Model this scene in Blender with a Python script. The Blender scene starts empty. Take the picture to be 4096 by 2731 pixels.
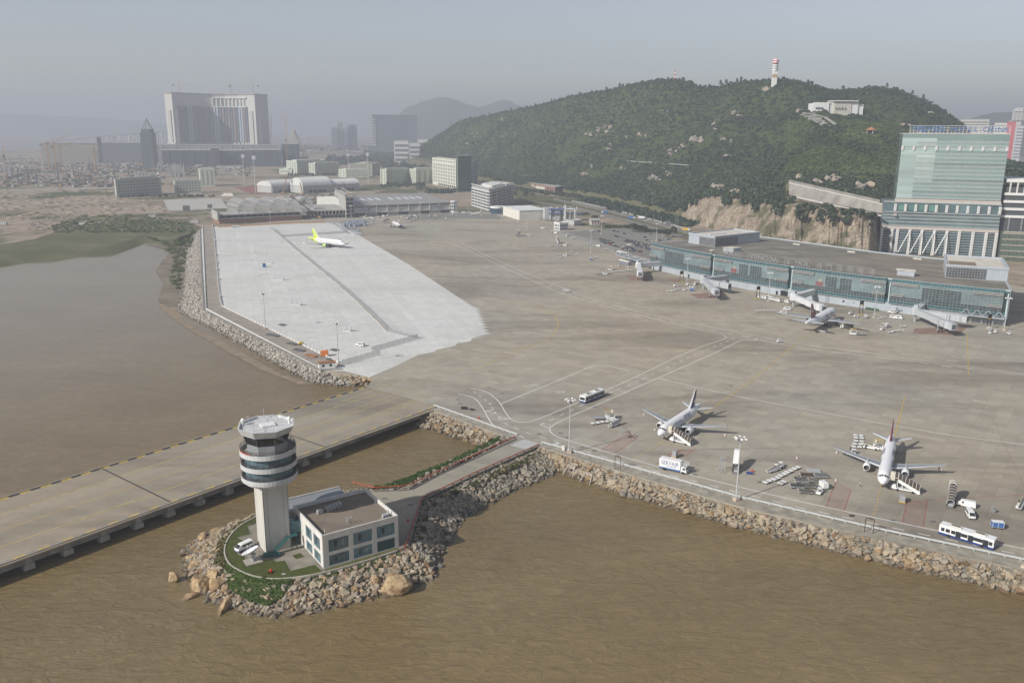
import bpy,bmesh,math,random
from mathutils import Vector,Matrix,noise
random.seed(7)
S=bpy.context.scene
COL=S.collection
R=math.radians
CAM_H,FOC,PIT,ROL=108.14,3373.6,0.246291,0.007057
_F=Vector((0,math.cos(PIT),-math.sin(PIT)));_U0=Vector((0,math.sin(PIT),math.cos(PIT)));_R0=Vector((1,0,0))
_R=_R0*math.cos(ROL) + _U0*math.sin(ROL);_U=_U0*math.cos(ROL) - _R0*math.sin(ROL)
cd=bpy.data.cameras.new('camera');cam=bpy.data.objects.new('camera',cd);COL.objects.link(cam)
m=Matrix(((_R.x,_U.x,-_F.x,0),(_R.y,_U.y,-_F.y,0),(_R.z,_U.z,-_F.z,CAM_H),(0,0,0,1)))
cam.matrix_world=m
cd.sensor_width=36;cd.sensor_fit='HORIZONTAL';cd.lens=FOC/4096*36;cd.clip_start=1;cd.clip_end=60000
S.camera=cam
SUN_EL,SHADOW_AZ=33.0,34.5
w=bpy.data.worlds.new('World');S.world=w;w.use_nodes=True
nt=w.node_tree;nt.nodes.clear()
sky=nt.nodes.new('ShaderNodeTexSky');sky.sky_type='NISHITA';sky.sun_disc=False
sky.sun_elevation=R(SUN_EL);sky.sun_rotation=R(270 - SHADOW_AZ);sky.altitude=50
sky.air_density=1.0;sky.dust_density=0.8;sky.ozone_density=1.2
hs=nt.nodes.new('ShaderNodeHueSaturation');hs.inputs['Saturation'].default_value=0.55;hs.inputs['Value'].default_value=1.0;hs.inputs['Hue'].default_value=0.508
bg=nt.nodes.new('ShaderNodeBackground');bg.inputs['Strength'].default_value=0.084
wo=nt.nodes.new('ShaderNodeOutputWorld')
nt.links.new(sky.outputs[0],hs.inputs['Color']);nt.links.new(hs.outputs[0],bg.inputs['Color']);nt.links.new(bg.outputs[0],wo.inputs['Surface'])
sd=bpy.data.lights.new('sun','SUN');sd.energy=4.5;sd.angle=R(0.6);sd.color=(1.0,0.955,0.89)
so=bpy.data.objects.new('sun',sd);COL.objects.link(so)
_s=Vector((math.cos(R(SHADOW_AZ))*math.cos(R(SUN_EL)),math.sin(R(SHADOW_AZ))*math.cos(R(SUN_EL)),-math.sin(R(SUN_EL))))
so.rotation_euler=_s.to_track_quat('-Z','Y').to_euler();so.location=(-300,-200,400)
S.view_settings.view_transform='Standard';S.view_settings.look='None';S.view_settings.gamma=1;S.view_settings.exposure=0.36
S.view_settings.use_curve_mapping=False
S.render.engine='CYCLES';S.cycles.use_denoising=True;S.cycles.max_bounces=6;S.cycles.diffuse_bounces=2;S.cycles.glossy_bounces=2
S.cycles.transparent_max_bounces=8;S.cycles.volume_bounces=1;S.cycles.caustics_reflective=False;S.cycles.caustics_refractive=False
S.cycles.sample_clamp_indirect=4

def d(x,y,z=0.0):
    px=x*4096/2352;py=y*4096/2352
    v=_F + _R*((px-2048)/FOC) - _U*((py-1365.5)/FOC)
    t=(z-CAM_H)/v.z
    return Vector((v.x*t,v.y*t,z))
def at(x,y,dist):
    px=x*4096/2352;py=y*4096/2352
    v=_F + _R*((px-2048)/FOC) - _U*((py-1365.5)/FOC)
    t=dist/math.hypot(v.x,v.y)
    return Vector((v.x*t,v.y*t,CAM_H+v.z*t))
def zr(ox,oy,s):
    f=lambda x,y,z=0.0:d((ox+x/s)*2352/4096,(oy+y/s)*2352/4096,z)
    f.px=lambda x,y:((ox+x/s)*2352/4096,(oy+y/s)*2352/4096)
    return f
KZ=2352/1024
zB=zr(1500,1500,KZ);zC=zr(2300,1500,3.36);zD=zr(3200,1600,2066/896);zE=zr(2500,1750,KZ);zT=zr(600,1600,1825/1024)
zN=zr(700,780,2059/1024);zG=zr(2200,800,KZ);zH=zr(3072,800,KZ);zI=zr(3072,200,KZ);zL=zr(0,250,KZ);zM=zr(1000,400,KZ)
zJ=zr(2000,200,KZ);zA=zr(0,1900,KZ);zP=zr(1100,560,3.92);zQ=zr(1700,560,3.92)

class NG:
    def __init__(s,name):
        s.m=bpy.data.materials.new(name);s.m.use_nodes=True;s.t=s.m.node_tree;s.t.nodes.clear()
        s.o=s.t.nodes.new('ShaderNodeOutputMaterial');s.b=s.t.nodes.new('ShaderNodeBsdfPrincipled')
        s.t.links.new(s.b.outputs[0],s.o.inputs['Surface'])
    def put(s,sock,v):
        if hasattr(v,'is_linked') or hasattr(v,'links'):s.t.links.new(v,sock)
        else:sock.default_value=v
    def n(s,typ,ins=None,out=0,**props):
        q=s.t.nodes.new('ShaderNode'+typ)
        for k,v in props.items():setattr(q,k,v)
        for k,v in (ins or {}).items():s.put(q.inputs[k],v)
        return q.outputs[out]
    def pos(s,rot=0,scale=(1,1,1),src='Object'):
        tc=s.t.nodes.new('ShaderNodeTexCoord')
        return s.n('Mapping',{0:tc.outputs[src],2:(0,0,rot),3:scale})
    def noise(s,vec,scale,detail=3,rough=.55,dist=0):return s.n('TexNoise',{'Vector':vec,'Scale':scale,'Detail':detail,'Roughness':rough,'Distortion':dist},0)
    def ma(s,op,a,b=0.0,c=0.0):return s.n('Math',{0:a,1:b,2:c},operation=op)
    def ramp(s,f,stops,interp='LINEAR'):
        q=s.t.nodes.new('ShaderNodeValToRGB');s.put(q.inputs[0],f);e=q.color_ramp.elements;q.color_ramp.interpolation=interp
        while len(e)<len(stops):e.new(0.5)
        for i,(p,c) in enumerate(stops):
            e[i].position=p;e[i].color=(c,c,c,1) if isinstance(c,(int,float)) else (*c,1)
        return q.outputs[0]
    def mix(s,f,a,b,mode='MIX'):return s.n('MixRGB',{0:f,1:a,2:b},blend_type=mode)
    def done(s,col,rough=.8,metal=0.0,spec=.3,bump=None,bs=.3,bd=.05):
        s.put(s.b.inputs['Base Color'],col);s.put(s.b.inputs['Roughness'],rough);s.put(s.b.inputs['Metallic'],metal);s.put(s.b.inputs['Specular IOR Level'],spec)
        if bump is not None:s.put(s.b.inputs['Normal'],s.n('Bump',{'Strength':bs,'Distance':bd,'Height':bump}))
        return s.m
def c4(c):return (c[0],c[1],c[2],1)
_mc={}
def mat(col,rough=.7,metal=0.0,var=.12,vs=.6,spec=.3,streak=False,obj=0.0,bump=0):
    key=(col,rough,metal,var,vs,spec,streak,obj,bump)
    if key in _mc:return _mc[key]
    g=NG('paint_%d' % len(_mc))
    p=g.pos(scale=(1,1,.15) if streak else (1,1,1))
    f=g.ramp(g.noise(p,vs,4),[(.25,1-var*1.6),(.75,1+var)])
    c=g.mix(1,c4(col),f,'MULTIPLY')
    if obj:
        oi=g.n('ObjectInfo',out=5)
        c=g.mix(1,c,g.ramp(oi,[(0,1-obj),(1,1+obj)]),'MULTIPLY')
    _mc[key]=g.done(c,rough,metal,spec,g.noise(p,vs*6,3) if bump else None,bump,.05)
    return _mc[key]
def concrete(name,col,ang,sx,sy,var=.1,stain=.5,stainc=(.06,.05,.045),joint=.25,jw=.012,rough=.85,lane=.08,ss=.02,tnt=1.0):
    g=NG(name);geo=g.t.nodes.new('ShaderNodeNewGeometry');p=g.n('Mapping',{0:geo.outputs['Position'],2:(0,0,R(ang))});q=g.n('SeparateXYZ',{0:p});sep=g.t.nodes[-1]
    ux=g.ma('DIVIDE',sep.outputs[0],sx);uy=g.ma('DIVIDE',sep.outputs[1],sy)
    fx=g.ma('FLOOR',ux);fy=g.ma('FLOOR',uy)
    idv=g.n('CombineXYZ',{0:fx,1:fy})
    rnd=g.n('TexWhiteNoise',{'Vector':idv},out=0,noise_dimensions='2D')
    ln=g.n('TexNoise',{'Vector':g.n('CombineXYZ',{0:g.ma('MULTIPLY',fx,.04),1:g.ma('MULTIPLY',fy,.6)}),'Scale':1.0,'Detail':2},0)
    v=g.ma('ADD',g.ma('MULTIPLY',g.ma('SUBTRACT',rnd,.5),var*2),g.ma('MULTIPLY',g.ma('SUBTRACT',ln,.5),lane*5))
    fine=g.noise(p,.35,6,.7);v=g.ma('ADD',v,g.ma('MULTIPLY',g.ma('SUBTRACT',fine,.5),.35))
    v=g.ma('ADD',v,1.0)
    c=g.mix(1,c4(col),v,'MULTIPLY')
    st=g.ramp(g.noise(g.n('Mapping',{0:geo.outputs['Position'],2:(0,0,R(ang)),3:(.5,1.6,1)}),ss,6,.65,.6),[(.48,0.0),(.68,1.0)])
    tint=g.ramp(g.noise(p,.006,3),[(.35,(1-.05*tnt,1-.01*tnt,1+.03*tnt)),(.65,(1+.05*tnt,1.0,1-.06*tnt))])
    c=g.mix(1,c,tint,'MULTIPLY')
    c=g.mix(g.ma('MULTIPLY',st,stain),c,c4(stainc))
    rub=g.ramp(g.noise(g.n('Mapping',{0:geo.outputs['Position'],2:(0,0,R(ang-14)),3:(.12,1.7,1)}),ss*3.2,6,.72,.5),[(.58,0.0),(.74,1.0)])
    c=g.mix(g.ma('MULTIPLY',rub,stain*.38),c,c4(stainc))
    if joint:
        ex=g.ma('ABSOLUTE',g.ma('SUBTRACT',g.ma('FRACT',ux),.5));ey=g.ma('ABSOLUTE',g.ma('SUBTRACT',g.ma('FRACT',uy),.5))
        jx=g.ma('GREATER_THAN',ex,.5-jw*5/sx);jy=g.ma('GREATER_THAN',ey,.5-jw*5/sy)
        c=g.mix(g.ma('MULTIPLY',g.ma('MAXIMUM',jx,jy),joint),c,(.05,.045,.04,1))
    return g.done(c,rough,0,.25,fine,.15,.03)
def glass(name,col,rough=.12,var=.25,vs=.08,metal=.25):
    g=NG(name);oi=g.n('ObjectInfo',out=5);p=g.pos()
    f=g.ramp(g.noise(p,vs,3),[(.3,1-var),(.7,1+var)])
    c=g.mix(1,c4(col),f,'MULTIPLY');c=g.mix(1,c,g.ramp(oi,[(0,.8),(1,1.25)]),'MULTIPLY')
    return g.done(c,rough,metal,.6)
class MB:
    def __init__(s):s.v=[];s.f=[];s.mi=[];s.k=0;s.T=None
    def add(s,vs,fs):
        b=len(s.v)
        s.v+=[tuple(s.T @ Vector(p)) for p in vs] if s.T is not None else [tuple(p) for p in vs]
        s.f+=[tuple(i+b for i in f) for f in fs];s.mi+=[s.k]*len(fs);return s
    def mat(s,k):s.k=k;return s
    def box(s,c,sz,rz=0.0,taper=1.0):
        cx,cy,cz=c;x,y,z=sz[0]/2,sz[1]/2,sz[2]/2;ca,sa=math.cos(rz),math.sin(rz);vs=[]
        for dz,t in ((-z,1),(z,taper)):
            for ax,ay in ((-x,-y),(x,-y),(x,y),(-x,y)):
                ax *= t;ay *= t;vs.append((cx+ax*ca-ay*sa,cy+ax*sa+ay*ca,cz+dz))
        return s.add(vs,[(0,3,2,1),(4,5,6,7),(0,1,5,4),(1,2,6,5),(2,3,7,6),(3,0,4,7)])
    def b2(s,a,b):return s.box([(a[i]+b[i])/2 for i in range(3)],[abs(b[i]-a[i]) for i in range(3)])
    def bar(s,a,b,w,h=None):
        a=Vector(a);b=Vector(b);h=h or w;dr=(b-a);L=dr.length
        if L<1e-6:return s
        dr /= L;up=Vector((0,0,1)) if abs(dr.z)<.95 else Vector((0,1,0));sd=dr.cross(up).normalized();up=sd.cross(dr)
        vs=[]
        for p in (a,b):
            for i,j in ((-1,-1),(1,-1),(1,1),(-1,1)):vs.append(p+sd*(i*w/2)+up*(j*h/2))
        return s.add(vs,[(0,1,2,3),(7,6,5,4),(0,4,5,1),(1,5,6,2),(2,6,7,3),(3,7,4,0)])
    def cyl(s,a,b,r0,r1=None,n=8,cap=True):
        a=Vector(a);b=Vector(b);r1=r0 if r1 is None else r1;dr=(b-a).normalized()
        up=Vector((0,0,1)) if abs(dr.z)<.95 else Vector((1,0,0));sd=dr.cross(up).normalized();up=sd.cross(dr);vs=[]
        for p,r in ((a,r0),(b,r1)):
            for i in range(n):
                t=2*math.pi*i/n;vs.append(p+sd*(r*math.cos(t))+up*(r*math.sin(t)))
        fs=[(i,(i+1) % n,n+(i+1) % n,n+i) for i in range(n)]
        if cap:fs+=[tuple(range(n))[::-1],tuple(range(n,2*n))]
        return s.add(vs,fs)
    def lathe(s,prof,n=16,c=(0,0),off=0.0,cap=True):
        vs=[];fs=[]
        for r,z in prof:
            for i in range(n):
                t=2*math.pi*(i+off)/n;vs.append((c[0]+r*math.cos(t),c[1]+r*math.sin(t),z))
        for k in range(len(prof)-1):
            for i in range(n):fs.append((k*n+i,k*n+(i+1) % n,(k+1)*n+(i+1) % n,(k+1)*n+i))
        if cap:fs+=[tuple(range(n))[::-1],tuple(range((len(prof)-1)*n,len(prof)*n))]
        return s.add(vs,fs)
    def loft(s,rings,cap=True):
        n=len(rings[0]);vs=[p for r in rings for p in r];fs=[]
        for k in range(len(rings)-1):
            for i in range(n):fs.append((k*n+i,k*n+(i+1) % n,(k+1)*n+(i+1) % n,(k+1)*n+i))
        if cap:fs+=[tuple(range(n))[::-1],tuple(range((len(rings)-1)*n,len(rings)*n))]
        return s.add(vs,fs)
    def prism(s,poly,z0,z1):
        n=len(poly);vs=[(p[0],p[1],z0) for p in poly]+[(p[0],p[1],z1) for p in poly]
        a=sum(poly[i][0]*poly[(i+1) % n][1]-poly[(i+1) % n][0]*poly[i][1] for i in range(n))
        fs=[tuple(range(n))[::-1],tuple(range(n,2*n))]+[(i,(i+1) % n,n+(i+1) % n,n+i) for i in range(n)]
        if a<0:fs=[f[::-1] for f in fs]
        return s.add(vs,fs)
    def quad(s,a,b,c,e):return s.add([a,b,c,e],[(0,1,2,3)])
    def poly(s,pts):return s.add(pts,[tuple(range(len(pts)))])
    def strip(s,pts,wd,z=None,close=False):
        pts=[Vector(p) for p in pts];n=len(pts);L=[]
        for i,p in enumerate(pts):
            a=pts[i-1] if (i or close) else p;b=pts[(i+1) % n] if (i<n-1 or close) else p
            t=(b-a);t.z=0
            if t.length<1e-6:t=Vector((1,0,0))
            t.normalize();nrm=Vector((-t.y,t.x,0));zz=p.z if z is None else z
            L+=[(p.x+nrm.x*wd/2,p.y+nrm.y*wd/2,zz),(p.x-nrm.x*wd/2,p.y-nrm.y*wd/2,zz)]
        k=n if close else n-1
        return s.add(L,[(2*i,2*i+1,(2*i+3) % (2*n),(2*i+2) % (2*n)) for i in range(k)])
    def wallstrip(s,pts,z0,z1,th):
        for a,b in zip(pts,pts[1:]):
            a=Vector((a[0],a[1],(z0+z1)/2));b=Vector((b[0],b[1],(z0+z1)/2));s.bar(a,b,th,z1-z0)
        return s
    def mesh(s,name,mats=None,smooth=False):
        me=bpy.data.meshes.new(name);me.from_pydata(s.v,[],s.f);me.validate(clean_customdata=False)
        for q in (mats or []):me.materials.append(q)
        if len(s.mi)==len(me.polygons):me.polygons.foreach_set('material_index',s.mi)
        if smooth:
            me.polygons.foreach_set('use_smooth',[True]*len(me.polygons))
        me.update();return me
    def build(s,name,mats,parent=None,smooth=False,tri=False,autos=None):
        mats=mats if isinstance(mats,(list,tuple)) else [mats]
        me=s.mesh(name,mats,smooth)
        if tri:
            bm=bmesh.new();bm.from_mesh(me);bmesh.ops.triangulate(bm,faces=bm.faces[:]);bm.to_mesh(me);bm.free()
        if autos:me.set_sharp_from_angle(angle=R(autos))
        return put(name,me,parent)
def put(name,me,parent=None,loc=None,rz=0.0):
    o=bpy.data.objects.new(name,me);COL.objects.link(o)
    if parent is not None:o.parent=parent
    if loc is not None:o.location=loc
    if rz:o.rotation_euler=(0,0,rz)
    return o
def tag(o,label,cat,group=None):
    o['label']=label;o['category']=cat
    if group:o['group']=group
    return o
def thing(name,label,cat,loc=(0,0,0),rz=0.0,group=None):
    o=bpy.data.objects.new(name,None);COL.objects.link(o);o.location=loc;o.rotation_euler=(0,0,rz);o.empty_display_size=.5
    return tag(o,label,cat,group)
def dup(root,loc,rz,label,group=None):
    r=root.copy();COL.objects.link(r);r.location=loc;r.rotation_euler=(0,0,rz);r['label']=label
    if group:r['group']=group
    for ch in root.children:
        c=ch.copy();COL.objects.link(c);c.parent=r
        for gch in ch.children:
            e=gch.copy();COL.objects.link(e);e.parent=c
    return r
def structure(o):o['kind']='structure';return o
def stuff(o):o['kind']='stuff';return o
def sheet(name,pts,z,material,parent=None,skirt=0.0):
    b=MB()
    if skirt:b.prism([(p[0],p[1]) for p in pts],z-skirt,z)
    else:
        a=sum(pts[i][0]*pts[(i+1) % len(pts)][1]-pts[(i+1) % len(pts)][0]*pts[i][1] for i in range(len(pts)))
        b.poly([(p[0],p[1],z) for p in (pts if a>0 else pts[::-1])])
    return b.build(name,material,parent,tri=True)
def heading(a,b):return math.atan2(b[1]-a[1],b[0]-a[0])
def lerp(a,b,t):return Vector(a)*(1-t)+Vector(b)*t
def along(pts,step):
    out=[];acc=0.0
    for a,b in zip(pts,pts[1:]):
        a=Vector(a);b=Vector(b);L=(b-a).length;t=acc
        while t<L:out.append((a+(b-a)*(t/L),heading(a,b)));t+=step
        acc=t-L
    return out
def smoothline(pts,k=6):
    P=[Vector(p) for p in pts];P=[P[0]*2-P[1]]+P+[P[-1]*2-P[-2]];out=[]
    for i in range(1,len(P)-2):
        for j in range(k):
            t=j/k;out.append(.5*((2*P[i])+(P[i+1]-P[i-1])*t+(2*P[i-1]-5*P[i]+4*P[i+1]-P[i+2])*t*t+(3*P[i]-P[i-1]-3*P[i+1]+P[i+2])*t*t*t))
    out.append(P[-2]);return out
_tx={}
def text_mesh(s,size=1.0,extrude=.03,font=None):
    key=(s,size,extrude)
    if key in _tx:return _tx[key]
    cu=bpy.data.curves.new('lettering','FONT');cu.body=s;cu.size=size;cu.extrude=extrude;cu.align_x='CENTER';cu.align_y='CENTER';cu.resolution_u=2
    o=bpy.data.objects.new('lettering',cu);COL.objects.link(o)
    dg=bpy.context.evaluated_depsgraph_get();me=bpy.data.meshes.new_from_object(o.evaluated_get(dg));bpy.data.objects.remove(o);bpy.data.curves.remove(cu)
    _tx[key]=me;return me
def lettering(s,size,mtl,parent,loc,rot,extrude=.03,name='lettering',squash=1.0):
    me=text_mesh(s,size,extrude)
    if not me.materials:me.materials.append(mtl)
    o=put(name,me,parent,loc);o.rotation_euler=rot;o.scale=(squash,1,1);return o
for _t in (('STOP',2.2,0.0),('SERVAIR',2.1,.01),('VIVA',3.2,.01),('vivamacau.com',1.3,.01),
           ('AIR MACAU',1.1,.01),('澳門航空',1.5,.01),('Menzies',3.4,.05),('澳門科技大學',2.6,.03),*[(ch,5.2,.15) for ch in sorted(set('AEROPORTOINTERNACIONALDEMACAU'))],*[(ch,4.2,.12) for ch in '澳門國際機場'],*[(ch,6.0,.1) for ch in sorted(set('中國大酒店HOTELCHINA'))]):text_mesh(*_t)
WZ=-4.5
def water_mat():
    g=NG('silty_water');tc=g.t.nodes.new('ShaderNodeTexCoord')
    p=g.n('Mapping',{0:tc.outputs['Object'],2:(0,0,R(-28)),3:(.45,1.0,1)})
    w1=g.noise(p,.42,5,.66,1.2);w2=g.noise(p,1.9,4,.65,.4);w3=g.noise(g.pos(),.02,4,.6)
    h=g.ma('ADD',g.ma('MULTIPLY',w1,1.0),g.ma('MULTIPLY',w2,.28))
    silt=g.ramp(w3,[(.3,(.172,.122,.054)),(.55,(.190,.138,.064)),(.75,(.206,.153,.077))])
    crest=g.ramp(h,[(.42,.80),(.85,1.12)])
    col=g.mix(1,silt,crest,'MULTIPLY')
    g.n('SeparateXYZ',{0:tc.outputs['Object']});sx=g.t.nodes[-1]
    side=g.ma('ADD',g.ma('MULTIPLY',sx.outputs[0],-.79),g.ma('MULTIPLY',sx.outputs[1],.613))
    calm=g.n('MapRange',{0:side,1:200.0,2:430.0,3:1.0,4:0.14})
    streak=g.ramp(g.noise(g.pos(rot=R(-35),scale=(.25,1,1)),.035,5,.6,.5),[(.35,.93),(.65,1.08)])
    col=g.mix(1,col,streak,'MULTIPLY')
    return g.done(col,g.ma('MULTIPLY_ADD',calm,.08,.13),0,.5,g.ma('MULTIPLY',h,calm),.7,.8)
WATER=water_mat()
sheet('sea',[(-9500,-400),(9500,-400),(9500,11500),(-9500,11500)],WZ,WATER)
structure(bpy.data.objects['sea'])

def earth_mat():
    g=NG('bare_earth');p=g.pos();a=g.noise(p,.006,7,.65,.4);b=g.noise(p,.05,5,.6)
    dirt=g.ramp(b,[(.3,(.19,.145,.105)),(.5,(.29,.235,.178)),(.75,(.39,.33,.265))])
    veg=g.ramp(g.noise(p,.03,5,.7),[(.3,(.045,.06,.02)),(.7,(.10,.11,.045))])
    c=g.mix(g.ramp(a,[(.50,0.0),(.60,1.0)]),dirt,veg)
    return g.done(c,.95,0,.1,b,.4,.3)
EARTH=earth_mat()
ASPH=concrete('asphalt',(.115,.112,.105),-48,6,30,.02,.35,(.05,.05,.05),0,lane=.02)
OLD=concrete('worn_apron_concrete',(.335,.300,.242),36,5.2,4.6,.09,.72,(.12,.105,.086),.30,.010,ss=.011,lane=.06)
NEW=concrete('new_apron_concrete',(.56,.56,.535),71.5,6,5,.05,.4,(.40,.40,.38),.28,.012,ss=.018,lane=.05,tnt=.15)
ROADC=concrete('road_concrete',(.30,.27,.215),36,40,4.5,.05,.4,(.15,.13,.10),.25,.008,ss=.03)
DARKC=mat((.16,.145,.12),.9,0,.25,.5)
PAVE=mat((.25,.225,.185),.9,0,.18,.3)
SEAW=[Vector((9.2,279.4,0)),Vector((38.8,254.4,0)),Vector((68.5,230.6,0)),Vector((101.5,211.0,0)),Vector((131.6,194.8,0)),Vector((230,140,0)),Vector((420,30,0))]
PONDT=[Vector((-0.9,287.4,0)),Vector((-32.7,319.6,0))]
BR_N0,BR_N1=Vector((-129.3,193.1,0)),Vector((-28.0,321.5,0))
_bd=Vector((.613,.790,0)).normalized();_bn=Vector((-_bd.y,_bd.x,0))
BR_W=43.4
BR_F1=BR_N1+_bn*BR_W
NW=[zN(1345,1400),zN(1180,1412),zN(235,925),zN(215,600),zN(203,270)]
land=[(NW[4].x,NW[4].y),(-300,1010)]
shore=[d(435,510),d(428,560),d(395,573),d(360,562),d(335,560),d(310,570),d(255,590),d(190,592),d(120,603),d(60,606),d(0,616),d(-200,640)]
shore=[d(*q,WZ) for q in [(440,510),(432,560),(395,573),(360,562),(335,560),(310,570),(255,590),(190,592),(120,603),(60,606),(0,616),(-200,640)]]
shin=[p+Vector((p.x,p.y,0)).normalized()*42 for p in shore]
shin[0]=Vector((NW[4].x-1,NW[4].y+10,0))
gpts=[(p.x,p.y) for p in shin]
gpts+=[(-9000,2200),(-9000,11000),(9000,11000),(9000,-300),(1500,-300),(420,30),(430,60),(250,300),(160,420),(60,600),(-60,800),(-200,950),(-305,960)]
ground=structure(sheet('ground',gpts,-.35,EARTH,skirt=4.6))
BANKM=None
def bank(name,top,out,z0,z1,m,rows=5,rough=.5):
    b=MB();n=len(top);V=[]
    for k in range(rows+1):
        t=k/rows
        for i in range(n):
            p=lerp(top[i],out[i],t);z=z0+(z1-z0)*t
            q=noise.noise(Vector((p.x*.2,p.y*.2,k*1.7)))*rough if 0<k<rows else 0
            V.append((p.x,p.y,z+q))
    F=[(k*n+i,k*n+i+1,(k+1)*n+i+1,(k+1)*n+i) for k in range(rows) for i in range(n-1)]
    b.add(V,F);o=b.build(name,m,smooth=True);return structure(o)

MARSH=None

ap=[(p.x,p.y) for p in SEAW]+[(700,20),(760,420),(420,480),(330,700),(200,800),(60,1010),(-40,1150),(-215,1100),*[(p.x+2,p.y) for p in NW[:0:-1]]]
ap+=[(-62,362),(BR_F1.x,BR_F1.y),(BR_N1.x,BR_N1.y),(PONDT[1].x,PONDT[1].y),(PONDT[0].x,PONDT[0].y),(2.3,289.1)]
apron=structure(sheet('apron',ap,0.0,OLD,skirt=5.2))
zz=[]
za,zb=zN(2290,980),zN(1560,1475)
a0=d(1118,765);a1=d(968,812)
base=[d(775,512),d(935,605),d(1005,651),d(1050,681)]
tooth=[]
N=10
p0,p1=d(1088,705),d(1113,768)
for i in range(N+1):
    q=lerp(p0,p1,i/N);tooth.append(q)
    if i<N:
        q2=lerp(p0,p1,(i+.9)/N);tooth.append(q2+Vector((3.4,1.6,0)))
napr=base+tooth+[d(1085,777),d(1080,784),d(1050,788),d(1046,794),d(1003,803),d(998,808),d(960,815),d(905,842),d(848,866),d(790,852),d(745,851)]+[lerp(NW[1],NW[2],t) for t in (.05,1)]+[NW[3],NW[4],d(500,520),d(640,514)]
newap=structure(sheet('new_apron',napr,.012,NEW,skirt=5.0))
pr_in=[zN(1310,1345),zN(375,893),zN(355,800),zN(312,300),zN(300,240)]
pr_out=[zN(1165,1395),zN(250,915),zN(243,760),zN(225,300),zN(222,250)]
structure(sheet('perimeter_road',pr_in+pr_out[::-1],.03,mat((.30,.265,.225),.9,0,.16,.12)))
b=MB();b.wallstrip(pr_out,.0,.55,.5)
structure(b.build('sea_wall_kerb',mat((.52,.51,.48),.8)))
b=MB();
for a,c in zip(pr_in[:-1],pr_in[1:]):
    for p,h in along([a,c],4.2):b.box((p.x,p.y,.45),(3.6,.45,.9),h)
structure(b.build('sea_wall_kerb',mat((.55,.55,.53),.8)))
b=MB();b.wallstrip([p+Vector((0,0,0)) for p in NW],-.9,.35,.8)
structure(b.build('sea_wall_kerb',mat((.20,.19,.17),.9,0,.3,.3)))

bridge=thing('taxiway_bridge','long concrete taxiway bridge on piers crossing the brown water behind the control tower','bridge')
_ext=BR_N0-_bd*80
BRP=[(_ext.x,_ext.y),(BR_N1.x,BR_N1.y),(BR_F1.x,BR_F1.y),((_ext+_bn*BR_W).x,(_ext+_bn*BR_W).y)]
BRC=concrete('bridge_concrete',(.295,.252,.192),-52.2,30,6,.05,.55,(.12,.10,.08),.2,.004,ss=.03)
sheet('deck',BRP,.006,BRC,bridge,skirt=.5)
BEAM=mat((.235,.225,.205),.9,0,.3,.25,streak=True)
LB=(BR_N1-_ext).length
def bp(s,t,z=0.0):q=_ext+_bd*s+_bn*t;return Vector((q.x,q.y,z))
for t in (.45,BR_W-.45):
    MB().bar(bp(0,t,-1.25),bp(LB,t,-1.25),.8,1.5).build('edge_beam',BEAM,bridge)
    MB().bar(bp(0,t,.08),bp(LB,t,.08),.55,.36).build('kerb',mat((.30,.26,.21),.9,0,.2,.4),bridge)
PIER=mat((.33,.315,.285),.9,0,.25,.4,streak=True)
k0=(zA(245,812,-2.6)-_ext).dot(_bd)
k1=(zA(1540,330,-2.6)-_ext).dot(_bd)
sp=(k1-k0)/4
for i in range(-1,11):
    s=k0+i*sp
    if s<5 or s>LB-4:continue
    b=MB();b.bar(bp(s,-.5,-2.9),bp(s,BR_W+.5,-2.9),2.6,1.5)
    b.bar(bp(s,-.05,-1.4),bp(s,1.2,-1.4),1.5,2.4).bar(bp(s,BR_W-1.2,-1.4),bp(s,BR_W+.05,-1.4),1.5,2.4)
    b.build('pier_cap',PIER,bridge)
    for t in (2.5,12,22,32,41):MB().cyl(bp(s,t,-8),bp(s,t,-3.4),.9,n=10).build('pile',PIER,bridge)
YEL=mat((.52,.36,.055),.8,0,.2,.5);YEL2=mat((.40,.33,.13),.85,0,.25,.4);WHT=mat((.66,.65,.62),.8,0,.15,.5);RED=mat((.31,.10,.085),.85,0,.3,.4)
GREYP=mat((.22,.225,.23),.85,0,.2,.5)
for t0,nm in ((1.3,0),(BR_W-1.3,1)):
    b=MB();q=0
    n=int(LB/3.1)
    for i in range(n):
        s=i*3.1
        b.mat(0 if i % 2 else 1);b.add([bp(s,t0-.45,.03),bp(s+2.9,t0-.45,.03),bp(s+2.9,t0+.45,.03),bp(s,t0+.45,.03)],[(0,1,2,3)])
    b.build('edge_marking',[YEL,GREYP] if not nm else [YEL,mat((.05,.05,.05),.9)],bridge)
for t,wd in ((10.6,.55),(20.9,.22),(31.6,.55)):
    MB().strip([bp(0,t,.026),bp(LB,t,.026)],wd).build('painted_line',YEL2 if wd>.3 else YEL,bridge)
sj=(zA(1330,130)-_ext).dot(_bd)
for s in (sj,sj-59,sj+58):
    if 0<s<LB:MB().strip([bp(s,.5,.032),bp(s,BR_W-.5,.032)],.5).build('expansion_joint',mat((.04,.04,.04),.8),bridge)

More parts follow.
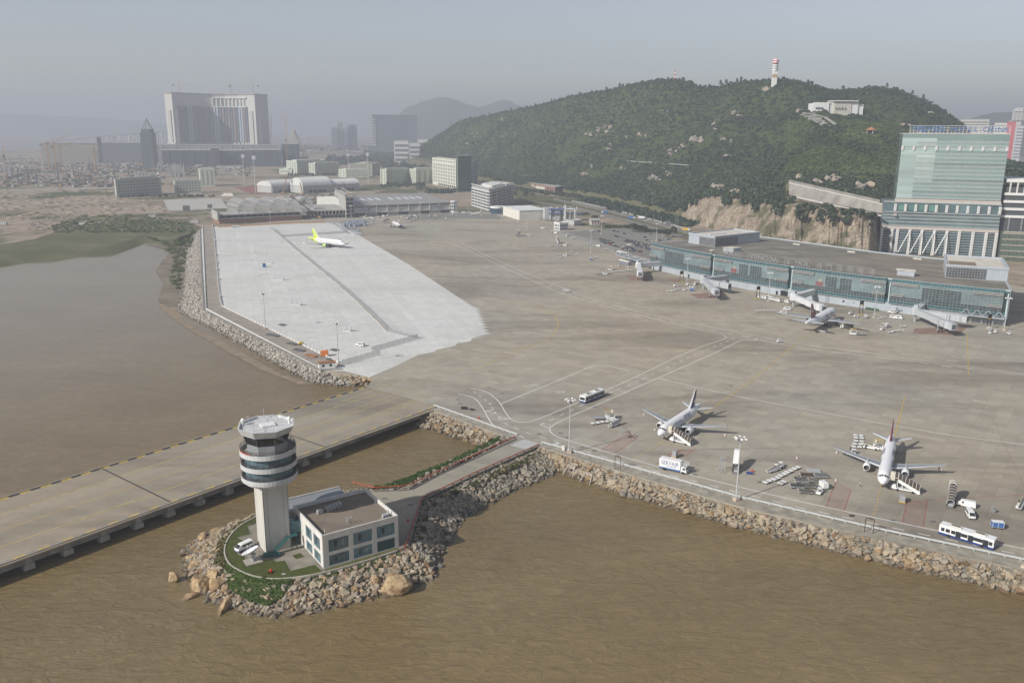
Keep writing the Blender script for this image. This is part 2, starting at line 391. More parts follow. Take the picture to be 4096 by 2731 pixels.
LKL=[zB(1310,562),zB(330,1050),zB(250,1062),zB(0,1072)]
LKR=[zB(1515,640),zB(430,1132),zB(300,1560)]
ISL=[Vector(p+(0,)) for p in [(-72.9,222.5),(-75.9,216),(-76.6,208.5),(-75.2,201.4),(-72,195.3),(-68.3,191.8),(-63.9,189.1),(-58.7,187.8),(-53.3,188.6),(-47.5,190.8),(-38.6,196.2),(-30,202.6),(-27.2,206)]]
isl_poly=[(p.x,p.y) for p in ISL]+[(LKR[1].x+.3,LKR[1].y),(10.6,280.4),(2.0,289.6),(LKL[1].x,LKL[1].y),(-41.7,240.2),(-58,238),(-68,230)]
island=structure(sheet('tower_island',isl_poly,-.02,PAVE,skirt=5))
lk=[(p.x,p.y) for p in LKL[:3]]+[(-42,239.5),(-60,236),(-64,222),(-40,223),(-29,206)]+[(p.x,p.y) for p in LKR[::-1][1:]]
structure(sheet('link_road',lk,.012,ROADC))
structure(sheet('link_road',[(p.x,p.y) for p in (zB(1370,588),zB(1505,628),zB(1385,682),zB(1240,645))],.02,mat((.42,.42,.41),.85,0,.08,.3)))
GRASS=None
def grass_mat(name,a,bb,c3,sc=.5):
    g=NG(name);p=g.pos();f=g.noise(p,sc,7,.72);e=g.noise(p,6,3)
    c=g.ramp(g.ma('ADD',g.ma('MULTIPLY',f,.7),g.ma('MULTIPLY',e,.3)),[(.3,a),(.5,bb),(.72,c3)])
    return g.done(c,.95,0,.08,e,.6,.1)
GRASS=grass_mat('lawn',(.040,.052,.016),(.066,.080,.024),(.12,.115,.045))
GRASS2=grass_mat('dry_grass',(.06,.075,.025),(.11,.115,.05),(.19,.165,.085))
def lc(u,v):
    a=R(34);return Vector((-63.1+u*math.cos(a)-v*math.sin(a),205.3+u*math.sin(a)+v*math.cos(a),0))
def smooth2(p):return [(q.x,q.y) for q in smoothline(p,4)]
kerb=smoothline(ISL[:12],5)
lawn_in=[zT(*p) for p in [(1225,1212),(1180,1170),(1008,1215),(965,1140),(900,1150),(885,1130),(810,1140),(765,1160),(690,1180),(680,1100),(640,1105),(595,1047),(700,1012),(625,980),(720,955),(700,900),(760,880)]]
lawn=[(p.x,p.y) for p in kerb if p.x<-46.9]+[(p.x,p.y) for p in lawn_in]
structure(sheet('lawn',lawn,.05,GRASS))
sq=[zT(*p) for p in [(1015,1105),(1070,1088),(1098,1115),(1040,1132)]]
structure(sheet('lawn',[(p.x,p.y) for p in sq],.05,GRASS))
structure(sheet('lawn',[(p.x,p.y) for p in [Vector((-47.2,190.9,0)),Vector((-38.6,196.4,0)),Vector((-29.4,203.2,0)),Vector((-30.2,204.4,0)),Vector((-46.9,192.9,0))]],.05,GRASS2))
MB().wallstrip([(p.x,p.y) for p in kerb],-.3,.22,.35).build('lawn_kerb',mat((.42,.39,.33),.9),None)
structure(bpy.data.objects['lawn_kerb'])
MB().wallstrip([(p.x,p.y) for p in lawn_in],-.1,.1,.18).build('lawn_kerb',mat((.30,.28,.25),.9),None)
structure(bpy.data.objects['lawn_kerb.001'])

def rock_mesh(seed,sx,sy,sz,n=13):
    rr=random.Random(seed);bm=bmesh.new()
    for i in range(n):
        v=Vector((rr.gauss(0,1),rr.gauss(0,1),rr.gauss(0,1))).normalized();k=rr.uniform(.8,1.0)
        bm.verts.new((v.x*sx*k,v.y*sy*k,v.z*sz*k))
    r=bmesh.ops.convex_hull(bm,input=bm.verts);
    bmesh.ops.delete(bm,geom=[x for x in r['geom_interior'] if isinstance(x,bmesh.types.BMVert)],context='VERTS')
    me=bpy.data.meshes.new('stone');bm.to_mesh(me);bm.free();return me
def stone_mat(name,stops):
    g=NG(name);geo=g.t.nodes.new('ShaderNodeNewGeometry');oi=g.n('ObjectInfo',out=5)
    r=g.ma('FRACT',g.ma('ADD',geo.outputs['Random Per Island'],oi));c=g.ramp(r,stops,'LINEAR')
    p=g.pos(src='Object');f=g.noise(geo.outputs['Position'],1.3,5,.7)
    c=g.mix(1,c,g.ramp(f,[(.25,.62),(.75,1.18)]),'MULTIPLY')
    sp=g.n('SeparateXYZ',{0:geo.outputs['Position']});z=g.t.nodes[-1].outputs[2]
    wet=g.n('MapRange',{0:g.ma('ADD',z,g.ma('MULTIPLY',f,.9)),1:WZ+.7,2:WZ+1.5,3:.45,4:1.0})
    c=g.mix(1,c,wet,'MULTIPLY')
    return g.done(c,.9,0,.2,f,.5,.12)
ST1=stone_mat('granite_riprap',[(0,(.27,.22,.155)),(.2,(.36,.30,.215)),(.4,(.26,.235,.195)),(.55,(.40,.335,.245)),(.7,(.31,.21,.11)),(.8,(.38,.33,.26)),(.9,(.22,.135,.07)),(1,(.32,.275,.21))])
ST2=stone_mat('grey_rubble',[(0,(.21,.19,.15)),(.3,(.29,.26,.205)),(.55,(.225,.21,.18)),(.75,(.33,.295,.235)),(.9,(.26,.19,.12)),(1,(.18,.165,.14))])
ST3=stone_mat('pale_rubble',[(0,(.34,.31,.265)),(.4,(.44,.405,.35)),(.7,(.30,.275,.24)),(1,(.48,.44,.38))])
ROCKS={}
def riprap(name,top,bot,z0,z1,size,mtl,step=.8,indiv=300,under=None,szv=.45,squash=.75,seed=1,jit=.5):
    """top, bot: matching polylines; lays courses of stones on the bank between them"""
    rr=random.Random(seed)
    if mtl.name not in ROCKS:
        L=[]
        for k in range(14):
            me=rock_mesh(k+100*len(ROCKS),1*rr.uniform(.9,1.25),rr.uniform(.7,1.0),rr.uniform(.62,.95));me.materials.append(mtl);L.append(me)
        ROCKS[mtl.name]=L
    L=ROCKS[mtl.name]
    body=bank(name,top,bot,z0,z1,under or DARKC,4,.25)
    items=[]
    tl=[0]
    for a,c in zip(top,top[1:]):tl.append(tl[-1]+(Vector(c)-Vector(a)).length)
    tot=tl[-1]
    s=0
    while s<tot:
        i=max(k for k in range(len(tl)-1) if tl[k] <=s);u=(s-tl[i])/(tl[i+1]-tl[i])
        A=lerp(top[i],top[i+1],u);B=lerp(bot[i],bot[i+1],u);A.z=z0;B.z=z1
        wd=(B-A).length;n=max(2,int(wd/(size*step*.95)))
        for k in range(n+1):
            t=min(1.03,max(-.01,(k+rr.uniform(-jit,jit))/n));p=lerp(A,B,t)+Vector((rr.uniform(-jit,jit)*size,rr.uniform(-jit,jit)*size,0))
            sc=size*.62*math.exp(rr.gauss(0,szv));sc=min(sc,size*1.5)
            p.z+=sc*(.25-.55*max(0,1-t*4))
            items.append((p,sc,rr.randrange(len(L)),(rr.uniform(-.6,.6),rr.uniform(-.6,.6),rr.uniform(0,6.28))))
        s+=size*step
    def vis(it):return -it[1]/max(60.0,(it[0]-Vector((0,0,CAM_H))).length)
    items.sort(key=vis)
    for p,sc,k,e in items[:indiv]:
        o=bpy.data.objects.new('stone',L[k]);COL.objects.link(o);o.parent=body;o.location=p;o.rotation_euler=e;o.scale=(sc,sc,sc*squash)
    rest=items[indiv:]
    if rest:
        V=[];F=[];vc=[([v.co.copy() for v in me.vertices],[tuple(q.vertices) for q in me.polygons]) for me in L]
        from mathutils import Euler
        for p,sc,k,e in rest:
            Mx=Euler(e).to_matrix();b0=len(V)
            for co in vc[k][0]:
                q=Mx @ Vector((co.x*sc,co.y*sc,co.z*sc*squash));V.append((p.x+q.x,p.y+q.y,p.z+q.z))
            F+=[tuple(b0+i for i in f) for f in vc[k][1]]
        me=bpy.data.meshes.new('stones');me.from_pydata(V,[],F);me.materials.append(mtl);me.update()
        o=put('stones',me,body);stuff(o)
    return body
def offset_line(pts,dist):
    out=[]
    for i,p in enumerate(pts):
        a=pts[max(0,i-1)];c=pts[min(len(pts)-1,i+1)];t=(Vector(c)-Vector(a)).normalized();out.append(Vector((p[0]-t.y*dist,p[1]+t.x*dist,0)))
    return out
sw_top=[SEAW[0]+Vector((.3,-.2,0))]+SEAW[1:6]
sw_bot=[Vector((15.6,268.5,0)),Vector((36.2,248.4,0)),Vector((66.0,227.0,0)),Vector((99.3,206.5,0)),Vector((129.5,190.2,0)),Vector((227.5,134.8,0))]
riprap('riprap_bank',sw_top,sw_bot,-.4,WZ-.4,1.3,ST1,.64,300,seed=3)
riprap('riprap_bank',[PONDT[1],PONDT[0]],[Vector((-36.5,311.5,0)),Vector((-8.5,289.5,0))],-.5,WZ-.4,1.5,ST1,.68,150,seed=4)
lr_top=[Vector((10.6,279.4,0)),Vector((-8,257,0)),LKR[1]+Vector((1.2,-1.5,0)),Vector((-26.0,220,0)),Vector((-26.6,206.2,0))]
lr_bot=[Vector((17.5,267.5,0)),Vector((2,252.5,0)),Vector((-14.5,230,0)),Vector((-17.2,217,0)),Vector((-19.5,197,0))]
riprap('riprap_bank',lr_top,lr_bot,-.5,WZ-.4,1.0,ST2,.62,160,seed=5)
ll_top=[LKL[0]+Vector((-3,0,0)),Vector((-20,262,0)),LKL[1]+Vector((-1.5,1.5,0)),Vector((-42,241.5,0)),Vector((-58,239.5,0)),Vector((-68,231.5,0)),Vector((-73.2,223,0))]
ll_bot=[Vector((-7.5,290.5,0)),Vector((-25.5,268.5,0)),Vector((-36,256,0)),Vector((-45,250,0)),Vector((-60,247,0)),Vector((-73.5,236.5,0)),Vector((-80,227.5,0))]
riprap('riprap_bank',ll_top,ll_bot,-.4,WZ-.3,1.0,ST2,.75,60,seed=6)
is_top=[ISL[0],ISL[1],ISL[2],ISL[3],ISL[4],ISL[5],ISL[6],ISL[7],ISL[8],ISL[9],ISL[10],ISL[11],ISL[12]]
is_bot=[Vector(p+(0,)) for p in [(-80,228),(-86.5,221),(-89.5,212),(-86.3,201),(-80.5,192),(-73.5,184.5),(-65.6,181),(-57.2,178),(-50.5,179.3),(-44.5,181.6),(-34,186.2),(-24,191.5),(-18.8,197.5)]]
riprap('riprap_bank',is_top,is_bot,-.5,WZ-.4,1.0,ST1,.60,300,seed=7,szv=.5)
nw_top=offset_line([NW[0],NW[1],lerp(NW[1],NW[2],.5),NW[2],NW[3],NW[4]],0)
nw_bot=[d(815,890,WZ),d(715,880,WZ),d(570,800,WZ),d(412,715,WZ),d(425,640,WZ),d(432,545,WZ)]
riprap('riprap_bank',nw_top,nw_bot,-.6,WZ-.3,1.25,ST3,.8,120,seed=8,szv=.35)
riprap('riprap_bank',[d(868,872),d(845,866),d(785,853)],[d(870,882,WZ),d(825,884,WZ),d(790,882,WZ)],-.4,WZ-.3,1.7,ST1,.7,60,seed=9)
def boulder(pts_px,label,size,seed,grp=None,z=WZ,lean=0.0,col=None):
    bm=bmesh.new();bmesh.ops.create_icosphere(bm,subdivisions=3,radius=1);rr=random.Random(seed);o3=Vector((rr.uniform(0,99),rr.uniform(0,99),0))
    cut=[(Vector((rr.gauss(0,1),rr.gauss(0,1),rr.gauss(0,.7))).normalized(),rr.uniform(.55,.88)) for _ in range(18)]
    for v in bm.verts:
        n0=v.co.normalized();r0=1.0
        for nn,dd in cut:
            q=n0.dot(nn)
            if q>.01:r0=min(r0,dd/q)
        r0+=.09*noise.noise(n0*2.2+o3)+.06*noise.noise(n0*5+o3)
        v.co=Vector((n0.x*size[0]*r0+n0.z*lean,n0.y*size[1]*r0,n0.z*size[2]*r0))
    me=bpy.data.meshes.new('boulder');bm.to_mesh(me);bm.free();me.materials.append(BOUL);o=put('boulder',me,None,(pts_px.x,pts_px.y,z));o.rotation_euler=(0,0,rr.uniform(0,6));tag(o,label,'boulder',grp);return o
def boulder_mat():
    g=NG('weathered_granite');p=g.pos();geo=g.t.nodes.new('ShaderNodeNewGeometry');f=g.noise(geo.outputs['Position'],.5,7,.7,.5);e=g.noise(geo.outputs['Position'],3,4,.7)
    c=g.ramp(f,[(.3,(.20,.115,.05)),(.45,(.34,.235,.13)),(.6,(.42,.325,.205)),(.8,(.35,.295,.21))])
    crack=g.ramp(g.n('TexVoronoi',{'Vector':geo.outputs['Position'],'Scale':.45},feature='DISTANCE_TO_EDGE'),[(0,.45),(.035,1)])
    c=g.mix(1,c,crack,'MULTIPLY')
    g.n('SeparateXYZ',{0:geo.outputs['Position']});z=g.t.nodes[-1].outputs[2]
    wet=g.n('MapRange',{0:g.ma('ADD',z,g.ma('MULTIPLY',f,1.0)),1:WZ+.6,2:WZ+1.4,3:.5,4:1.0});c=g.mix(1,c,wet,'MULTIPLY')
    return g.done(c,.88,0,.2,g.ma('ADD',f,g.ma('MULTIPLY',e,.3)),.7,.4)
BOUL=boulder_mat()
boulder(zT(165,1285,WZ),'pointed brown rock standing alone in the water left of the tower island',(2.0,1.3,3.2),1,z=WZ-.1,lean=.8)
boulder(zT(305,1395,WZ),'low flat rock awash in the water below the pointed lone rock',(3.0,1.6,1.4),2,z=WZ-.2)
boulder(zT(355,1310,WZ+1),'large pale granite boulder at the left end of the tower island',(4.4,3.0,3.2),3,z=WZ+.6)
boulder(zT(495,1320,WZ+1),'large pale rounded boulder beside the green creeper patch',(4.0,3.0,2.9),4,z=WZ+.9)
boulder(zT(455,1245,WZ+2.2),'long pale boulder above the two large ones on the island bank',(4.2,2.0,2.0),5,z=WZ+2.2)
boulder(zT(320,1170,WZ+1),'tan boulder on the left shore of the tower island',(2.6,2.0,2.0),6,z=WZ+.6)
boulder(zT(280,1140,WZ),'brownish boulder at the waterline of the left shore',(2.2,1.4,1.2),16,z=WZ+.1)
boulder(zT(370,980,WZ+1),'rust coloured boulder at the top left of the island shore',(2.4,1.6,1.7),7,z=WZ+.9)
boulder(zT(490,935,WZ+1),'long tan boulder behind the scrub at the island\'s far left',(3.4,1.4,1.5),8,z=WZ+1)
boulder(zT(535,1480,WZ),'long slanted brown rock ledge at the lowest tip of the island',(5.6,1.6,2.2),9,z=WZ-.1,lean=2.0)
boulder(zT(1745,1340,WZ+1),'biggest tan boulder at the right foot of the annex bank',(5.0,3.6,4.0),10,z=WZ+.5)
boulder(zT(1610,1300,WZ+1.6),'upright grey boulder left of the biggest tan boulder',(1.6,1.2,2.2),11,z=WZ+1.4)
boulder(zT(1575,1425,WZ),'small wet rock in the surf before the biggest tan boulder',(1.2,.8,.5),12,z=WZ)
g=NG('foam');g.m.blend_method='HASHED' if hasattr(g.m,'blend_method') else 0
_q=g.noise(g.pos(),.9,6,.75,1.0);g.put(g.b.inputs['Alpha'],g.ramp(_q,[(.56,0.0),(.66,.75)]));FOAM=g.done((.55,.50,.42,1),.7)
for ln,w_ in ((sw_bot,2.6),(is_bot,3.2),(lr_bot,2.4)):
    structure(MB().strip(smoothline([Vector((p.x,p.y,0)) for p in ln],6),w_,WZ+.03).build('foam',FOAM))
MUD=mat((.20,.165,.115),.6,0,.25,.08);MARSH=grass_mat('marsh_scrub',(.07,.074,.036),(.11,.112,.058),(.21,.178,.115),.022)
structure(sheet('mud_flat',[(p.x,p.y) for p in [d(365,700,WZ),d(395,690,WZ),d(425,740,WZ),d(540,800,WZ),d(650,862,WZ),d(720,882,WZ),d(690,884,WZ),d(600,850,WZ),d(500,795,WZ),d(425,752,WZ),d(380,720,WZ)]],WZ+.12,mat((.25,.20,.14),.7,0,.2,.2)))
structure(sheet('marsh',[(p.x,p.y) for p in [d(432,520,-4.2),d(440,560,-4.2),d(425,640,-4.2),d(412,700,-4.2),d(385,705,-4.2),d(362,690,-4.2),d(375,650,-4.2),d(358,622,-4.2),d(372,600,-4.2),d(395,575,-4.2),d(335,562,-4.2),d(345,545,-4.2)]],WZ+.2,MUD))

def inpoly(x,y,P):
    c=False;j=len(P)-1
    for i in range(len(P)):
        if (P[i][1]>y) !=(P[j][1]>y) and x<(P[j][0]-P[i][0])*(y-P[i][1])/(P[j][1]-P[i][1])+P[i][0]:c=not c
        j=i
    return c
ca_,sa_=math.cos(R(-36)),math.sin(R(-36));cand=[]
for i in range(-60,60):
    for j_ in range(20,90):
        cs=[]
        for a_,b_ in ((.5,.5),(-.1,-.1),(1.1,-.1),(1.1,1.1),(-.1,1.1)):
            x,y=(i+a_)*5.2,(j_+b_)*4.6;cs.append((x*ca_-y*sa_,x*sa_+y*ca_))
        if cs[0][0]>150 or cs[0][1]>420:continue
        if all(inpoly(x,y,ap) for x,y in cs):cand.append((math.hypot(*cs[0]),cs[0]))
cand.sort();sm_=MB().box((0,0,-.044),(5.16,4.56,.1)).mesh('slab',[OLD])
for dist_,(x,y) in cand[:300]:put('slab',sm_,apron,(x,y,random.uniform(0,.003)),R(-36))

structure(sheet('meadow',[(p.x,p.y) for p in shin]+[(p.x,p.y) for p in (d(-200,575),d(0,562),d(80,548),d(140,528),d(220,512),d(330,504),d(425,506))],-.30,MARSH))
bank('shore_bank',shin,shore,-.36,WZ-.3,MARSH,6,.6)
import numpy as np
def interp(tab,x):
    if x <=tab[0][0]:return tab[0][1:]
    for a,b in zip(tab,tab[1:]):
        if x <=b[0]:
            t=(x-a[0])/(b[0]-a[0]);return tuple(p*(1-t)+q*t for p,q in zip(a[1:],b[1:]))
    return tab[-1][1:]
FOOT=[(940,372,2600),(1000,385,2350),(1050,398,2050),(1100,411,1800),(1200,428,1580),(1318,441,1440),(1400,455,1320),(1480,474,1185),(1560,492,1085),(1668,519,945),(1764,548,842),(1850,560,810),(2000,580,770),(2030,545,872),(2100,545,880),(2200,545,890),(2320,545,890),(2500,545,890)]
RIM=[(940,366,2640),(1000,376,2380),(1100,405,1830),(1200,422,1610),(1318,435,1465),(1400,448,1350),(1480,465,1220),(1540,482,1110),(1565,478,1085),(1595,462,1065),(1620,454,1050),(1650,450,1020),(1700,456,975),(1764,466,892),(1854,478,845),(1940,489,815),(2000,494,815),(2030,500,885),(2100,505,895),(2200,505,900),(2320,505,905),(2500,505,910)]
BEN=[(940,362,2680),(1200,414,1650),(1318,427,1500),(1480,452,1260),(1563,452,1180),(1650,438,1080),(1740,440,980),(1795,446,940),(1812,448,932),(1830,450,925),(1940,472,888),(2050,492,890),(2150,492,905),(2320,490,920),(2500,480,950)]
WTOP=[(940,358,2720),(1200,408,1690),(1318,420,1530),(1480,440,1300),(1563,440,1210),(1650,428,1110),(1740,428,1010),(1800,424,960),(1815,421,942),(1940,451,896),(2050,478,895),(2150,480,915),(2320,474,930),(2500,470,960)]
MID=[(940,355,2760),(1050,350,2280),(1200,352,1870),(1318,350,1680),(1480,350,1490),(1563,350,1400),(1700,345,1260),(1830,330,1140),(1900,330,1110),(2000,345,1090),(2100,365,1100),(2200,385,1140),(2320,410,1200),(2500,420,1250)]
RIDGE=[(930,356,2800),(953,348,2780),(975,330,2740),(1000,314,2700),(1022,302,2640),(1048,284,2560),(1075,273,2480),(1110,268,2380),(1150,259,2260),(1200,249,2150),(1250,239,2040),(1300,224,1940),(1350,214,1860),(1400,207,1790),(1450,194,1720),(1500,184,1670),(1540,182,1640),(1565,184,1620),(1600,197,1600),(1625,203,1590),(1660,198,1560),(1700,189,1530),(1740,187,1500),(1800,182,1470),(1850,191,1450),(1900,206,1450),(1935,213,1480),(1970,206,1520),(2020,201,1560),(2060,208,1580),(2100,222,1590),(2145,242,1590),(2190,270,1590),(2220,296,1590),(2238,322,1590),(2260,345,1590),(2330,370,1590),(2500,390,1600)]
def colctl(x):
    P=[at(x,*interp(t,x)) for t in (FOOT,RIM,BEN,WTOP,MID,RIDGE)]
    P[0].z=-.4
    return P
TS=[0,.08,.13,.18,.55,1.0]
def hs(x,t,rough=True):
    P=colctl(x)
    if t >=1.0:
        q=P[5].copy();dr=Vector((q.x,q.y,0)).normalized();k=(t-1.0);return q+dr*(k*900)+Vector((0,0,-min(q.z+1,k*k*500+k*60)))
    i=max(k for k in range(5) if TS[k] <=t);u=(t-TS[i])/(TS[i+1]-TS[i])
    if i<3:q=lerp(P[i],P[i+1],u)
    else:
        a=P[2] if i==3 else P[3];b,c=P[i],P[i+1];e=P[5]+(P[5]-P[4])*.35 if i==4 else P[5]
        if i==3:a=P[3]*2-P[4]
        q=.5*((2*b)+(c-a)*u+(2*a-5*b+4*c-e)*u*u+(3*b-a-3*c+e)*u*u*u)
    if rough and t>.18:
        f=min(1,(t-.18)*6)*min(1,(1-t)*5+.0)
        q.z+=f*(noise.noise(Vector((q.x*.006,q.y*.006,3)))*24+noise.noise(Vector((q.x*.016,q.y*.016,1)))*9+abs(noise.noise(Vector((q.x*.011,q.y*.004,8))))*-14)
    elif rough and t <=.13:pass
    return q
def pix(p):
    v=Vector(p)-Vector((0,0,CAM_H));return ((2048+FOC*v.dot(_R)/v.dot(_F))*2352/4096,(1365.5-FOC*v.dot(_U)/v.dot(_F))*2352/4096)
def hp(x,y):
    lo,hi=.0,1.0
    for _ in range(22):
        md=(lo+hi)/2
        if pix(hs(x,md))[1]>y:lo=md
        else:hi=md
    return hs(x,(lo+hi)/2)
def hill_mat():
    g=NG('hill_undergrowth');geo=g.t.nodes.new('ShaderNodeNewGeometry');f=g.noise(geo.outputs['Position'],.02,6,.7);e=g.noise(geo.outputs['Position'],.12,5,.7)
    c=g.ramp(e,[(.3,(.030,.042,.018)),(.6,(.055,.072,.028)),(.8,(.10,.105,.05))])
    bare=g.ramp(f,[(.66,0.0),(.74,1.0)]);c=g.mix(bare,c,(.24,.19,.13,1))
    return g.done(c,.95,0,.05,e,.6,1.5)
def rock_mat(name,a,b2,c3):
    g=NG(name);geo=g.t.nodes.new('ShaderNodeNewGeometry');mp=g.n('Mapping',{0:geo.outputs['Position'],3:(1,1,.55)});f=g.noise(mp,.07,8,.75,1.0);e=g.noise(mp,.5,5,.7)
    c=g.ramp(f,[(.28,a),(.5,b2),(.68,c3)]);c=g.mix(1,c,g.ramp(e,[(.3,.55),(.7,1.2)]),'MULTIPLY');vo=g.n('TexVoronoi',{'Vector':g.n('Mapping',{0:geo.outputs['Position'],1:(0,0,0),2:(.2,.3,0),3:(1,1,.6)}),'Scale':.11},feature='DISTANCE_TO_EDGE');c=g.mix(1,c,g.ramp(vo,[(0,.5),(.05,1)]),'MULTIPLY')
    veg=g.ramp(g.noise(geo.outputs['Position'],.045,4,.6),[(.52,0.0),(.60,1.0)]);c=g.mix(g.ma('MULTIPLY',veg,.8),c,(.07,.075,.035,1))
    return g.done(c,.92,0,.1,g.ma('ADD',f,g.ma('MULTIPLY',e,.4)),.9,2.0)
CLIFF=rock_mat('quarried_rock',(.17,.125,.09),(.33,.27,.20),(.43,.375,.30))
xs=list(range(936,2500,7));
ts=[.18+.82*i/46 for i in range(47)]+[1.03,1.08,1.16,1.3]
V=[];F=[]
for x in xs:
    for t in ts:V.append(tuple(hs(x,t)))
n=len(ts)
for i in range(len(xs)-1):
    for j in range(n-1):F.append((i*n+j,(i+1)*n+j,(i+1)*n+j+1,i*n+j+1))
b=MB();b.add(V,F);hill=structure(b.build('hill',hill_mat(),smooth=True))
xs2=[936+4*i for i in range(0,391)];ts2=[0,.012,.024,.036,.048,.058,.068,.08,.095,.11,.13,.155,.18]
V=[];F=[]
for x in xs2:
    P=colctl(x);clf=max(0,min(1,(x-1545)/40))*max(0,min(1,(2120-x)/60))
    for t in ts2:
        q=hs(x,t)
        if 0<t<.09:
            dr=Vector((q.x,q.y,0)).normalized()
            s1=noise.noise(Vector((x*.03,t*9,0)))*11+abs(noise.noise(Vector((x*.1,t*14,5))))*8+noise.noise(Vector((x*.4,t*60,9)))*2.6+(7 if t>.04 else 0)
            q+=dr*s1*clf*min(1,t*60);q.z+=noise.noise(Vector((x*.09,t*30,2)))*2.2*clf
        elif .09 <=t<.175:q.z+=noise.noise(Vector((x*.05,t*20,2)))*1.5*clf
        V.append(tuple(q))
n=len(ts2)
for i in range(len(xs2)-1):
    for j in range(n-1):F.append((i*n+j,(i+1)*n+j,(i+1)*n+j+1,i*n+j+1))
b=MB();b.add(V,F)
for k,f in enumerate(b.f):
    x=xs2[k//(n-1)];t=ts2[k % (n-1)]
    b.mi[k]=1 if (x<1555 or x>2110 or (t>.1 and noise.noise(Vector((x*.03,t*20,7)))>-.15)) else 0
structure(b.build('cliff',[CLIFF,grass_mat('bench_scrub',(.06,.07,.03),(.11,.105,.055),(.20,.165,.10))],smooth=False))
def crown_arrays(seed,nq=26,rx=1.0,rz=.85,leaf=.42,low=-.45):
    rr=np.random.RandomState(seed);V=[];
    for _ in range(nq):
        v=rr.normal(size=3);v /= np.linalg.norm(v)
        if v[2]<low:v[2]=-v[2]
        r=rr.uniform(.62,1.02);c=np.array([v[0]*rx*r,v[1]*rx*r,v[2]*rz*r+rz*.55])
        nrm=v+rr.normal(size=3)*.55;nrm /= np.linalg.norm(nrm);a=np.cross(nrm,[0.3,.2,1]);a /= np.linalg.norm(a);bb=np.cross(nrm,a)
        s=leaf*rr.uniform(.6,1.25);ang=rr.uniform(0,6.28);a,bb=a*math.cos(ang)+bb*math.sin(ang),bb*math.cos(ang)-a*math.sin(ang)
        V+=[c-a*s-bb*s*.7,c+a*s-bb*s*.6+nrm*s*.25,c+a*s*.8+bb*s*.8,c-a*s*.7+bb*s*.7-nrm*s*.2]
    return np.array(V,dtype=np.float32)
def leaf_mat(name,dark,mid,light,sss=True):
    g=NG(name);geo=g.t.nodes.new('ShaderNodeNewGeometry');r=geo.outputs['Random Per Island'];oi=g.n('ObjectInfo',out=5)
    big=g.ma('MULTIPLY_ADD',g.noise(geo.outputs['Position'],.012,5,.75),1.9,-.45)
    f=g.ma('ADD',g.ma('MULTIPLY',r,.42),g.ma('ADD',g.ma('MULTIPLY',big,.62),g.ma('MULTIPLY',g.ma('SUBTRACT',oi,.5),.25)))
    c=g.ramp(f,[(.22,dark),(.52,mid),(.85,light)])
    g.put(g.b.inputs['Subsurface Weight'],0.0)
    return g.done(c,.8,0,.12)
LEAF=leaf_mat('hill_foliage',(.015,.030,.020),(.034,.055,.033),(.072,.092,.050))
LEAF2=leaf_mat('shrub_foliage',(.05,.075,.026),(.09,.125,.042),(.16,.18,.07))
CROWNS=[crown_arrays(i) for i in range(8)]
BUSH=[crown_arrays(40+i,20,1.0,.6,.5,-.1) for i in range(5)]
def foliage_mass(name,pts,mtl,variants,parent=None,label=None):
    rr=np.random.RandomState(len(pts));out=[]
    for (x,y,z,r,hf) in pts:
        A=variants[rr.randint(len(variants))];t=rr.uniform(0,6.28);c,s=math.cos(t),math.sin(t)
        B=np.empty_like(A);B[:,0]=(A[:,0]*c-A[:,1]*s)*r+x;B[:,1]=(A[:,0]*s+A[:,1]*c)*r+y;B[:,2]=A[:,2]*r*hf+z;out.append(B)
    A=np.concatenate(out);nq=len(A)//4;me=bpy.data.meshes.new(name);me.vertices.add(len(A));me.vertices.foreach_set('co',A.ravel())
    me.loops.add(nq*4);me.loops.foreach_set('vertex_index',np.arange(nq*4,dtype=np.int32));me.polygons.add(nq);me.polygons.foreach_set('loop_start',np.arange(0,nq*4,4,dtype=np.int32));me.polygons.foreach_set('loop_total',np.full(nq,4,dtype=np.int32))
    me.materials.append(mtl);me.update(calc_edges=True);me.validate();o=put(name,me,parent);stuff(o)
    return o
CLEAR=[(1918,248,62,17),(1880,268,40,14),(1390,302,26,10),(1345,318,22,10),(1600,325,22,14),(1475,312,16,9),(1510,325,14,8),(2080,300,20,6),(1955,300,25,6),(1760,205,22,8),(1640,440,25,10),(1700,445,25,6),(1230,292,14,6),(1100,300,22,10),(1530,420,22,8),(1360,400,22,10),(1560,360,12,8),(2120,340,16,5)]
ROADS=[[(1815,417),(1870,430),(1940,446),(2050,472)],[(1450,377),(1550,382),(1600,384)]]
rr=random.Random(11);pts=[];tries=0;GR=[]
for _ in range(60000):
    t=.19+.80*rr.random();x=rr.uniform(938,2330);q=hs(x,t);px,py=pix(q)
    if any(((px-a)/c)**2+((py-bq)/e)**2<1 for a,bq,c,e in CLEAR) and rr.random()<.9:continue
    if 1800<px<2050 and abs(py-(420+(px-1815)*.235))<5:continue
    grassy=1800<px<2070 and 275<py<400
    nz=noise.noise(Vector((q.x*.012,q.y*.012,4)))
    if grassy and nz<.12:
        if rr.random()<.5:GR.append((q.x,q.y,q.z-.3,rr.uniform(1.6,3.0),.5));
        continue
    if nz<-.45 and rr.random()<.6:continue
    r=rr.choice((1.2,1.6,2.0,2.5,3.4))*rr.uniform(.85,1.15)*(1.2 if px<1150 else 1.0)
    pts.append((q.x,q.y,q.z-.6,r,rr.uniform(.5,.85)))
    if len(pts)>22000:break
for _ in range(1100):q=hs(rr.uniform(975,2225),rr.uniform(.972,1.0));pts.append((q.x,q.y,q.z-.5,rr.uniform(1.3,2.6),rr.uniform(.9,1.5)))
fo=foliage_mass('forest',pts,LEAF,CROWNS)
GR2=[]
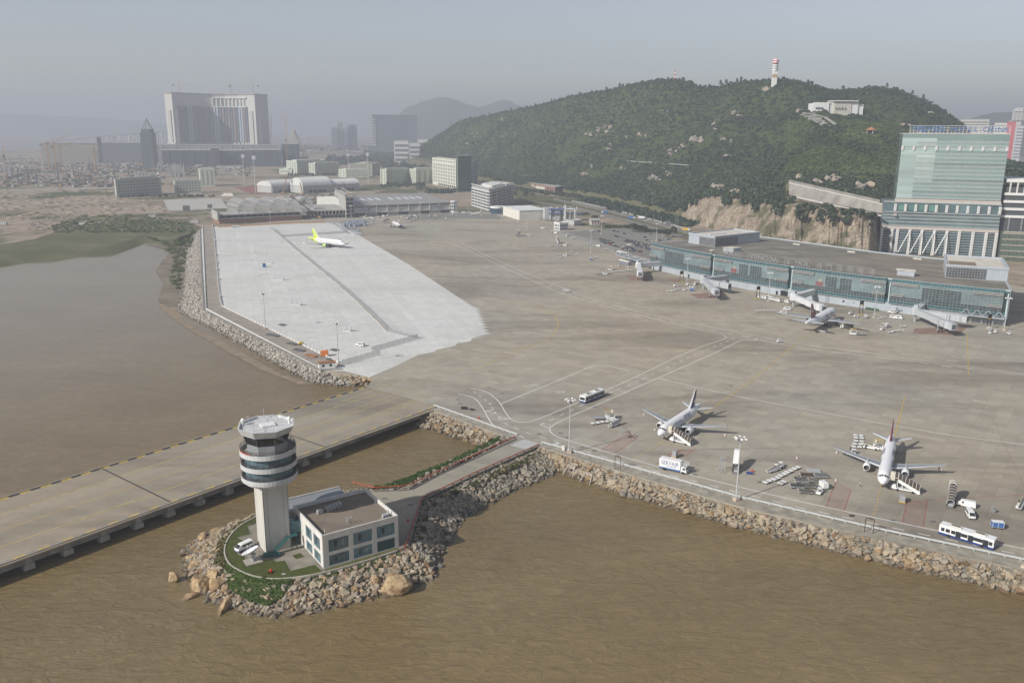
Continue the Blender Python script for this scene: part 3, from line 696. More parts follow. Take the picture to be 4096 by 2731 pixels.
for _ in range(2600):
    x=rr.uniform(1800,2090);q=hs(x,rr.uniform(.2,.75));px,py=pix(q)
    if 262<py<410 and not (1800<px<2050 and abs(py-(420+(px-1815)*.235))<6):GR2.append((q.x,q.y,q.z-.2,rr.uniform(1.2,2.6),.45))
foliage_mass('hillside_scrub',GR+GR2,LEAF2,BUSH)
pts=[]
for _ in range(4200):
    x=rr.uniform(1100,2010);t=rr.choice([rr.uniform(-.02,.005),rr.uniform(.078,.17),rr.uniform(.078,.17),rr.uniform(.06,.10)])
    if t<.01 and x>1570:continue
    if .058<t<.079 and noise.noise(Vector((x*.04,3,3)))<.05:continue
    q=hs(x,max(0,t),False)
    if t<0:dr=Vector((q.x,q.y,0)).normalized();q -=dr*rr.uniform(0,40);q.z=-.3
    if x>1545 and t>.08 and rr.random()<(.05 if x<1800 else .96):continue
    pts.append((q.x,q.y,q.z-.3,rr.uniform(1.8,3.8),rr.uniform(.8,1.3)))
foliage_mass('foothill_scrub',pts,LEAF,CROWNS)
BARK=mat((.10,.08,.06),.95,0,.2,2)
def tree_proto(name,seed,h,r,kind=0,mtl=None):
    root=thing(name,'x','tree');b=MB();rrr=random.Random(seed)
    b.cyl((0,0,-1),(rrr.uniform(-.2,.2),0,h*.6),.28,.14,6)
    for k in range(4):
        a=rrr.uniform(0,6.28);b.cyl((0,0,h*(.3+.1*k)),(math.cos(a)*r*.6,math.sin(a)*r*.6,h*(.6+.08*k)),.12,.05,5)
    b.build('trunk',BARK,root)
    A=crown_arrays(seed+70,110,1.0,.8 if kind==0 else 1.1,.2,-.6);B=A*np.array([r,r,h*.42],dtype=np.float32)+np.array([0,0,h*.32],dtype=np.float32)
    nq=len(B)//4;me=bpy.data.meshes.new('crown');me.from_pydata([tuple(v) for v in B.tolist()],[],[(4*i,4*i+1,4*i+2,4*i+3) for i in range(nq)]);me.materials.append(mtl or LEAF);me.update()
    put('crown',me,root);return root
TREES=[tree_proto('skyline_tree',1,8,3.4),tree_proto('skyline_tree',2,11,3.0,1),tree_proto('skyline_tree',3,7,4.0)]
used=set()
def plant(protos,q,sc,label,group,rr):
    k=rr.randrange(len(protos));pr=protos[k]
    if pr.name not in used:used.add(pr.name);o=pr;o.location=q;o['label']=label;o['group']=group;o.rotation_euler=(0,0,rr.uniform(0,6))
    else:o=dup(pr,q,rr.uniform(0,6),label,group)
    o.scale=(sc,sc,sc);return o
for i in range(110):
    x=1000+rr.random()*1180
    if 1760<x<1800:continue
    q=hs(x,rr.uniform(.985,1.0));plant(TREES,q,rr.uniform(.4,.95),'small ragged tree standing on the skyline ridge of the wooded hill','trees along the hill skyline',rr)
ST4=stone_mat('hill_granite',[(0,(.28,.25,.205)),(.35,(.38,.345,.29)),(.6,(.25,.22,.18)),(.8,(.38,.31,.225)),(1,(.32,.285,.24))])
RK4=[rock_mesh(900+k,1.2,.9,.7,16) for k in range(8)]
for me in RK4:me.materials.append(ST4)
def outcrop(px,py,w,h,n,size,label):
    c=hp(px,py);root=thing('rock_outcrop',label,'rocks',c)
    for k in range(n):
        a=rr.uniform(-1,1);e=rr.uniform(-1,1)*math.sqrt(1-a*a)
        q=hp(px+a*w,py+e*h);s=size*rr.uniform(.6,1.4)
        o=put('stone',RK4[k % 8],root,q-c+Vector((0,0,s*.6)));o.rotation_euler=(rr.uniform(-.4,.4),rr.uniform(-.4,.4),rr.uniform(0,6));o.scale=(s,s,s*rr.uniform(.8,1.3))
for i,a in enumerate([(1390,300,20,7,14,4.2,'largest pale rock outcrop on the left middle of the wooded slope'),(1358,311,16,5,9,3.2,'tail of pale rocks below the largest outcrop'),
    (1600,324,14,10,14,3.6,'tall cluster of pale boulders at the centre of the slope'),(1565,338,10,7,8,3.2,'stepped boulders left below the tall central cluster'),(1545,352,9,7,8,3.0,'tan boulders low on the slope left of centre'),
    (1475,313,10,5,7,2.8,'grey bare patch of rock left of the central cluster'),(1440,318,4,5,4,2.2,'small pair of white rocks in dense green'),(1397,340,9,7,8,2.8,'brownish scattered rocks below the left outcrop'),
    (1640,288,5,3,3,3.0,'single rounded white boulder on the upper slope'),(1690,262,10,5,5,3.0,'diagonal line of white rocks high on the slope'),(1520,258,18,2.5,7,2.2,'thin pale ledge on the upper slope'),
    (1234,288,9,2,4,2.4,'thin tan ledge on the left slope'),(1155,278,5,4,3,3.4,'square white boulder near the left ridge'),(1150,310,14,8,8,2.4,'scatter of small pale stones on the far left slope'),(1180,308,5,3,3,2.5,'two pale stones on the left slope'),
    (1100,310,20,10,12,2.6,'wide scatter of white stones at the hill\'s left shoulder'),(1072,330,3,6,3,3.2,'upright white rock at the hill\'s left end'),
    (1345,400,9,8,9,3.0,'pile of grey boulders near the hill foot'),(1365,385,7,4,4,3.2,'smooth grey dome of rock above the boulder pile'),(1430,390,9,3,5,2.4,'pale rubble patch near the hillside path'),(1505,412,14,7,14,2.8,'tumbled tan rubble above the road trees'),(1535,402,8,5,6,2.5,'upper end of the tan rubble patch'),
    (1660,322,6,6,6,2.8,'sloping pale rocks right of the central cluster'),(1683,330,6,4,4,2.6,'short row of rocks on the right middle slope'),(1672,360,14,4,6,2.2,'flat grey rocks above the cliff'),(1645,300,4,3,3,2.4,'small rock under the rounded white boulder'),
    (1760,209,9,3,6,3.2,'rounded boulders left of the radar tower base'),(1700,268,5,2,3,2.4,'small bright rocks below the diagonal line'),(1840,258,9,3,4,3.0,'orange bare rock left of the white villa'),(2082,290,9,4,6,2.6,'bare pale rocks right of the villa'),(2110,305,4,8,5,2.4,'steep strip of pale rock on the right hill'),(2130,262,12,3,4,2.2,'rocks on the right ridge line'),
    (1912,415,12,6,9,4.0,'orange weathered crag above the retaining wall'),(1880,420,7,4,5,3.0,'tan rocks left of the orange crag'),(1985,432,18,6,10,3.4,'long brown crag beside the glass hotel'),(1835,410,5,5,4,3.0,'tan crag at the left end of the wall road'),(1650,436,14,7,12,4.0,'pyramid of rock above the striped cliff face'),(1690,448,14,5,8,3.4,'broken rock along the cliff rim'),(1745,452,14,4,7,3.2,'rubble on the cliff rim')]):
    outcrop(*a)
WALLC=mat((.26,.245,.215),.9,0,.22,.12,streak=True)
wl=thing('retaining_wall','long grey concrete retaining wall carrying the hillside road left of the hotel','wall')
b=MB();wt=[];V=[]
for x in range(1812,2062,8):
    f=(x-1812)/250;top=at(x,421+f*57,914-f*62);bot=at(x,448+f*50,905-f*60);wt.append(top);V+=[tuple(top),tuple(bot),tuple(top+Vector((top.x,top.y,0)).normalized()*9)]
nn=len(V)//3
b.mat(0).add(V,[(3*i,3*i+1,3*i+4,3*i+3) for i in range(nn-1)]);b.mat(1).add(V,[(3*i,3*i+3,3*i+5,3*i+2) for i in range(nn-1)])
b.build('wall_face',[WALLC,mat((.17,.165,.155),.9)],wl)
MB().wallstrip([(p.x,p.y) for p in wt],0,.1,.2)
b=MB()
for a,c in zip(wt,wt[1:]):b.bar(a+Vector((0,0,.5)),c+Vector((0,0,.5)),.5,1.0)
b.build('parapet',mat((.50,.49,.46),.8),wl)
b=MB();up=[p+Vector((p.x,p.y,0)).normalized()*10 for p in wt]
for a,c in zip(up[:-6],up[1:-5]):b.bar(a+Vector((0,0,1.3)),c+Vector((0,0,1.3)),.6,3.4)
b.build('upper_wall',WALLC,wl)
b=MB()
for i in range(len(wt)-1):
    a,c=wt[i],wt[i+1];b.bar(at(1830+i*6.3,453+i*1.38,888-i*1.6),at(1836.3+i*6.3,454.4+i*1.38,886.4-i*1.6),1.2,1.6)
b.build('drainage_ledge',mat((.45,.44,.42),.9),wl)
k1=zr(2580,900,3.36);k2=zr(3000,950,3.92);k3=zr(3500,1000,2336/596);k4=zr(2200,780,3.92)
WHITE=mat((.70,.70,.68),.55,0,.08,.4);LGREY=mat((.44,.46,.48),.55,0,.08,.3);MGREY=mat((.28,.29,.30),.6,0,.1,.5);DGREY=mat((.10,.105,.11),.6,0,.15,.5);BLACK=mat((.018,.018,.02),.6,0,.1,1)
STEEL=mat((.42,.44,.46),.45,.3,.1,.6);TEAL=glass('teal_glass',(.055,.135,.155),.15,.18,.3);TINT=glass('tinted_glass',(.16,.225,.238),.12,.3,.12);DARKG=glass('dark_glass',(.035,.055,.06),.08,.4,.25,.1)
ROOFC=concrete('stained_roof',(.20,.183,.155),49,11,9,.16,.6,(.07,.065,.058),.15,.03,ss=.035,lane=.12)
CREAM=mat((.56,.53,.46),.8,0,.12,.2);PANEL=mat((.40,.435,.47),.5,0,.05,.25)
def tile_panel(name,col,sx,sz):
    g=NG(name);p=g.pos();q=g.n('SeparateXYZ',{0:p});sp=g.t.nodes[-1]
    L=g.ma('ADD',sp.outputs[0],sp.outputs[1]);fx=g.ma('FRACT',g.ma('DIVIDE',L,sx));fz=g.ma('FRACT',g.ma('DIVIDE',sp.outputs[2],sz))
    j=g.ma('MAXIMUM',g.ma('LESS_THAN',fx,.05),g.ma('LESS_THAN',fz,.06));c=g.mix(1,c4(col),g.ramp(g.noise(p,.2,4),[(.3,.9),(.7,1.06)]),'MULTIPLY')
    c=g.mix(g.ma('MULTIPLY',j,.35),c,(.08,.09,.10,1));return g.done(c,.5,.1,.4)
CLAD=tile_panel('grey_cladding',(.39,.43,.465),1.5,1.6)
term=thing('airport_terminal','long curved airport terminal with teal glass front and flat stained brown roof','terminal')
FL=[];q=Vector((112.2,675.0,0));NS=134;LS=268.0;ds=LS/NS
for i in range(NS+1):
    FL.append(q.copy());h=R(-66+34*(i+.5)/NS);q=q+Vector((math.cos(h),math.sin(h),0))*ds
def fp(s,z=0.0,out=0.0):
    i=max(0,min(NS-1,int(s/ds)));u=s/ds-i;p=lerp(FL[i],FL[i+1],u);h=R(-66+34*s/LS);n=Vector((math.sin(h),-math.cos(h),0));p=p+n*out;p.z=z;return p
def fh(s):return R(-66+34*s/LS)
def s_at(fn,x,y,z):
    t=fn(x,y,z);return min((((fp(k*.5)-Vector((t.x,t.y,0))).length),k*.5) for k in range(int(LS*2)))[1]
TZ=20.8
back=[Vector((286+15,474+33,0)),Vector((321,553,0)),Vector((330,580,0)),Vector((305,600,0)),Vector((272,633,0)),Vector((247,672,0)),Vector((220,712,0)),Vector((211,724,0))]
back=[Vector((FL[-1].x+15.5,FL[-1].y+33,0))]+back[1:]
roofp=[(p.x,p.y) for p in FL[::4]]+[(FL[-1].x,FL[-1].y)]+[(p.x,p.y) for p in back]
MB().prism([(p[0],p[1]) for p in roofp],0.0,20.0).build('core',[mat((.12,.13,.13),.8)],term,tri=True)
o=sheet('roof',roofp,20.05,ROOFC,term)
b=MB();loop=[Vector((p[0],p[1],20.4)) for p in roofp];loop.append(loop[0])
for a,c in zip(loop,loop[1:]):b.bar(a,c,.9,.9)
b.build('parapet',PANEL,term)
recess=[0.0]+[s_at(k1,815,410,20.8),s_at(k1,1855,580,20.8),s_at(k2,2110,675,20.8)]+[s_at(k3,2085,635,20.8),LS]
for r0,r1 in zip(recess,recess[1:]):
    b=MB();n=max(1,int(r1-r0));w_=(r1-r0)/n
    for k in range(n):s=r0+k*w_;b.quad(fp(s,.0,.5),fp(s+w_,.0,.5),fp(s+w_,5.6,.5),fp(s,5.6,.5))
    b.build('cladding_wall',CLAD,term)
ROWS=8;Z0,Z1=7.6,18.8
for bi in range(len(recess)-1):
    s0,s1=recess[bi]+(1.6 if bi else .2),recess[bi+1]-(1.6 if bi<4 else 0.2)
    n=max(2,int((s1-s0)/1.9));du=(s1-s0)/n;g1=MB();g2=MB();g3=MB();ml=MB();lv=[MB() for _ in range(4)];OUT=1.6
    for i in range(n):
        a,c=s0+i*du,s0+(i+1)*du;f=(i+.5)/n
        for r in range(ROWS):
            z0=Z0+(Z1-Z0)*r/ROWS;z1=Z0+(Z1-Z0)*(r+1)/ROWS
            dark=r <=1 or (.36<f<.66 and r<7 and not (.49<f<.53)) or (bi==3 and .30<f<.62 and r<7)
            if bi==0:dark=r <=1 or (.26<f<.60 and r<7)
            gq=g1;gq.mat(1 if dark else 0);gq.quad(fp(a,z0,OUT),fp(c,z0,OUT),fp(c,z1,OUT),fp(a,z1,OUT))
        g2.quad(fp(a,5.5,OUT),fp(c,5.5,OUT),fp(c,7.6,OUT),fp(a,7.6,OUT));g3.quad(fp(a,18.8,OUT),fp(c,18.8,OUT),fp(c,20.9,OUT),fp(a,20.9,OUT))
        ml.bar(fp(a,5.5,OUT+.1),fp(a,20.9,OUT+.1),.13)
        for r in list(range(ROWS+1)):z=Z0+(Z1-Z0)*r/ROWS;ml.bar(fp(a,z,OUT+.1),fp(c,z,OUT+.1),.16)
        ml.bar(fp(a,20.95,OUT+.05),fp(c,20.95,OUT+.05),.3);ml.bar(fp(a,5.45,OUT),fp(c,5.45,OUT),.3)
        if f<.26 or f>.74:
            for k in range(3):lv[f>.5].bar(fp(a,17.3+k*.7,OUT+1.0),fp(c,17.3+k*.7,OUT+1.0),.35)
        if f<.14 or f>.86:
            for k in range(3):lv[2+(f>.5)].bar(fp(a,10.4+k*.7,OUT+1.0),fp(c,10.4+k*.7,OUT+1.0),.35)
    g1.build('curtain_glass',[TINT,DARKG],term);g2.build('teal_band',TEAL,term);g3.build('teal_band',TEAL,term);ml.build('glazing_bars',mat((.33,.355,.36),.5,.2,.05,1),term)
    for q in lv:
        if q.v:q.build('louvres',mat((.34,.335,.32),.5,.2,.05,1),term)
    b=MB();b.quad(fp(s0,5.5,0),fp(s0,5.5,OUT),fp(s0,20.9,OUT),fp(s0,20.9,0)).quad(fp(s1,5.5,OUT),fp(s1,5.5,0),fp(s1,20.9,0),fp(s1,20.9,OUT))
    for a in np.arange(s0,s1-.5,2.0):b.quad(fp(a,20.92,0),fp(a,20.92,OUT),fp(min(a+2,s1),20.92,OUT),fp(min(a+2,s1),20.92,0));b.quad(fp(a,5.5,OUT),fp(a,5.5,0),fp(min(a+2,s1),5.5,0),fp(min(a+2,s1),5.5,OUT))
    b.build('bay_cheeks',TEAL,term)
for r in recess[1:-1]:
    b=MB();b.quad(fp(r-1.6,5.5,.4),fp(r+1.6,5.5,.4),fp(r+1.6,18.8,.4),fp(r-1.6,18.8,.4));b.build('recessed_glass',DARKG,term)
    b=MB();b.quad(fp(r-1.6,18.8,.4),fp(r+1.6,18.8,.4),fp(r+1.6,20.9,.4),fp(r-1.6,20.9,.4));b.quad(fp(r-1.6,5.5,.45),fp(r+1.6,5.5,.45),fp(r+1.6,7.6,.45),fp(r-1.6,7.6,.45));b.build('recessed_teal',TEAL,term)
    b=MB();b.cyl(fp(r+.6,5.5,1.0),fp(r+.6,18.8,1.0),.45,n=8);b.build('column',mat((.45,.56,.57),.4),term)
for fn,x,y,ww,hh in ((k2,420,900,5.5,3.6),(k2,610,930,5.5,3.6),(k2,1355,1037,1.2,1.3),(k2,1517,1060,1.3,1.2),(k1,1268,838,.9,1.2),(k1,1690,930,1.6,2.6),(k1,545,690,1.6,2.6)):
    z=1.8 if hh>3 else (2.6 if hh<2 else 1.3);t=s_at(fn,x,y,z)
    b=MB();b.quad(fp(t-ww/2,z-hh/2,.56),fp(t+ww/2,z-hh/2,.56),fp(t+ww/2,z+hh/2,.56),fp(t-ww/2,z+hh/2,.56));b.build('doorway',BLACK if hh>1.25 else MGREY,term)
for fn,x,y in ((k1,1195,610),(k2,1110,720)):
    t=s_at(fn,x,y,12);b=MB();b.mat(0).quad(fp(t-2.6,10.6,1.66),fp(t+2.6,10.6,1.66),fp(t+2.6,13.4,1.66),fp(t-2.6,13.4,1.66));b.mat(1).quad(fp(t-.8,13.4,1.66),fp(t+1.4,13.4,1.66),fp(t+1.4,15.2,1.66),fp(t-.8,15.2,1.66));b.build('banner',[mat((.20,.04,.04),.6),mat((.32,.31,.20),.6)],term)
b=MB()
for a,c in zip([Vector((p[0],p[1],0)) for p in roofp[-9:]],[Vector((p[0],p[1],0)) for p in roofp[-8:]+[roofp[0]]]):
    dr=(c-a).normalized();nn=Vector((dr.y,-dr.x,0))*.3;a=a+nn;c=c+nn;b.quad((a.x,a.y,0),(c.x,c.y,0),(c.x,c.y,20.5),(a.x,a.y,20.5))
b.build('side_cladding',CLAD,term)
def roofbox(name,A,B,Cp,h,z=20.05,glassy=None):
    u=(B-A);v=(Cp-B);Dp=A+v
    bx=MB();bx.prism([(A.x,A.y),(B.x,B.y),(Cp.x,Cp.y),(Dp.x,Dp.y)],z,z+h);o=bx.build(name,CLAD,term)
    b=MB();P=[A,B,Cp,Dp,A]
    for a,c in zip(P,P[1:]):b.bar(Vector((a.x,a.y,z+h+.35)),Vector((c.x,c.y,z+h+.35)),1.0,1.1)
    b.build('coping',PANEL,o)
    cen=(A+Cp)/2;b=MB();b.prism([(cen.x+(p.x-cen.x)*.93,cen.y+(p.y-cen.y)*.93) for p in (A,B,Cp,Dp)],z+h-.2,z+h+.12);b.build('plant_roof',CREAM,o)
    return o,u,v,Dp
A,B,Cp=zG(1272,395,20),zG(1510,432,20),zG(1922,386,20)
o,u,v,Dp=roofbox('plant_room',A,B,Cp,7.4)
def facade_glass(P,Q,z0,z1,nx,nz,mt,par,bars=STEEL,off=.12,name='glazing'):
    dr=(Q-P);dr.z=0;L=dr.length;dr /= L;nn=Vector((dr.y,-dr.x,0))*off
    b=MB();a=P+nn;c=Q+nn;b.quad((a.x,a.y,z0),(c.x,c.y,z0),(c.x,c.y,z1),(a.x,a.y,z1));b.build(name,mt,par)
    if nx:
        b=MB()
        for i in range(nx+1):p=a+dr*(L*i/nx);b.bar((p.x,p.y,z0),(p.x,p.y,z1),.14)
        for k in range(nz+1):zz=z0+(z1-z0)*k/nz;b.bar((a.x,a.y,zz),(c.x,c.y,zz),.14)
        b.build('glazing_bars',bars,par)
GREYG=glass('grey_glass',(.10,.105,.11),.2,.3,.2,.1)
facade_glass(lerp(A,B,.42),lerp(A,B,.99),20.4,26.4,14,4,GREYG,o);facade_glass(lerp(B,Cp,.01),lerp(B,Cp,.5),20.4,26.4,16,4,GREYG,o)
for i in range(5):
    p=lerp(lerp(A,B,.55),lerp(Dp,Cp,.55),.16+.07*i)+Vector((0,0,8.0));MB().lathe([(1.5,27.5),(1.6,28.3),(1.2,28.5)],10,(p.x,p.y)).build('roof_fan',LGREY,o)
A,B=zH(1625,712,20),zH(2195,750,20);v=(zH(2142,532,28)-zH(2212,640,28));Cp=B+v*.9
o,u,v,Dp=roofbox('plant_room',A,B,Cp,7.4);facade_glass(lerp(A,B,.01),lerp(A,B,.66),20.4,26.6,14,4,GREYG,o)
MB().prism([(p.x,p.y) for p in (lerp(A,Dp,.12)+u*.05,lerp(A,Dp,.12)+u*.5,lerp(A,Dp,.45)+u*.5,lerp(A,Dp,.45)+u*.05)],27.2,27.75).build('roof_patch',mat((.22,.17,.12),.9),o)
for A,B,dv in ((k1(1050,365,20),k1(1185,378,20),Vector((7,5,0))),(k3(340,395,20),k3(612,420,20),Vector((2.5,5.5,0))),):
    Cp=B+dv;bx=MB();bx.prism([(A.x,A.y),(B.x,B.y),(Cp.x,Cp.y),((A+dv).x,(A+dv).y)],20.05,23.2);o=bx.build('roof_hut',CLAD,term)
    cen=(A+Cp)/2;MB().prism([(cen.x+(p.x-cen.x)*1.12,cen.y+(p.y-cen.y)*1.12) for p in (A,B,Cp,A+dv)],23.22,23.6).build('hut_roof',CREAM,o)
for fn,x,y in ((k2,730,106),(k2,1590,226),(k3,665,138)):
    p=fn(x,y,20.6);MB().box((p.x,p.y,20.6),(6,.8,.9),R(-50)).build('roof_vent',CREAM,term)
p=k1(890,375,20.8);b=MB();b.lathe([(.2,20.1),(.2,21.2)],8,(p.x,p.y));b.lathe([(.05,21.2),(1.1,21.9),(1.7,22.9),(1.75,23.0),(1.0,22.2)],12,(p.x,p.y));b.build('satellite_dish',CREAM,term)
sa,sb=s_at(k1,975,400,21.5),s_at(k2,1960,600,21.5)
SIGN=mat((.24,.237,.23),.6,.2,.05,1)
words='AEROPORTO  INTERNACIONAL  DE  MACAU'
n=len(words);Lw=(sb-sa)*.62;stp=Lw/n
sg=thing('roof_sign','long rooftop sign of open metal letters along the terminal front edge','sign')
for i,ch in enumerate(words):
    if ch==' ':continue
    s=sa+(i+.5)*stp;me=text_mesh(ch,5.2,.15)
    if not me.materials:me.materials.append(SIGN)
    o=put('letter',me,sg,fp(s,23.0,-1.4));o.rotation_euler=(R(90),0,fh(s));o.scale=(.85,.85,1)
zh='澳門國際機場';s0=sa+Lw+3
for i,ch in enumerate(zh):
    s=s0+(i+.5)*(sb-s0)/6;me=text_mesh(ch,4.2,.12)
    if not me.materials:me.materials.append(SIGN)
    o=put('letter',me,sg,fp(s,23.0,-1.4));o.rotation_euler=(R(90),0,fh(s))
b=MB()
for s in np.arange(sa,sb,6.0):b.bar(fp(s,20.0,-1.7),fp(s,25.2,-1.7),.2);b.bar(fp(s,20.0,-3.2),fp(s,24,-1.7),.15)
for z in (21.2,25.2):
    for s in np.arange(sa,sb-6,6.0):b.bar(fp(s,z,-1.7),fp(s+6,z,-1.7),.12)
b.build('sign_frame',SIGN,sg)
def canopy(P,Q,depth,label,nseg,z=5.0):
    root=thing('truss_canopy',label,'canopy');dr=(Q-P).normalized();nn=Vector((dr.y,-dr.x,0))
    b=MB();b.quad((P.x,P.y,z),(Q.x,Q.y,z),(Q.x+nn.x*depth,Q.y+nn.y*depth,z),(P.x+nn.x*depth,P.y+nn.y*depth,z));b.build('glass_roof',glass('canopy_glass%d' % nseg,(.22,.27,.29),.2),root)
    b=MB();L=(Q-P).length
    for k in range(nseg+1):
        c=P+dr*(L*k/nseg);e=c+nn*depth;b.bar((c.x,c.y,z+.1),(e.x,e.y,z+.1),.35)
        m0=(c+e)/2
        if k<nseg:
            c2=P+dr*(L*(k+1)/nseg);e2=c2+nn*depth;t=(c+e+c2+e2)/4;tp=(t.x,t.y,z+3.2)
            for w_ in (c,e,c2,e2):b.bar((w_.x,w_.y,z+.2),tp,.3)
    b.bar((P.x+nn.x*depth,P.y+nn.y*depth,z),(Q.x+nn.x*depth,Q.y+nn.y*depth,z),.6);b.bar((P.x,P.y,z),(Q.x,Q.y,z),.6)
    b.build('truss',STEEL,root)
    b=MB()
    for k in range(nseg+1):c=P+dr*(L*k/nseg)+nn*depth*.5;b.cyl((c.x,c.y,0),(c.x,c.y,z),.22)
    b.build('posts',STEEL,root)
canopy(k4(1150,930,5),k4(1600,1060,5),7,'glass canopy on steel trusses at the left end of the terminal',4)
canopy(fp(s_at(k3,1275,970,6)+2,5,.8),fp(LS-1,5,.8),6,'steel tube canopy along the right end of the terminal front',4)
for c_ in ():pass
RIB=tile_panel('ribbed_bridge_cladding',(.46,.48,.50),.9,30)
RIBW=tile_panel('white_ribbed_cladding',(.62,.63,.64),.9,30)
def tunnel(root,name,a,c,w,h,m):
    b=MB();b.bar(a,c,w,h);return b.build(name,m,root)
def boarding_bridge(face,rot,heads,label,mtl):
    root=thing('boarding_bridge',label,'boarding bridge',(rot.x,rot.y,0));O=Vector((rot.x,rot.y,0))
    f=face-O;tunnel(root,'fixed_tunnel',f,Vector((0,0,6.2)),3.4,3.4,mtl)
    b=MB();b.lathe([(2.4,4.2),(2.6,4.4),(2.6,8.2),(2.2,8.6)],14);b.build('rotunda',mtl,root);b=MB();b.cyl((0,0,0),(0,0,4.4),.7,n=10);b.build('rotunda_column',STEEL,root)
    b=MB();m0=f*.5;b.cyl((m0.x,m0.y,0),(m0.x,m0.y,4.6),.4);b.build('support_column',STEEL,root)
    b=MB();b.box((0,0,9.4),(3.2,2.2,1.3),heading(O,face));b.build('air_conditioner',LGREY,root)
    for hd in heads:
        e=hd-O;dr=Vector((e.x,e.y,0)).normalized();e1=Vector((e.x*.55,e.y*.55,5.9));e2=Vector((e.x*.84,e.y*.84,5.7))
        t1=tunnel(root,'tunnel',Vector((dr.x*2,dr.y*2,6.2)),e1,3.0,3.1,mtl);tunnel(root,'telescopic_tunnel',Vector((e.x*.5,e.y*.5,5.95)),e2,3.4,3.5,mtl)
        hg=math.atan2(dr.y,dr.x);b=MB();b.lathe([(2.3,3.8),(2.4,4.0),(2.4,7.4),(2.0,7.7)],12,(e.x*.9,e.y*.9));c=b.build('bridge_head',mtl,root)
        b=MB();p=Vector((e.x,e.y,5.6));b.bar(p-dr*1.2+Vector((0,0,0)),p+dr*1.6,3.3,3.6);b.build('docking_hood',LGREY,root)
        b=MB();q_=p+dr*1.65;sd_=Vector((-dr.y,dr.x,0));b.quad(q_-sd_*1.3+Vector((0,0,-1.3)),q_+sd_*1.3+Vector((0,0,-1.3)),q_+sd_*1.3+Vector((0,0,1.4)),q_-sd_*1.3+Vector((0,0,1.4)));b.build('doorway',DGREY,root)
        b=MB();lx,ly=e.x*.72,e.y*.72
        for s_ in (-1,1):b.bar((lx+sd_.x*1.9*s_,ly+sd_.y*1.9*s_,.6),(lx+sd_.x*1.9*s_,ly+sd_.y*1.9*s_,7.2),.45)
        b.bar((lx-sd_.x*1.9,ly-sd_.y*1.9,3.6),(lx+sd_.x*1.9,ly+sd_.y*1.9,3.6),.5);b.build('lift_columns',STEEL,root)
        for s_ in (-1,1):
            b=MB();cx,cy=lx+sd_.x*1.2*s_,ly+sd_.y*1.2*s_;b.cyl((cx-sd_.x*.3,cy-sd_.y*.3,.55),(cx+sd_.x*.3,cy+sd_.y*.3,.55),.55,n=10);b.build('wheel',BLACK,root)
        b=MB();sx_=e*.93;b.bar((sx_.x+sd_.x*2.6,sx_.y+sd_.y*2.6,4.0),(sx_.x+sd_.x*2.6-dr.x*6,sx_.y+sd_.y*2.6-dr.y*6,.3),1.0,.25);b.build('service_stair',STEEL,root)
boarding_bridge(zG(1090,575,6.2),zG(815,600,6.2),[zG(828,682,5.6)],'white boarding bridge at the left end gate of the terminal',RIBW)
boarding_bridge(k1(1160,695,6.2),k1(790,745,6.2),[k1(960,905,5.6),k1(1115,820,5.6)],'grey double boarding bridge at the second gate from the left',RIB)
boarding_bridge(k2(1060,830,6.2),k2(690,935,6.2),[k2(1140,1110,5.6)],'pale boarding bridge docked to the airliner with maroon tail',RIBW)
boarding_bridge(k3(810,830,6.2),k3(640,960,6.2),[k3(1215,1200,5.6),k3(1400,1080,5.6)],'grey double boarding bridge at the rightmost gate',RIB)
HO=Vector((338.5,778,0));ha=R(-18.8);hu=Vector((math.cos(ha),math.sin(ha),0));hv=Vector((-hu.y,hu.x,0))
def hq(u,v,z):p=HO+hu*u+hv*v;return Vector((p.x,p.y,z))
hotel=thing('glass_hotel','tall pale green glass hotel with blue rooftop letters behind the terminal','hotel')
HG=glass('hotel_glass',(.24,.345,.335),.10,.12,.03,.35);HG2=glass('hotel_glass_pale',(.40,.50,.475),.12,.06,.05,.3);HGD=glass('hotel_glass_dark',(.10,.155,.165),.08,.35,.06,.2);BEIGE=mat((.46,.42,.38),.8,0,.06,.2);HWHITE=mat((.66,.65,.63),.6,0,.05,.4)
LOWW,TW0,TW1=95.5,9.5,94.0
MB().prism([(p.x,p.y) for p in (hq(0,0,0),hq(LOWW,0,0),hq(LOWW,34,0),hq(0,34,0))],-.3,46.8).build('podium_core',mat((.13,.15,.155),.6),hotel)
MB().prism([(p.x,p.y) for p in (hq(TW0,1,0),hq(TW1,1,0),hq(TW1,26,0),hq(TW0,26,0))],46.8,106.5).build('tower_core',mat((.25,.30,.29),.6),hotel)
def hband(u0,u1,z0,z1,v,m,name):MB().quad(hq(u0,v,z0),hq(u1,v,z0),hq(u1,v,z1),hq(u0,v,z1)).build(name,m,hotel)
nf=15;FHh=(103.0-50.2)/nf
for k in range(nf):
    z0=50.2+k*FHh
    if k==12:
        hband(TW0,TW1,z0,z0+FHh,.9,HG2,'glass_band');continue
    hband(TW0,TW0+13,z0,z0+FHh,.5,HG2,'glass_band');hband(TW0+13,TW0+28,z0,z0+FHh,.52,HG2 if k>3 else HG,'glass_band');hband(TW0+28,TW1,z0,z0+FHh,.5,HG,'glass_band')
    b=MB()
    for zz in (.12,.62,1.1):b.bar(hq(TW0+13,.42,z0+zz),hq(TW1,.42,z0+zz),.22)
    b.build('floor_rails',mat((.50,.51,.49),.6),hotel)
hband(TW0,TW1,103.0,106.6,.5,HG,'glass_band')
b=MB()
for u in np.arange(TW0,TW1+.1,1.69):b.bar(hq(u,.44,50),hq(u,.44,106.5),.09)
for z in np.arange(50.2,106,1.76):b.bar(hq(TW0,.44,z),hq(TW0+13,.44,z),.09)
b.build('glazing_bars',mat((.38,.45,.44),.5),hotel)
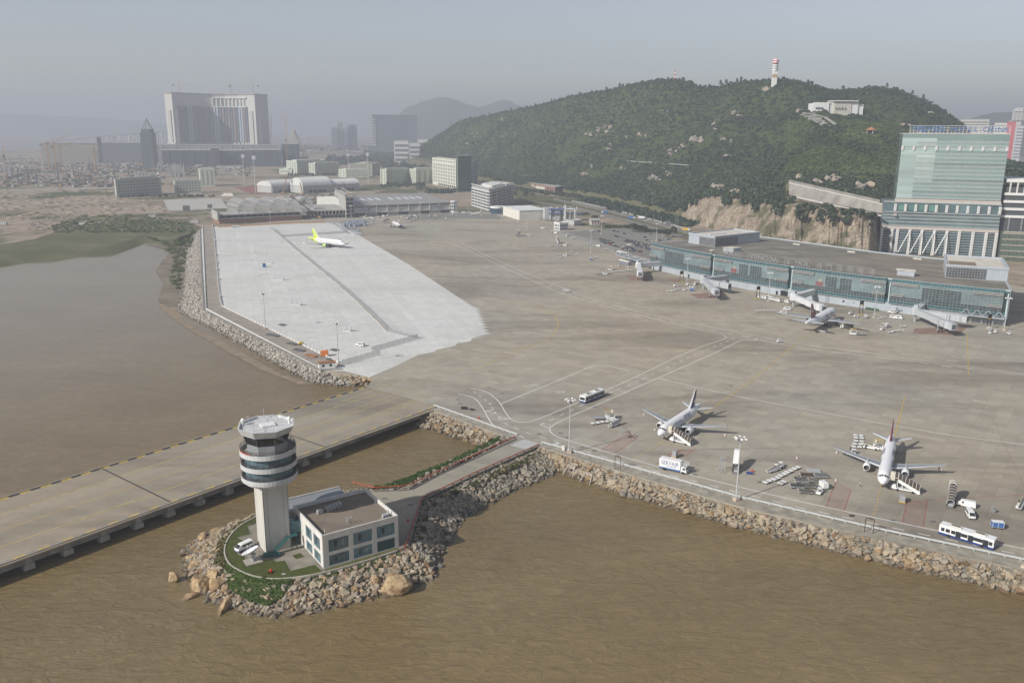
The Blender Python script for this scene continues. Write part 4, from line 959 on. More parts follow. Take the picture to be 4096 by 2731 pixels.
for i in range(10):u=TW0+.8+(TW1-TW0-1.6)*i/9;MB().b2((0,0,0),(0,0,0)) if 0 else MB().bar(hq(u,.3,50.2+12*FHh),hq(u,.3,50.2+13*FHh),1.5).build('pier',HWHITE,hotel)
MB().bar(hq(TW0-.5,.1,48.4),hq(TW1+.5,.1,48.4),1.2,2.6).build('stone_band',BEIGE,hotel)
for s_,nm in ((TW0,'l'),(TW1,'r')):
    b=MB();b.quad(hq(s_+(-.12 if nm=='l' else .12),1,47),hq(s_+(-.12 if nm=='l' else .12),26,47),hq(s_+(-.12 if nm=='l' else .12),26,106.4),hq(s_+(-.12 if nm=='l' else .12),1,106.4));b.build('side_glass',HG,hotel)
MB().prism([(p.x,p.y) for p in (hq(TW0-.3,.2,0),hq(TW1+.3,.2,0),hq(TW1+.3,26.5,0),hq(TW0-.3,26.5,0))],106.5,107.2).build('tower_roof',mat((.45,.44,.42),.8),hotel)
hband(0,LOWW,38.0,46.6,-.1,HGD,'glass_band')
for i in range(11):u=10+(LOWW-11)*i/10;MB().bar(hq(u,-.5,38.4),hq(u,-.5,45.0),1.7).build('pier',HWHITE,hotel)
for i in range(8):MB().quad(hq(13+i*8.4,-.2,39.5),hq(18.5+i*8.4,-.2,39.5),hq(18.5+i*8.4,-.2,44.3),hq(13+i*8.4,-.2,44.3)).build('window',[HGD,glass('curtain_green%d' % (i % 2),(.12,.26,.22),.2)][i<4],hotel)
b=MB();b.bar(hq(0,-.4,46.8),hq(LOWW,-.4,46.8),.5,.8).bar(hq(0,-.4,37.6),hq(LOWW,-.4,37.6),.5,.6);b.build('cornice',mat((.42,.44,.43),.7),hotel)
for k in range(4):
    z0=25.2+k*3.1;hband(0,LOWW,z0,z0+3.1,-.15,HGD,'glass_band');b=MB()
    for zz in (.1,.55,1.0):b.bar(hq(-.3,-.3,z0+zz),hq(LOWW,-.3,z0+zz),.22)
    b.build('floor_rails',mat((.47,.49,.49),.6),hotel)
MB().bar(hq(-.4,-.4,23.6),hq(LOWW+.2,-.4,23.6),1.1,2.6).build('stone_band',BEIGE,hotel)
hband(0,LOWW,-.3,22.3,-.05,glass('hall_glass',(.06,.10,.115),.08,.4,.1,.1),'glass_band');b=MB()
for z in np.arange(2.5,22,2.3):b.bar(hq(0,-.2,z),hq(LOWW,-.2,z),.28)
b.build('glazing_bars',mat((.50,.52,.52),.5),hotel)
cu=[.8,9.5,14.2,24.5,34.6,44.8,55.0,65.0,76.0,86.5,94.6]
for i,u in enumerate(cu):MB().bar(hq(u,-.8,-.3),hq(u,-.8,22.3),1.9).build('column',HWHITE,hotel)
for u in cu[3:7]:
    b=MB();b.cyl(hq(u,-2.0,22),hq(u-9,-9,2),.45,n=8);b.cyl(hq(u,-2.0,22),hq(u,-9,1),.4,n=8);b.build('raking_strut',HWHITE,hotel)
hsn=thing('hotel_sign','blue letters in a white steel frame on the hotel roof','sign')
b=MB()
for i in range(27):u=TW0+5.5+79*i/26;b.bar(hq(u,2.6,107.2),hq(u,2.6,113.8),.22);b.bar(hq(u,6,107.2),hq(u,2.6,112),.14)
for z in (107.6,109,110.5,112,113.8):b.bar(hq(TW0+5.5,2.7,z),hq(TW0+84.5,2.7,z),.2)
b.build('sign_frame',HWHITE,hsn)
BLUE=mat((.07,.15,.34),.5,0,.05,1)
for txt,u0,u1 in (('中國大酒店',7.5,34),('HOTEL',38,60),('CHINA',63,83)):
    for i,ch in enumerate(txt):
        me=text_mesh(ch,6.0,.1)
        if not me.materials:me.materials.append(BLUE)
        o=put('letter',me,hsn,hq(TW0+u0+(u1-u0)*(i+.5)/len(txt),2.3,110.6));o.rotation_euler=(R(90),0,ha)
nb=thing('deck_building','white banded parking building beside the hotel at the right edge','building')
b=MB();b.prism([(p.x,p.y) for p in (hq(97.5,6,0),hq(150,6,0),hq(150,45,0),hq(97.5,45,0))],-.3,62);b.build('core',mat((.07,.075,.08),.8),nb)
for z in (36.5,43,49.5,56):MB().bar(hq(96.8,5.6,z),hq(151,5.6,z),1.6,2.2).build('deck_band',HWHITE,nb)
for i in range(9):MB().bar(hq(101+i*5.6,5.4,57),hq(101+i*5.6,5.4,66),1.0).build('fin',HWHITE,nb)
MB().prism([(p.x,p.y) for p in (hq(97,5,0),hq(151,5,0),hq(151,46,0),hq(97,46,0))],66.2,69.0).build('roof_slab',HWHITE,nb)
for i in range(5):MB().bar(hq(104+i*10,5.5,0),hq(104+i*10,5.5,36),.9).build('column',MGREY,nb)
NET=NG('scaffold_net');_p=NET.pos();_f=NET.noise(NET.n('Mapping',{0:_p,3:(1,1,.3)}),.6,4);NETM=NET.done(NET.ramp(_f,[(.3,(.045,.075,.06)),(.7,(.14,.17,.13))]),.9,0,.1)
sc=thing('scaffolded_block','low block behind green scaffold netting right of the hotel base','building')
b=MB();b.prism([(p.x,p.y) for p in (hq(98,-9,0),hq(150,-9,0),hq(150,5,0),hq(98,5,0))],-.3,24);b.build('netting',NETM,sc)
for k in range(5):MB().bar(hq(97.6,-9.3,3+5*k),hq(150.5,-9.3,3+5*k),.4,1.2).build('scaffold_deck',mat((.30,.28,.23),.9),sc)
MB().bar(hq(98,-9.2,24.4),hq(150,-9.2,24.4),1.2,.9).build('top_slab',mat((.42,.38,.33),.9),sc)
TYRE=mat((.02,.02,.022),.85,0,.1,3);CARGLASS=mat((.03,.035,.04),.12,0,.1,1,spec=.7);VWHITE=mat((.72,.72,.71),.35,0,.06,1.2,spec=.5);ORANGE=mat((.62,.20,.05),.6);NAVY=mat((.03,.06,.20),.4);VBLUE=mat((.06,.14,.36),.5,0,.1,1)
CYEL=mat((.62,.42,.05),.6);BROWNG=mat((.085,.065,.05),.2,0,.2,.8,spec=.6);SILV=mat((.50,.51,.52),.4,.4,.1,1);RUST=mat((.30,.14,.06),.9,0,.3,1);CARGOGREY=mat((.33,.335,.34),.7,0,.2,1.5);CREAMW=mat((.58,.54,.44),.8,0,.25,2)
def side_body(prof,w,roof_in=.0,belt=1e9,mats_=None):
    """side profile (x, z) closed polygon pulled to width w; above belt the sides lean in"""
    b=MB();n=len(prof);V=[]
    for s in (-1,1):
        for x,z in prof:
            y=s*(w/2-(roof_in if z>belt else 0));V.append((x,y,z))
    b.add(V,[tuple(range(n))[::-1] if True else (),tuple(range(n,2*n))]+[(i,(i+1) % n,n+(i+1) % n,n+i) for i in range(n)])
    return b
def fixn(me):
    bm=bmesh.new();bm.from_mesh(me);bmesh.ops.recalc_face_normals(bm,faces=bm.faces[:]);bm.to_mesh(me);bm.free();return me
def bevel_mesh(b,name,mats_,parent,wd=.06,seg=1):
    me=b.mesh(name,mats_ if isinstance(mats_,list) else [mats_]);bm=bmesh.new();bm.from_mesh(me);bmesh.ops.recalc_face_normals(bm,faces=bm.faces[:])
    bmesh.ops.bevel(bm,geom=bm.edges[:]+bm.verts[:],offset=wd,segments=seg,profile=.6,affect='EDGES',clamp_overlap=True);bm.to_mesh(me);bm.free();return put(name,me,parent)
def wheels(root,xs_,y,r,wd=.25,name='wheel'):
    for x in xs_:
        for s in (-1,1):
            o=MB().cyl((0,-wd/2,0),(0,wd/2,0),r,n=12).build(name,TYRE,root);o.location=(x,s*y,r)
def glass_box(root,x0,x1,y,z0,z1,name='side_window'):
    for s in (-1,1):MB().box(((x0+x1)/2,s*y,(z0+z1)/2),(x1-x0,.05,z1-z0)).build(name,CARGLASS,root)
def van_proto(label,body=VWHITE,L=4.8,lower=None,blind=False):
    t=thing('van',label,'van')
    b=side_body([(-L/2,.35),(L/2-.1,.35),(L/2,.7),(L/2-.15,1.05),(L/2-1.15,1.95),(L/2-1.5,2.05),(-L/2+.15,2.05),(-L/2,1.2)],1.75,.12,1.15);bevel_mesh(b,'body',body,t,.07,2)
    glass_box(t,-L/2+.35 if not blind else L/2-2.0,L/2-1.45,.83,1.22,1.75)
    b=MB();b.quad((L/2-.27,-.72,1.16),(L/2-.27,.72,1.16),(L/2-1.06,.66,1.9),(L/2-1.06,-.66,1.9));o=b.build('windscreen',CARGLASS,t);o.location=(.07,0,.05)
    MB().quad((-L/2-.02,.65,1.25),(-L/2-.02,-.65,1.25),(-L/2+.1,-.6,1.8),(-L/2+.1,.6,1.8)).build('rear_window',CARGLASS,t)
    for s in (-1,1):MB().box((L/2-.04,s*.62,.78),(.1,.3,.16)).build('headlight',SILV,t);MB().box((-L/2+.0,s*.72,.9),(.06,.18,.35)).build('tail_light',RED,t)
    MB().box((L/2-.03,0,.48),(.12,1.6,.2)).build('bumper',lower or DGREY,t)
    if lower:MB().box((0,0,.5),(L-.3,1.78,.24)).build('lower_stripe',lower,t)
    wheels(t,(-L*.3,L*.31),.76,.32);return t
def car_proto(label,col):
    t=thing('car',label,'car');body=mat(col,.25,.15,.04,1,.6)
    b=side_body([(-2.2,.3),(2.15,.3),(2.25,.6),(1.2,.88),(-1.7,.93),(-2.25,.8)],1.75);bevel_mesh(b,'body',body,t,.1,2)
    b=side_body([(-1.75,.88),(1.25,.85),(.45,1.38),(-1.0,1.4)],1.5,.16,1.1);bevel_mesh(b,'cabin',CARGLASS,t,.06,1)
    MB().box((-.3,0,1.41),(1.25,1.08,.05)).build('roof',body,t);wheels(t,(-1.35,1.35),.76,.31,.2);return t
def bus_proto(label,L=13.8,W=3.0,H=3.0,white=VWHITE,low=NAVY,dark=True):
    t=thing('apron_bus',label,'bus');x=L/2
    b=MB();b.box((0,0,H*.5+.3),(L,W,H-.45));bevel_mesh(b,'body',white,t,.16,2)
    MB().box((0,0,.55),(L+.03,W+.03,.62)).build('skirt',low,t)
    if dark:
        for s in (-1,1):MB().box((0,s*(W/2+.012),1.75),(L-.7,.03,1.35)).build('window_band',CARGLASS,t)
        for s in (-1,1):
            for k in (-4.1,-.2,3.7):MB().box((k,s*(W/2+.03),1.05),(1.9,.03,.42)).build('advert_panel',WHITE,t)
    else:
        for s in (-1,1):
            for k,ww in ((-5.9,.9),(-4.6,1.1),(-3.2,1.1),(-.4,1.6),(3.0,2.4),(6.1,.9)):MB().box((k,s*(W/2+.012),1.85),(ww,.03,1.0)).build('window',CARGLASS,t)
            for k in (-1.9,1.2,4.9):MB().box((k,s*(W/2+.014),1.55),(1.35,.035,1.9)).build('door',CARGLASS,t)
    for s in (-1,1):MB().box((s*(x+.01),0,1.85),(.03,W-.6,1.2)).build('windscreen',CARGLASS,t)
    MB().box((-L*.22,0,H+.2),(L*.22,W*.5,.28)).build('roof_unit',CREAM,t);MB().box((L*.22,0,H+.2),(L*.22,W*.5,.28)).build('roof_unit',CREAM,t)
    for k in (-L*.22,L*.22):MB().box((k,0,H+.35),(L*.16,W*.28,.06)).build('roof_grille',DGREY,t)
    wheels(t,(-L*.3,L*.3),W/2-.12,.46,.3);return t
def tug_proto(label,name='baggage_tug'):
    t=thing(name,label,'tug');b=side_body([(-1.4,.35),(1.45,.35),(1.5,.75),(.4,.95),(.2,.75),(-.5,.7),(-.7,1.05),(-1.4,1.0)],1.45);bevel_mesh(b,'body',VWHITE,t,.06)
    MB().box((-.45,0,.85),(.5,1.0,.3)).build('seat',BLACK,t);b=MB()
    for s in (-1,1):b.bar((.25,s*.6,.8),(.1,s*.58,1.75),.07).bar((-.9,s*.6,.95),(-.85,s*.58,1.75),.07)
    b.build('canopy_frame',DGREY,t);MB().box((-.38,0,1.8),(1.3,1.35,.08)).build('canopy',VWHITE,t)
    MB().cyl((.3,.2,.8),(.1,.2,1.15),.03,n=6).build('steering_column',BLACK,t);wheels(t,(-.95,.95),.62,.33,.22);return t
def dolly_proto(label,load=None,name='baggage_dolly',L=3.2,W=1.7):
    t=thing(name,label,'dolly');MB().box((0,0,.55),(L,W,.12)).build('deck',WHITE if load !='pallet' else CARGOGREY,t)
    b=MB();b.box((0,0,.42),(L*.9,.18,.16));b.bar((L/2,0,.42),(L/2+.9,0,.3),.09);b.build('drawbar',MGREY,t)
    for k in range(3):MB().box((-L*.33+k*L*.33,0,.63),(L*.13,W*.95,.05)).build('roller_tray',WHITE if k % 2==0 else DGREY,t)
    b=MB()
    for s in (-1,1):b.bar((s*L/2,-W/2,.6),(s*L/2,W/2,.6),.1)
    b.build('end_stop',WHITE,t);wheels(t,(-L*.33,L*.33),W/2-.18,.2,.14);return t
def loader_proto(label,cover=False):
    t=thing('belt_loader',label,'belt loader');b=side_body([(-2.6,.35),(2.5,.35),(2.6,.8),(1.0,.95),(-2.6,.85)],1.7);bevel_mesh(b,'chassis',VWHITE,t,.07)
    b=MB();b.bar((-3.4,-.25,.8),(3.5,-.25,1.75),.95,.22);b.build('belt_frame',VWHITE,t);b=MB();b.bar((-3.4,-.25,.93),(3.5,-.25,1.88),.7,.06);b.build('belt',DGREY,t)
    MB().box((1.6,.58,1.15),(.7,.5,.6)).build('seat',BLACK,t);b=MB();b.bar((-3.3,.3,1.0),(3.4,.3,2.3),.05);b.build('hand_rail',CYEL,t)
    if cover:b=MB();b.cyl((-2.4,-.25,1.55),(2.2,-.25,2.2),.55,n=14);b.build('rain_cover',CARGOGREY,t)
    wheels(t,(-1.7,1.7),.75,.4,.25);return t
def highlift_proto(label,open_=True):
    t=thing('cargo_loader',label,'loader');MB().box((0,0,.7),(3.4,2.8,.7)).build('chassis',VWHITE,t)
    b=MB()
    for sx in (-1,1):
        for sy in (-1,1):b.bar((sx*1.5,sy*1.25,.9),(sx*1.5,sy*1.25,2.4),.22)
    b.build('frame',VWHITE,t);MB().box((0,0,2.4),(3.4,2.8,.22)).build('platform',MGREY,t)
    b=MB()
    for sy in (-1,1):b.bar((-1.6,sy*1.35,3.3),(1.6,sy*1.35,3.3),.07).bar((-1.6,sy*1.35,2.9),(1.6,sy*1.35,2.9),.06);[b.bar((k,sy*1.35,2.5),(k,sy*1.35,3.3),.07) for k in (-1.6,0,1.6)]
    b.build('railing',CYEL,t);MB().box((.9,.7,2.9),(.7,.7,.9)).build('operator_post',VWHITE,t)
    MB().box((-4.2,0,.75),(5.0,2.7,.2)).build('bridge_deck',MGREY,t);wheels(t,(-1.0,1.0),1.2,.45,.3);wheels(t,(-5.6,),1.1,.3,.2);return t
def stairs_proto(label,kind='open',name='passenger_stairs'):
    """truck-mounted steps; the top platform points to +x, the foot to -x"""
    t=thing(name,label,'stairs');b=MB();b.box((0.3,0,.62),(6.6,1.5,.4));bevel_mesh(b,'chassis',VWHITE,t,.08)
    wheels(t,(-1.9,2.4),.8,.38,.25)
    b=side_body([(2.9,.5),(4.4,.5),(4.5,.9),(3.9,1.7),(3.0,1.75)],1.3);bevel_mesh(b,'driver_cab',VWHITE,t,.06)
    zt=3.3
    for s in (-1,1):
        b=MB();b.add([(-4.0,s*.95,.25),(-3.3,s*.95,.1),(2.6,s*.95,zt-.35),(2.6,s*.95,zt+.75),(-3.8,s*.95,1.15)],[(0,1,2,3,4)]);b.add([(-4.0,s*.88,.25),(-3.3,s*.88,.1),(2.6,s*.88,zt-.35),(2.6,s*.88,zt+.75),(-3.8,s*.88,1.15)],[(4,3,2,1,0)]);b.build('side_panel',VWHITE,t)
    b=MB()
    for k in range(16):f=k/16;b.box((-3.7+f*6.3,0,.35+f*(zt-.35)),(.45,1.75,.08))
    b.build('steps',MGREY,t);MB().box((3.6,0,zt),(2.2,1.9,.14)).build('platform',MGREY,t)
    b=MB()
    for sx in (1.2,2.6):
        for s in (-1,1):b.bar((sx,s*.7,.8),(sx+.2,s*.7,zt-.8 if sx<2 else zt),.14)
    b.build('lift_frame',VWHITE,t)
    if kind in ('open','arch'):
        gl=MB();hp_=MB();n=7
        for k in range(n):
            f=k/(n-1);x0=-3.6+f*6.2;z0=.35+f*(zt-.35)+.75;pts=[(x0,-.95,z0),(x0-.1,-.95,z0+1.1),(x0-.1,-.45,z0+1.6),(x0-.1,.45,z0+1.6),(x0-.1,.95,z0+1.1),(x0,.95,z0)]
            for a,c in zip(pts,pts[1:]):hp_.bar(a,c,.09)
            if k<n-1:
                f2=(k+1)/(n-1);dx=(f2-f)*6.2;dz=(f2-f)*(zt-.35)
                for a,c in zip(pts[1:-1],pts[2:]) if kind=='arch' else zip(pts[:-1],pts[1:]):gl.quad(a,c,(c[0]+dx,c[1],c[2]+dz),(a[0]+dx,a[1],a[2]+dz))
        hp_.build('hoops',VWHITE,t);gl.build('canopy_glazing',BROWNG,t)
        b=MB();pts=[(-.98,zt),(-.98,zt+2.0),(-.5,zt+2.45),(.5,zt+2.45),(.98,zt+2.0),(.98,zt)]
        for a,c in zip(pts,pts[1:]):b.quad((3.6,a[0],a[1]),(3.6,c[0],c[1]),(4.9,c[0]*1.15,c[1]+.05),(4.9,a[0]*1.15,a[1]))
        b.build('bellows',CREAMW,t)
        b=MB()
        for a,c in zip(pts,pts[1:]):b.quad((2.6,a[0],a[1]),(2.6,c[0],c[1]),(3.6,c[0],c[1]),(3.6,a[0],a[1]))
        b.build('cabin_glazing',BROWNG,t);b=MB()
        for x0 in (2.6,3.6):
            for a,c in zip(pts,pts[1:]):b.bar((x0,a[0],a[1]),(x0,c[0],c[1]),.1)
        for s in (-1,1):b.bar((2.6,s*.99,zt+1),(3.6,s*.99,zt+1),.09)
        b.build('cabin_frame',VWHITE,t)
    else:
        b=MB()
        for a,c in zip([(-.95,0),(-.95,1.9),(-.8,2.1),(.8,2.1),(.95,1.9)],[(-.95,1.9),(-.8,2.1),(.8,2.1),(.95,1.9),(.95,0)]):
            b.quad((-2.6,a[0],1.1+a[1]),(-2.6,c[0],1.1+c[1]),(3.0,c[0],zt+.1+c[1]*1.05),(3.0,a[0],zt+.1+a[1]*1.05));b.quad((3.0,a[0],zt+.1+a[1]*1.05),(3.0,c[0],zt+.1+c[1]*1.05),(4.8,c[0],zt+.1+c[1]*1.05),(4.8,a[0],zt+.1+a[1]*1.05))
        b.build('closed_canopy',VWHITE,t)
    return t
def gpu_proto(label):
    t=thing('ground_power_unit',label,'power unit');b=MB();b.box((0,0,1.35),(2.0,1.5,1.9));bevel_mesh(b,'cabinet',CARGOGREY,t,.06);MB().box((0,0,.35),(2.4,1.7,.2)).build('trailer_bed',CYEL,t)
    for k in (-.5,.0,.5):MB().box((k,0,2.34),(.12,1.3,.05)).build('louvre',MGREY,t)
    wheels(t,(-.7,.7),.7,.28,.16);b=MB();b.bar((1.2,0,.35),(2.1,0,.3),.1);b.build('tow_bar',CYEL,t);return t
def container_cart(label,col=VBLUE,name='container_cart'):
    t=thing(name,label,'container');b=MB();b.box((0,0,1.35),(2.9,1.55,1.5));bevel_mesh(b,'container',col,t,.05);MB().box((0,0,2.13),(3.0,1.65,.1)).build('roof',VWHITE,t)
    b=MB()
    for sx in (-1,0,1):
        for s in (-1,1):b.bar((sx*1.43,s*.79,.6),(sx*1.43,s*.79,2.1),.09)
    b.build('frame',WHITE,t);MB().box((0,0,.5),(3.1,1.6,.14)).build('deck',MGREY,t);wheels(t,(-1.0,1.0),.65,.22,.14);return t
def catering_truck(label):
    t=thing('catering_truck',label,'truck');b=MB();b.box((-1.2,0,2.55),(7.2,2.5,2.9));bevel_mesh(b,'box_body',VWHITE,t,.05);MB().box((-.6,0,.8),(8.6,2.2,.38)).build('chassis',VBLUE,t)
    b=MB();b.bar((-3.5,-.9,.9),(1.5,-.9,1.2),.2).bar((-3.5,.9,1.2),(1.5,.9,.9),.2);b.build('scissor_lift',VBLUE,t)
    b=side_body([(2.55,.6),(4.35,.6),(4.45,1.2),(4.2,2.35),(2.75,2.4),(2.55,2.2)],2.3,.08,1.5);bevel_mesh(b,'cab',VWHITE,t,.08,2);MB().quad((4.43,-.95,1.4),(4.43,.95,1.4),(4.27,.9,2.25),(4.27,-.9,2.25)).build('windscreen',CARGLASS,t);glass_box(t,3.2,4.1,1.13,1.45,2.1)
    b=MB();b.box((3.5,0,2.62),(2.1,2.3,.1));b.build('front_platform',LGREY,t);b=MB()
    for s in (-1,1):
        for z in (3.0,3.4,3.8):b.bar((2.5,s*1.12,z),(4.5,s*1.12,z),.05)
        for x in (2.5,3.5,4.5):b.bar((x,s*1.12,2.6),(x,s*1.12,3.8),.06)
    for z in (3.0,3.4,3.8):b.bar((4.5,-1.12,z),(4.5,1.12,z),.05)
    b.build('platform_railing',WHITE,t)
    wheels(t,(-3.0,3.4),1.0,.48,.35)
    lettering('SERVAIR',2.1,mat((.06,.08,.25),.5),t,(-1.1,-1.262,2.75),(R(90),0,0),.005,squash=.78);MB().box((-.6,-1.262,1.72),(3.4,.012,.16)).build('stripe',NAVY,t)
    b=MB();b.box((4.5,0,.75),(.2,2.2,.35));b.build('bumper',LGREY,t);return t
def fuel_truck(label):
    t=thing('fuel_truck',label,'truck');b=side_body([(1.6,.6),(3.3,.6),(3.4,1.2),(3.1,2.4),(1.7,2.4)],2.2,.08,1.4);bevel_mesh(b,'cab',VWHITE,t,.08);MB().quad((3.4,-.9,1.3),(3.4,.9,1.3),(3.16,.85,2.2),(3.16,-.85,2.2)).build('windscreen',CARGLASS,t);glass_box(t,2.3,3.0,1.08,1.4,2.1)
    b=MB();b.cyl((-3.6,0,1.7),(1.4,0,1.7),1.05,n=14);b.build('tank',DGREY,t);MB().box((-.6,0,.8),(6.8,2.0,.3)).build('chassis',DGREY,t);MB().box((-.6,0,2.78),(1.6,1.2,.16)).build('warning_panel',ORANGE,t);wheels(t,(-2.6,-1.5,2.5),.95,.45,.3);return t
def pushback_proto(label):
    t=thing('pushback_tractor',label,'tractor');b=side_body([(-2.6,.4),(2.6,.4),(2.7,1.0),(1.2,1.15),(-2.6,1.15)],2.3);bevel_mesh(b,'body',VWHITE,t,.1,2);b=side_body([(-.6,1.1),(1.1,1.1),(.9,1.85),(-.5,1.9)],1.7,.1,1.4);bevel_mesh(b,'cab',CARGLASS,t,.05);MB().box((.2,0,1.93),(1.5,1.6,.07)).build('cab_roof',VWHITE,t);wheels(t,(-1.6,1.6),1.0,.5,.35);return t
def hyloader(label):
    t=thing('maintenance_steps',label,'steps');b=MB()
    for sx in (-1,1):
        for sy in (-1,1):b.bar((sx*.9,sy*.6,.2),(sx*.45,sy*.5,4.3),.09)
    for z in (1.2,2.3,3.4):b.bar((-.8,-.6,z),(.8,-.6,z),.07).bar((-.8,.6,z),(.8,.6,z),.07)
    b.build('legs',LGREY,t);MB().box((0,0,4.3),(1.3,1.2,.1)).build('platform',MGREY,t);b=MB()
    for sy in (-1,1):b.bar((-.6,sy*.55,5.2),(.6,sy*.55,5.2),.06).bar((-.6,sy*.55,4.3),(-.6,sy*.55,5.2),.06).bar((.6,sy*.55,4.3),(.6,sy*.55,5.2),.06)
    b.build('railing',LGREY,t);b=MB()
    for k in range(9):f=k/9;b.box((1.0+1.2*(1-f),0,.3+f*4.0),(.3,.8,.06))
    b.build('steps',MGREY,t);wheels(t,(-.9,.9),.6,.15,.1);return t
AWHITE=mat((.74,.74,.75),.28,0,.03,.5,spec=.5);WINGG=mat((.21,.225,.25),.45,0,.06,.5);ALU=mat((.62,.63,.65),.35,.25,.04,1)
class Jet:
    def __init__(s,name,label,L,span,rad,zc,fin_h,scheme,loc,hdg):
        s.R,s.L,s.zc=rad,L,zc;k=rad/2.0
        t=s.t=thing(name,label,'airliner',loc,hdg)
        P=[(0,.04,-.30),(.25,.22,-.29),(.7,.40,-.25),(1.4,.60,-.18),(2.3,.78,-.10),(3.4,.91,-.04),(4.8,.985,-.01),(6.2,1,0)]
        P=[(-x*k,r*rad,o*rad) for x,r,o in P]
        T=[(15,1,0),(12,.975,.02),(9.5,.89,.09),(7,.74,.22),(4.8,.56,.37),(2.8,.38,.50),(1.2,.23,.58),(0,.10,.60)]
        s.P=P+[(-L*.4,rad,0),(-L*.55,rad,0)]+[(-L+x*k,r*rad,o*rad) for x,r,o in T]
        s.P=sorted(set(s.P),key=lambda q:-q[0])
        n=28;rings=[]
        for x,r,o in s.P:rings.append([(x,r*math.sin(2*math.pi*i/n),zc+o+r*1.03*math.cos(2*math.pi*i/n)) for i in range(n)])
        b=MB();b.loft(rings);
        tail_col=scheme.get('rear')
        if tail_col:
            cut=-L+15*k*.72
            for fi,f in enumerate(b.f):
                xm=sum(b.v[i][0] for i in f)/len(f);zm=sum(b.v[i][2] for i in f)/len(f)
                if xm<cut+(zm-zc)*-.5:b.mi[fi]=1
        fixn(b.mesh('tmp')) if 0 else None
        o=b.build('fuselage',[AWHITE]+([tail_col] if tail_col else []),t,smooth=True)
        def patch(x0,x1,a0,a1,m,nm,nx=3,na=4,off=.02):
            V=[]
            for i in range(nx+1):
                x=x0+(x1-x0)*i/nx;r,oo=s.at(x)
                for j in range(na+1):a=R(a0+(a1-a0)*j/na);V.append((x,(r+off)*math.sin(a),zc+oo+(r+off)*1.03*math.cos(a)))
            F=[(i*(na+1)+j,i*(na+1)+j+1,(i+1)*(na+1)+j+1,(i+1)*(na+1)+j) for i in range(nx) for j in range(na)]
            return MB().add(V,F).build(nm,m,t,smooth=True)
        s.patch=patch
        for sg in (-1,1):
            patch(-1.75*k,-2.45*k,4*sg,27*sg,CARGLASS,'cockpit_window');patch(-1.85*k,-2.6*k,30*sg,50*sg,CARGLASS,'cockpit_window');patch(-2.2*k,-3.0*k,53*sg,66*sg,CARGLASS,'cockpit_window')
            for x in (-4.6*k,-L+11.2*k):patch(x,x-.85,62*sg,112*sg,mat((.62,.62,.64),.3),'cabin_door',1,5,.012)
            b=MB();x=-6.6*k
            while x>-L+13.5*k:
                r,oo=s.at(x);V=[]
                for xx in (x,x-.26):
                    for a in (76.5,87):a_=R(a)*sg;V.append((xx,(rad+.012)*math.sin(a_),zc+(rad+.012)*1.03*math.cos(a_)))
                b.add(V,[(0,1,3,2)]);x -=.56
            stuff(b.build('cabin_windows',mat((.05,.055,.07),.3),t))
        yr,yk,yt=rad*.8,span*.18,span/2
        xr=-L*.335;swp=math.tan(R(27));cr=span*.185;ck=span*.115;ct=span*.042
        def wing(stations,nm,root,vertical=False,mt=(ALU,WINGG,LGREY)):
            for sg in ((1,) if vertical else (-1,1)):
                b=MB();fr=(0,.10,.70,1.0);V=[]
                for (y,x,c,z,th) in stations:
                    for f,h in zip(fr,(0,.62,.45,.0)):
                        V.append((x-f*c,sg*y,z+h*th) if not vertical else (x-f*c,h*th,y))
                    for f,h in zip(fr[::-1][1:-1],(-.30,-.5)):V.append((x-f*c,sg*y,z+h*th) if not vertical else (x-f*c,h*th*1.3,y))
                m_=6
                for k_ in range(len(stations)-1):
                    for i in range(m_):
                        b.mat(0 if i in (0,5) else (1 if i==1 else 2));f=(k_*m_+i,k_*m_+(i+1) % m_,(k_+1)*m_+(i+1) % m_,(k_+1)*m_+i)
                        b.f.append(f);b.mi.append(b.k)
                b.v=V;b.mat(2);q=(len(stations)-1)*m_;b.f.append(tuple(range(q,q+m_)));b.mi.append(0)
                me=b.mesh(nm,list(mt));fixn(me);put(nm,me,root)
        zw=zc-rad*.62;dh=.09
        wing([(yr*.5,xr+ (yk-yr)*swp*.15,cr,zw,cr*.11),(yk,xr-(yk-yr)*swp,ck,zw+(yk-yr)*dh,ck*.10),(yt,xr-(yt-yr)*swp,ct,zw+(yt-yr)*dh,ct*.09)],'wing',t)
        zt_=zw+(yt-yr)*dh
        for sg in (-1,1):
            b=MB();x=xr-(yt-yr)*swp;b.add([(x-.2,sg*yt,zt_-.5),(x-ct*1.2,sg*yt,zt_-.4),(x-ct*1.25,sg*yt,zt_+.8),(x-ct*.7,sg*yt,zt_+.5)],[(0,1,2,3)]);b.build('wingtip_fence',scheme.get('tip',AWHITE),t)
            for yy in (.45,.62,.78):
                y=yt*yy;x=xr-(y-yr)*swp;c=ck+(ct-ck)*(y-yk)/(yt-yk) if y>yk else ck;z=zw+(y-yr)*dh;b=MB();b.cyl((x-c*.5,sg*y,z-.35),(x-c*1.15,sg*y,z-.15),.22,.08,6);b.build('flap_fairing',LGREY,t)
        b=MB();rr_=[]
        for x,r in ((xr+2.4,.2),(xr+1,.8),(xr-cr*.4,1.0),(xr-cr*1.0,.9),(xr-cr*1.35,.2)):rr_.append([(x,math.sin(2*math.pi*i/12)*rad*.72*r,zc-rad*.62+math.cos(2*math.pi*i/12)*rad*.55*r) for i in range(12)])
        b.loft(rr_);b.build('belly_fairing',LGREY,t,smooth=True)
        ye=span*.169;re=rad*.54;xe=xr-(ye-yr)*swp+re*2.3;ze=zw+(ye-yr)*dh-re*1.02
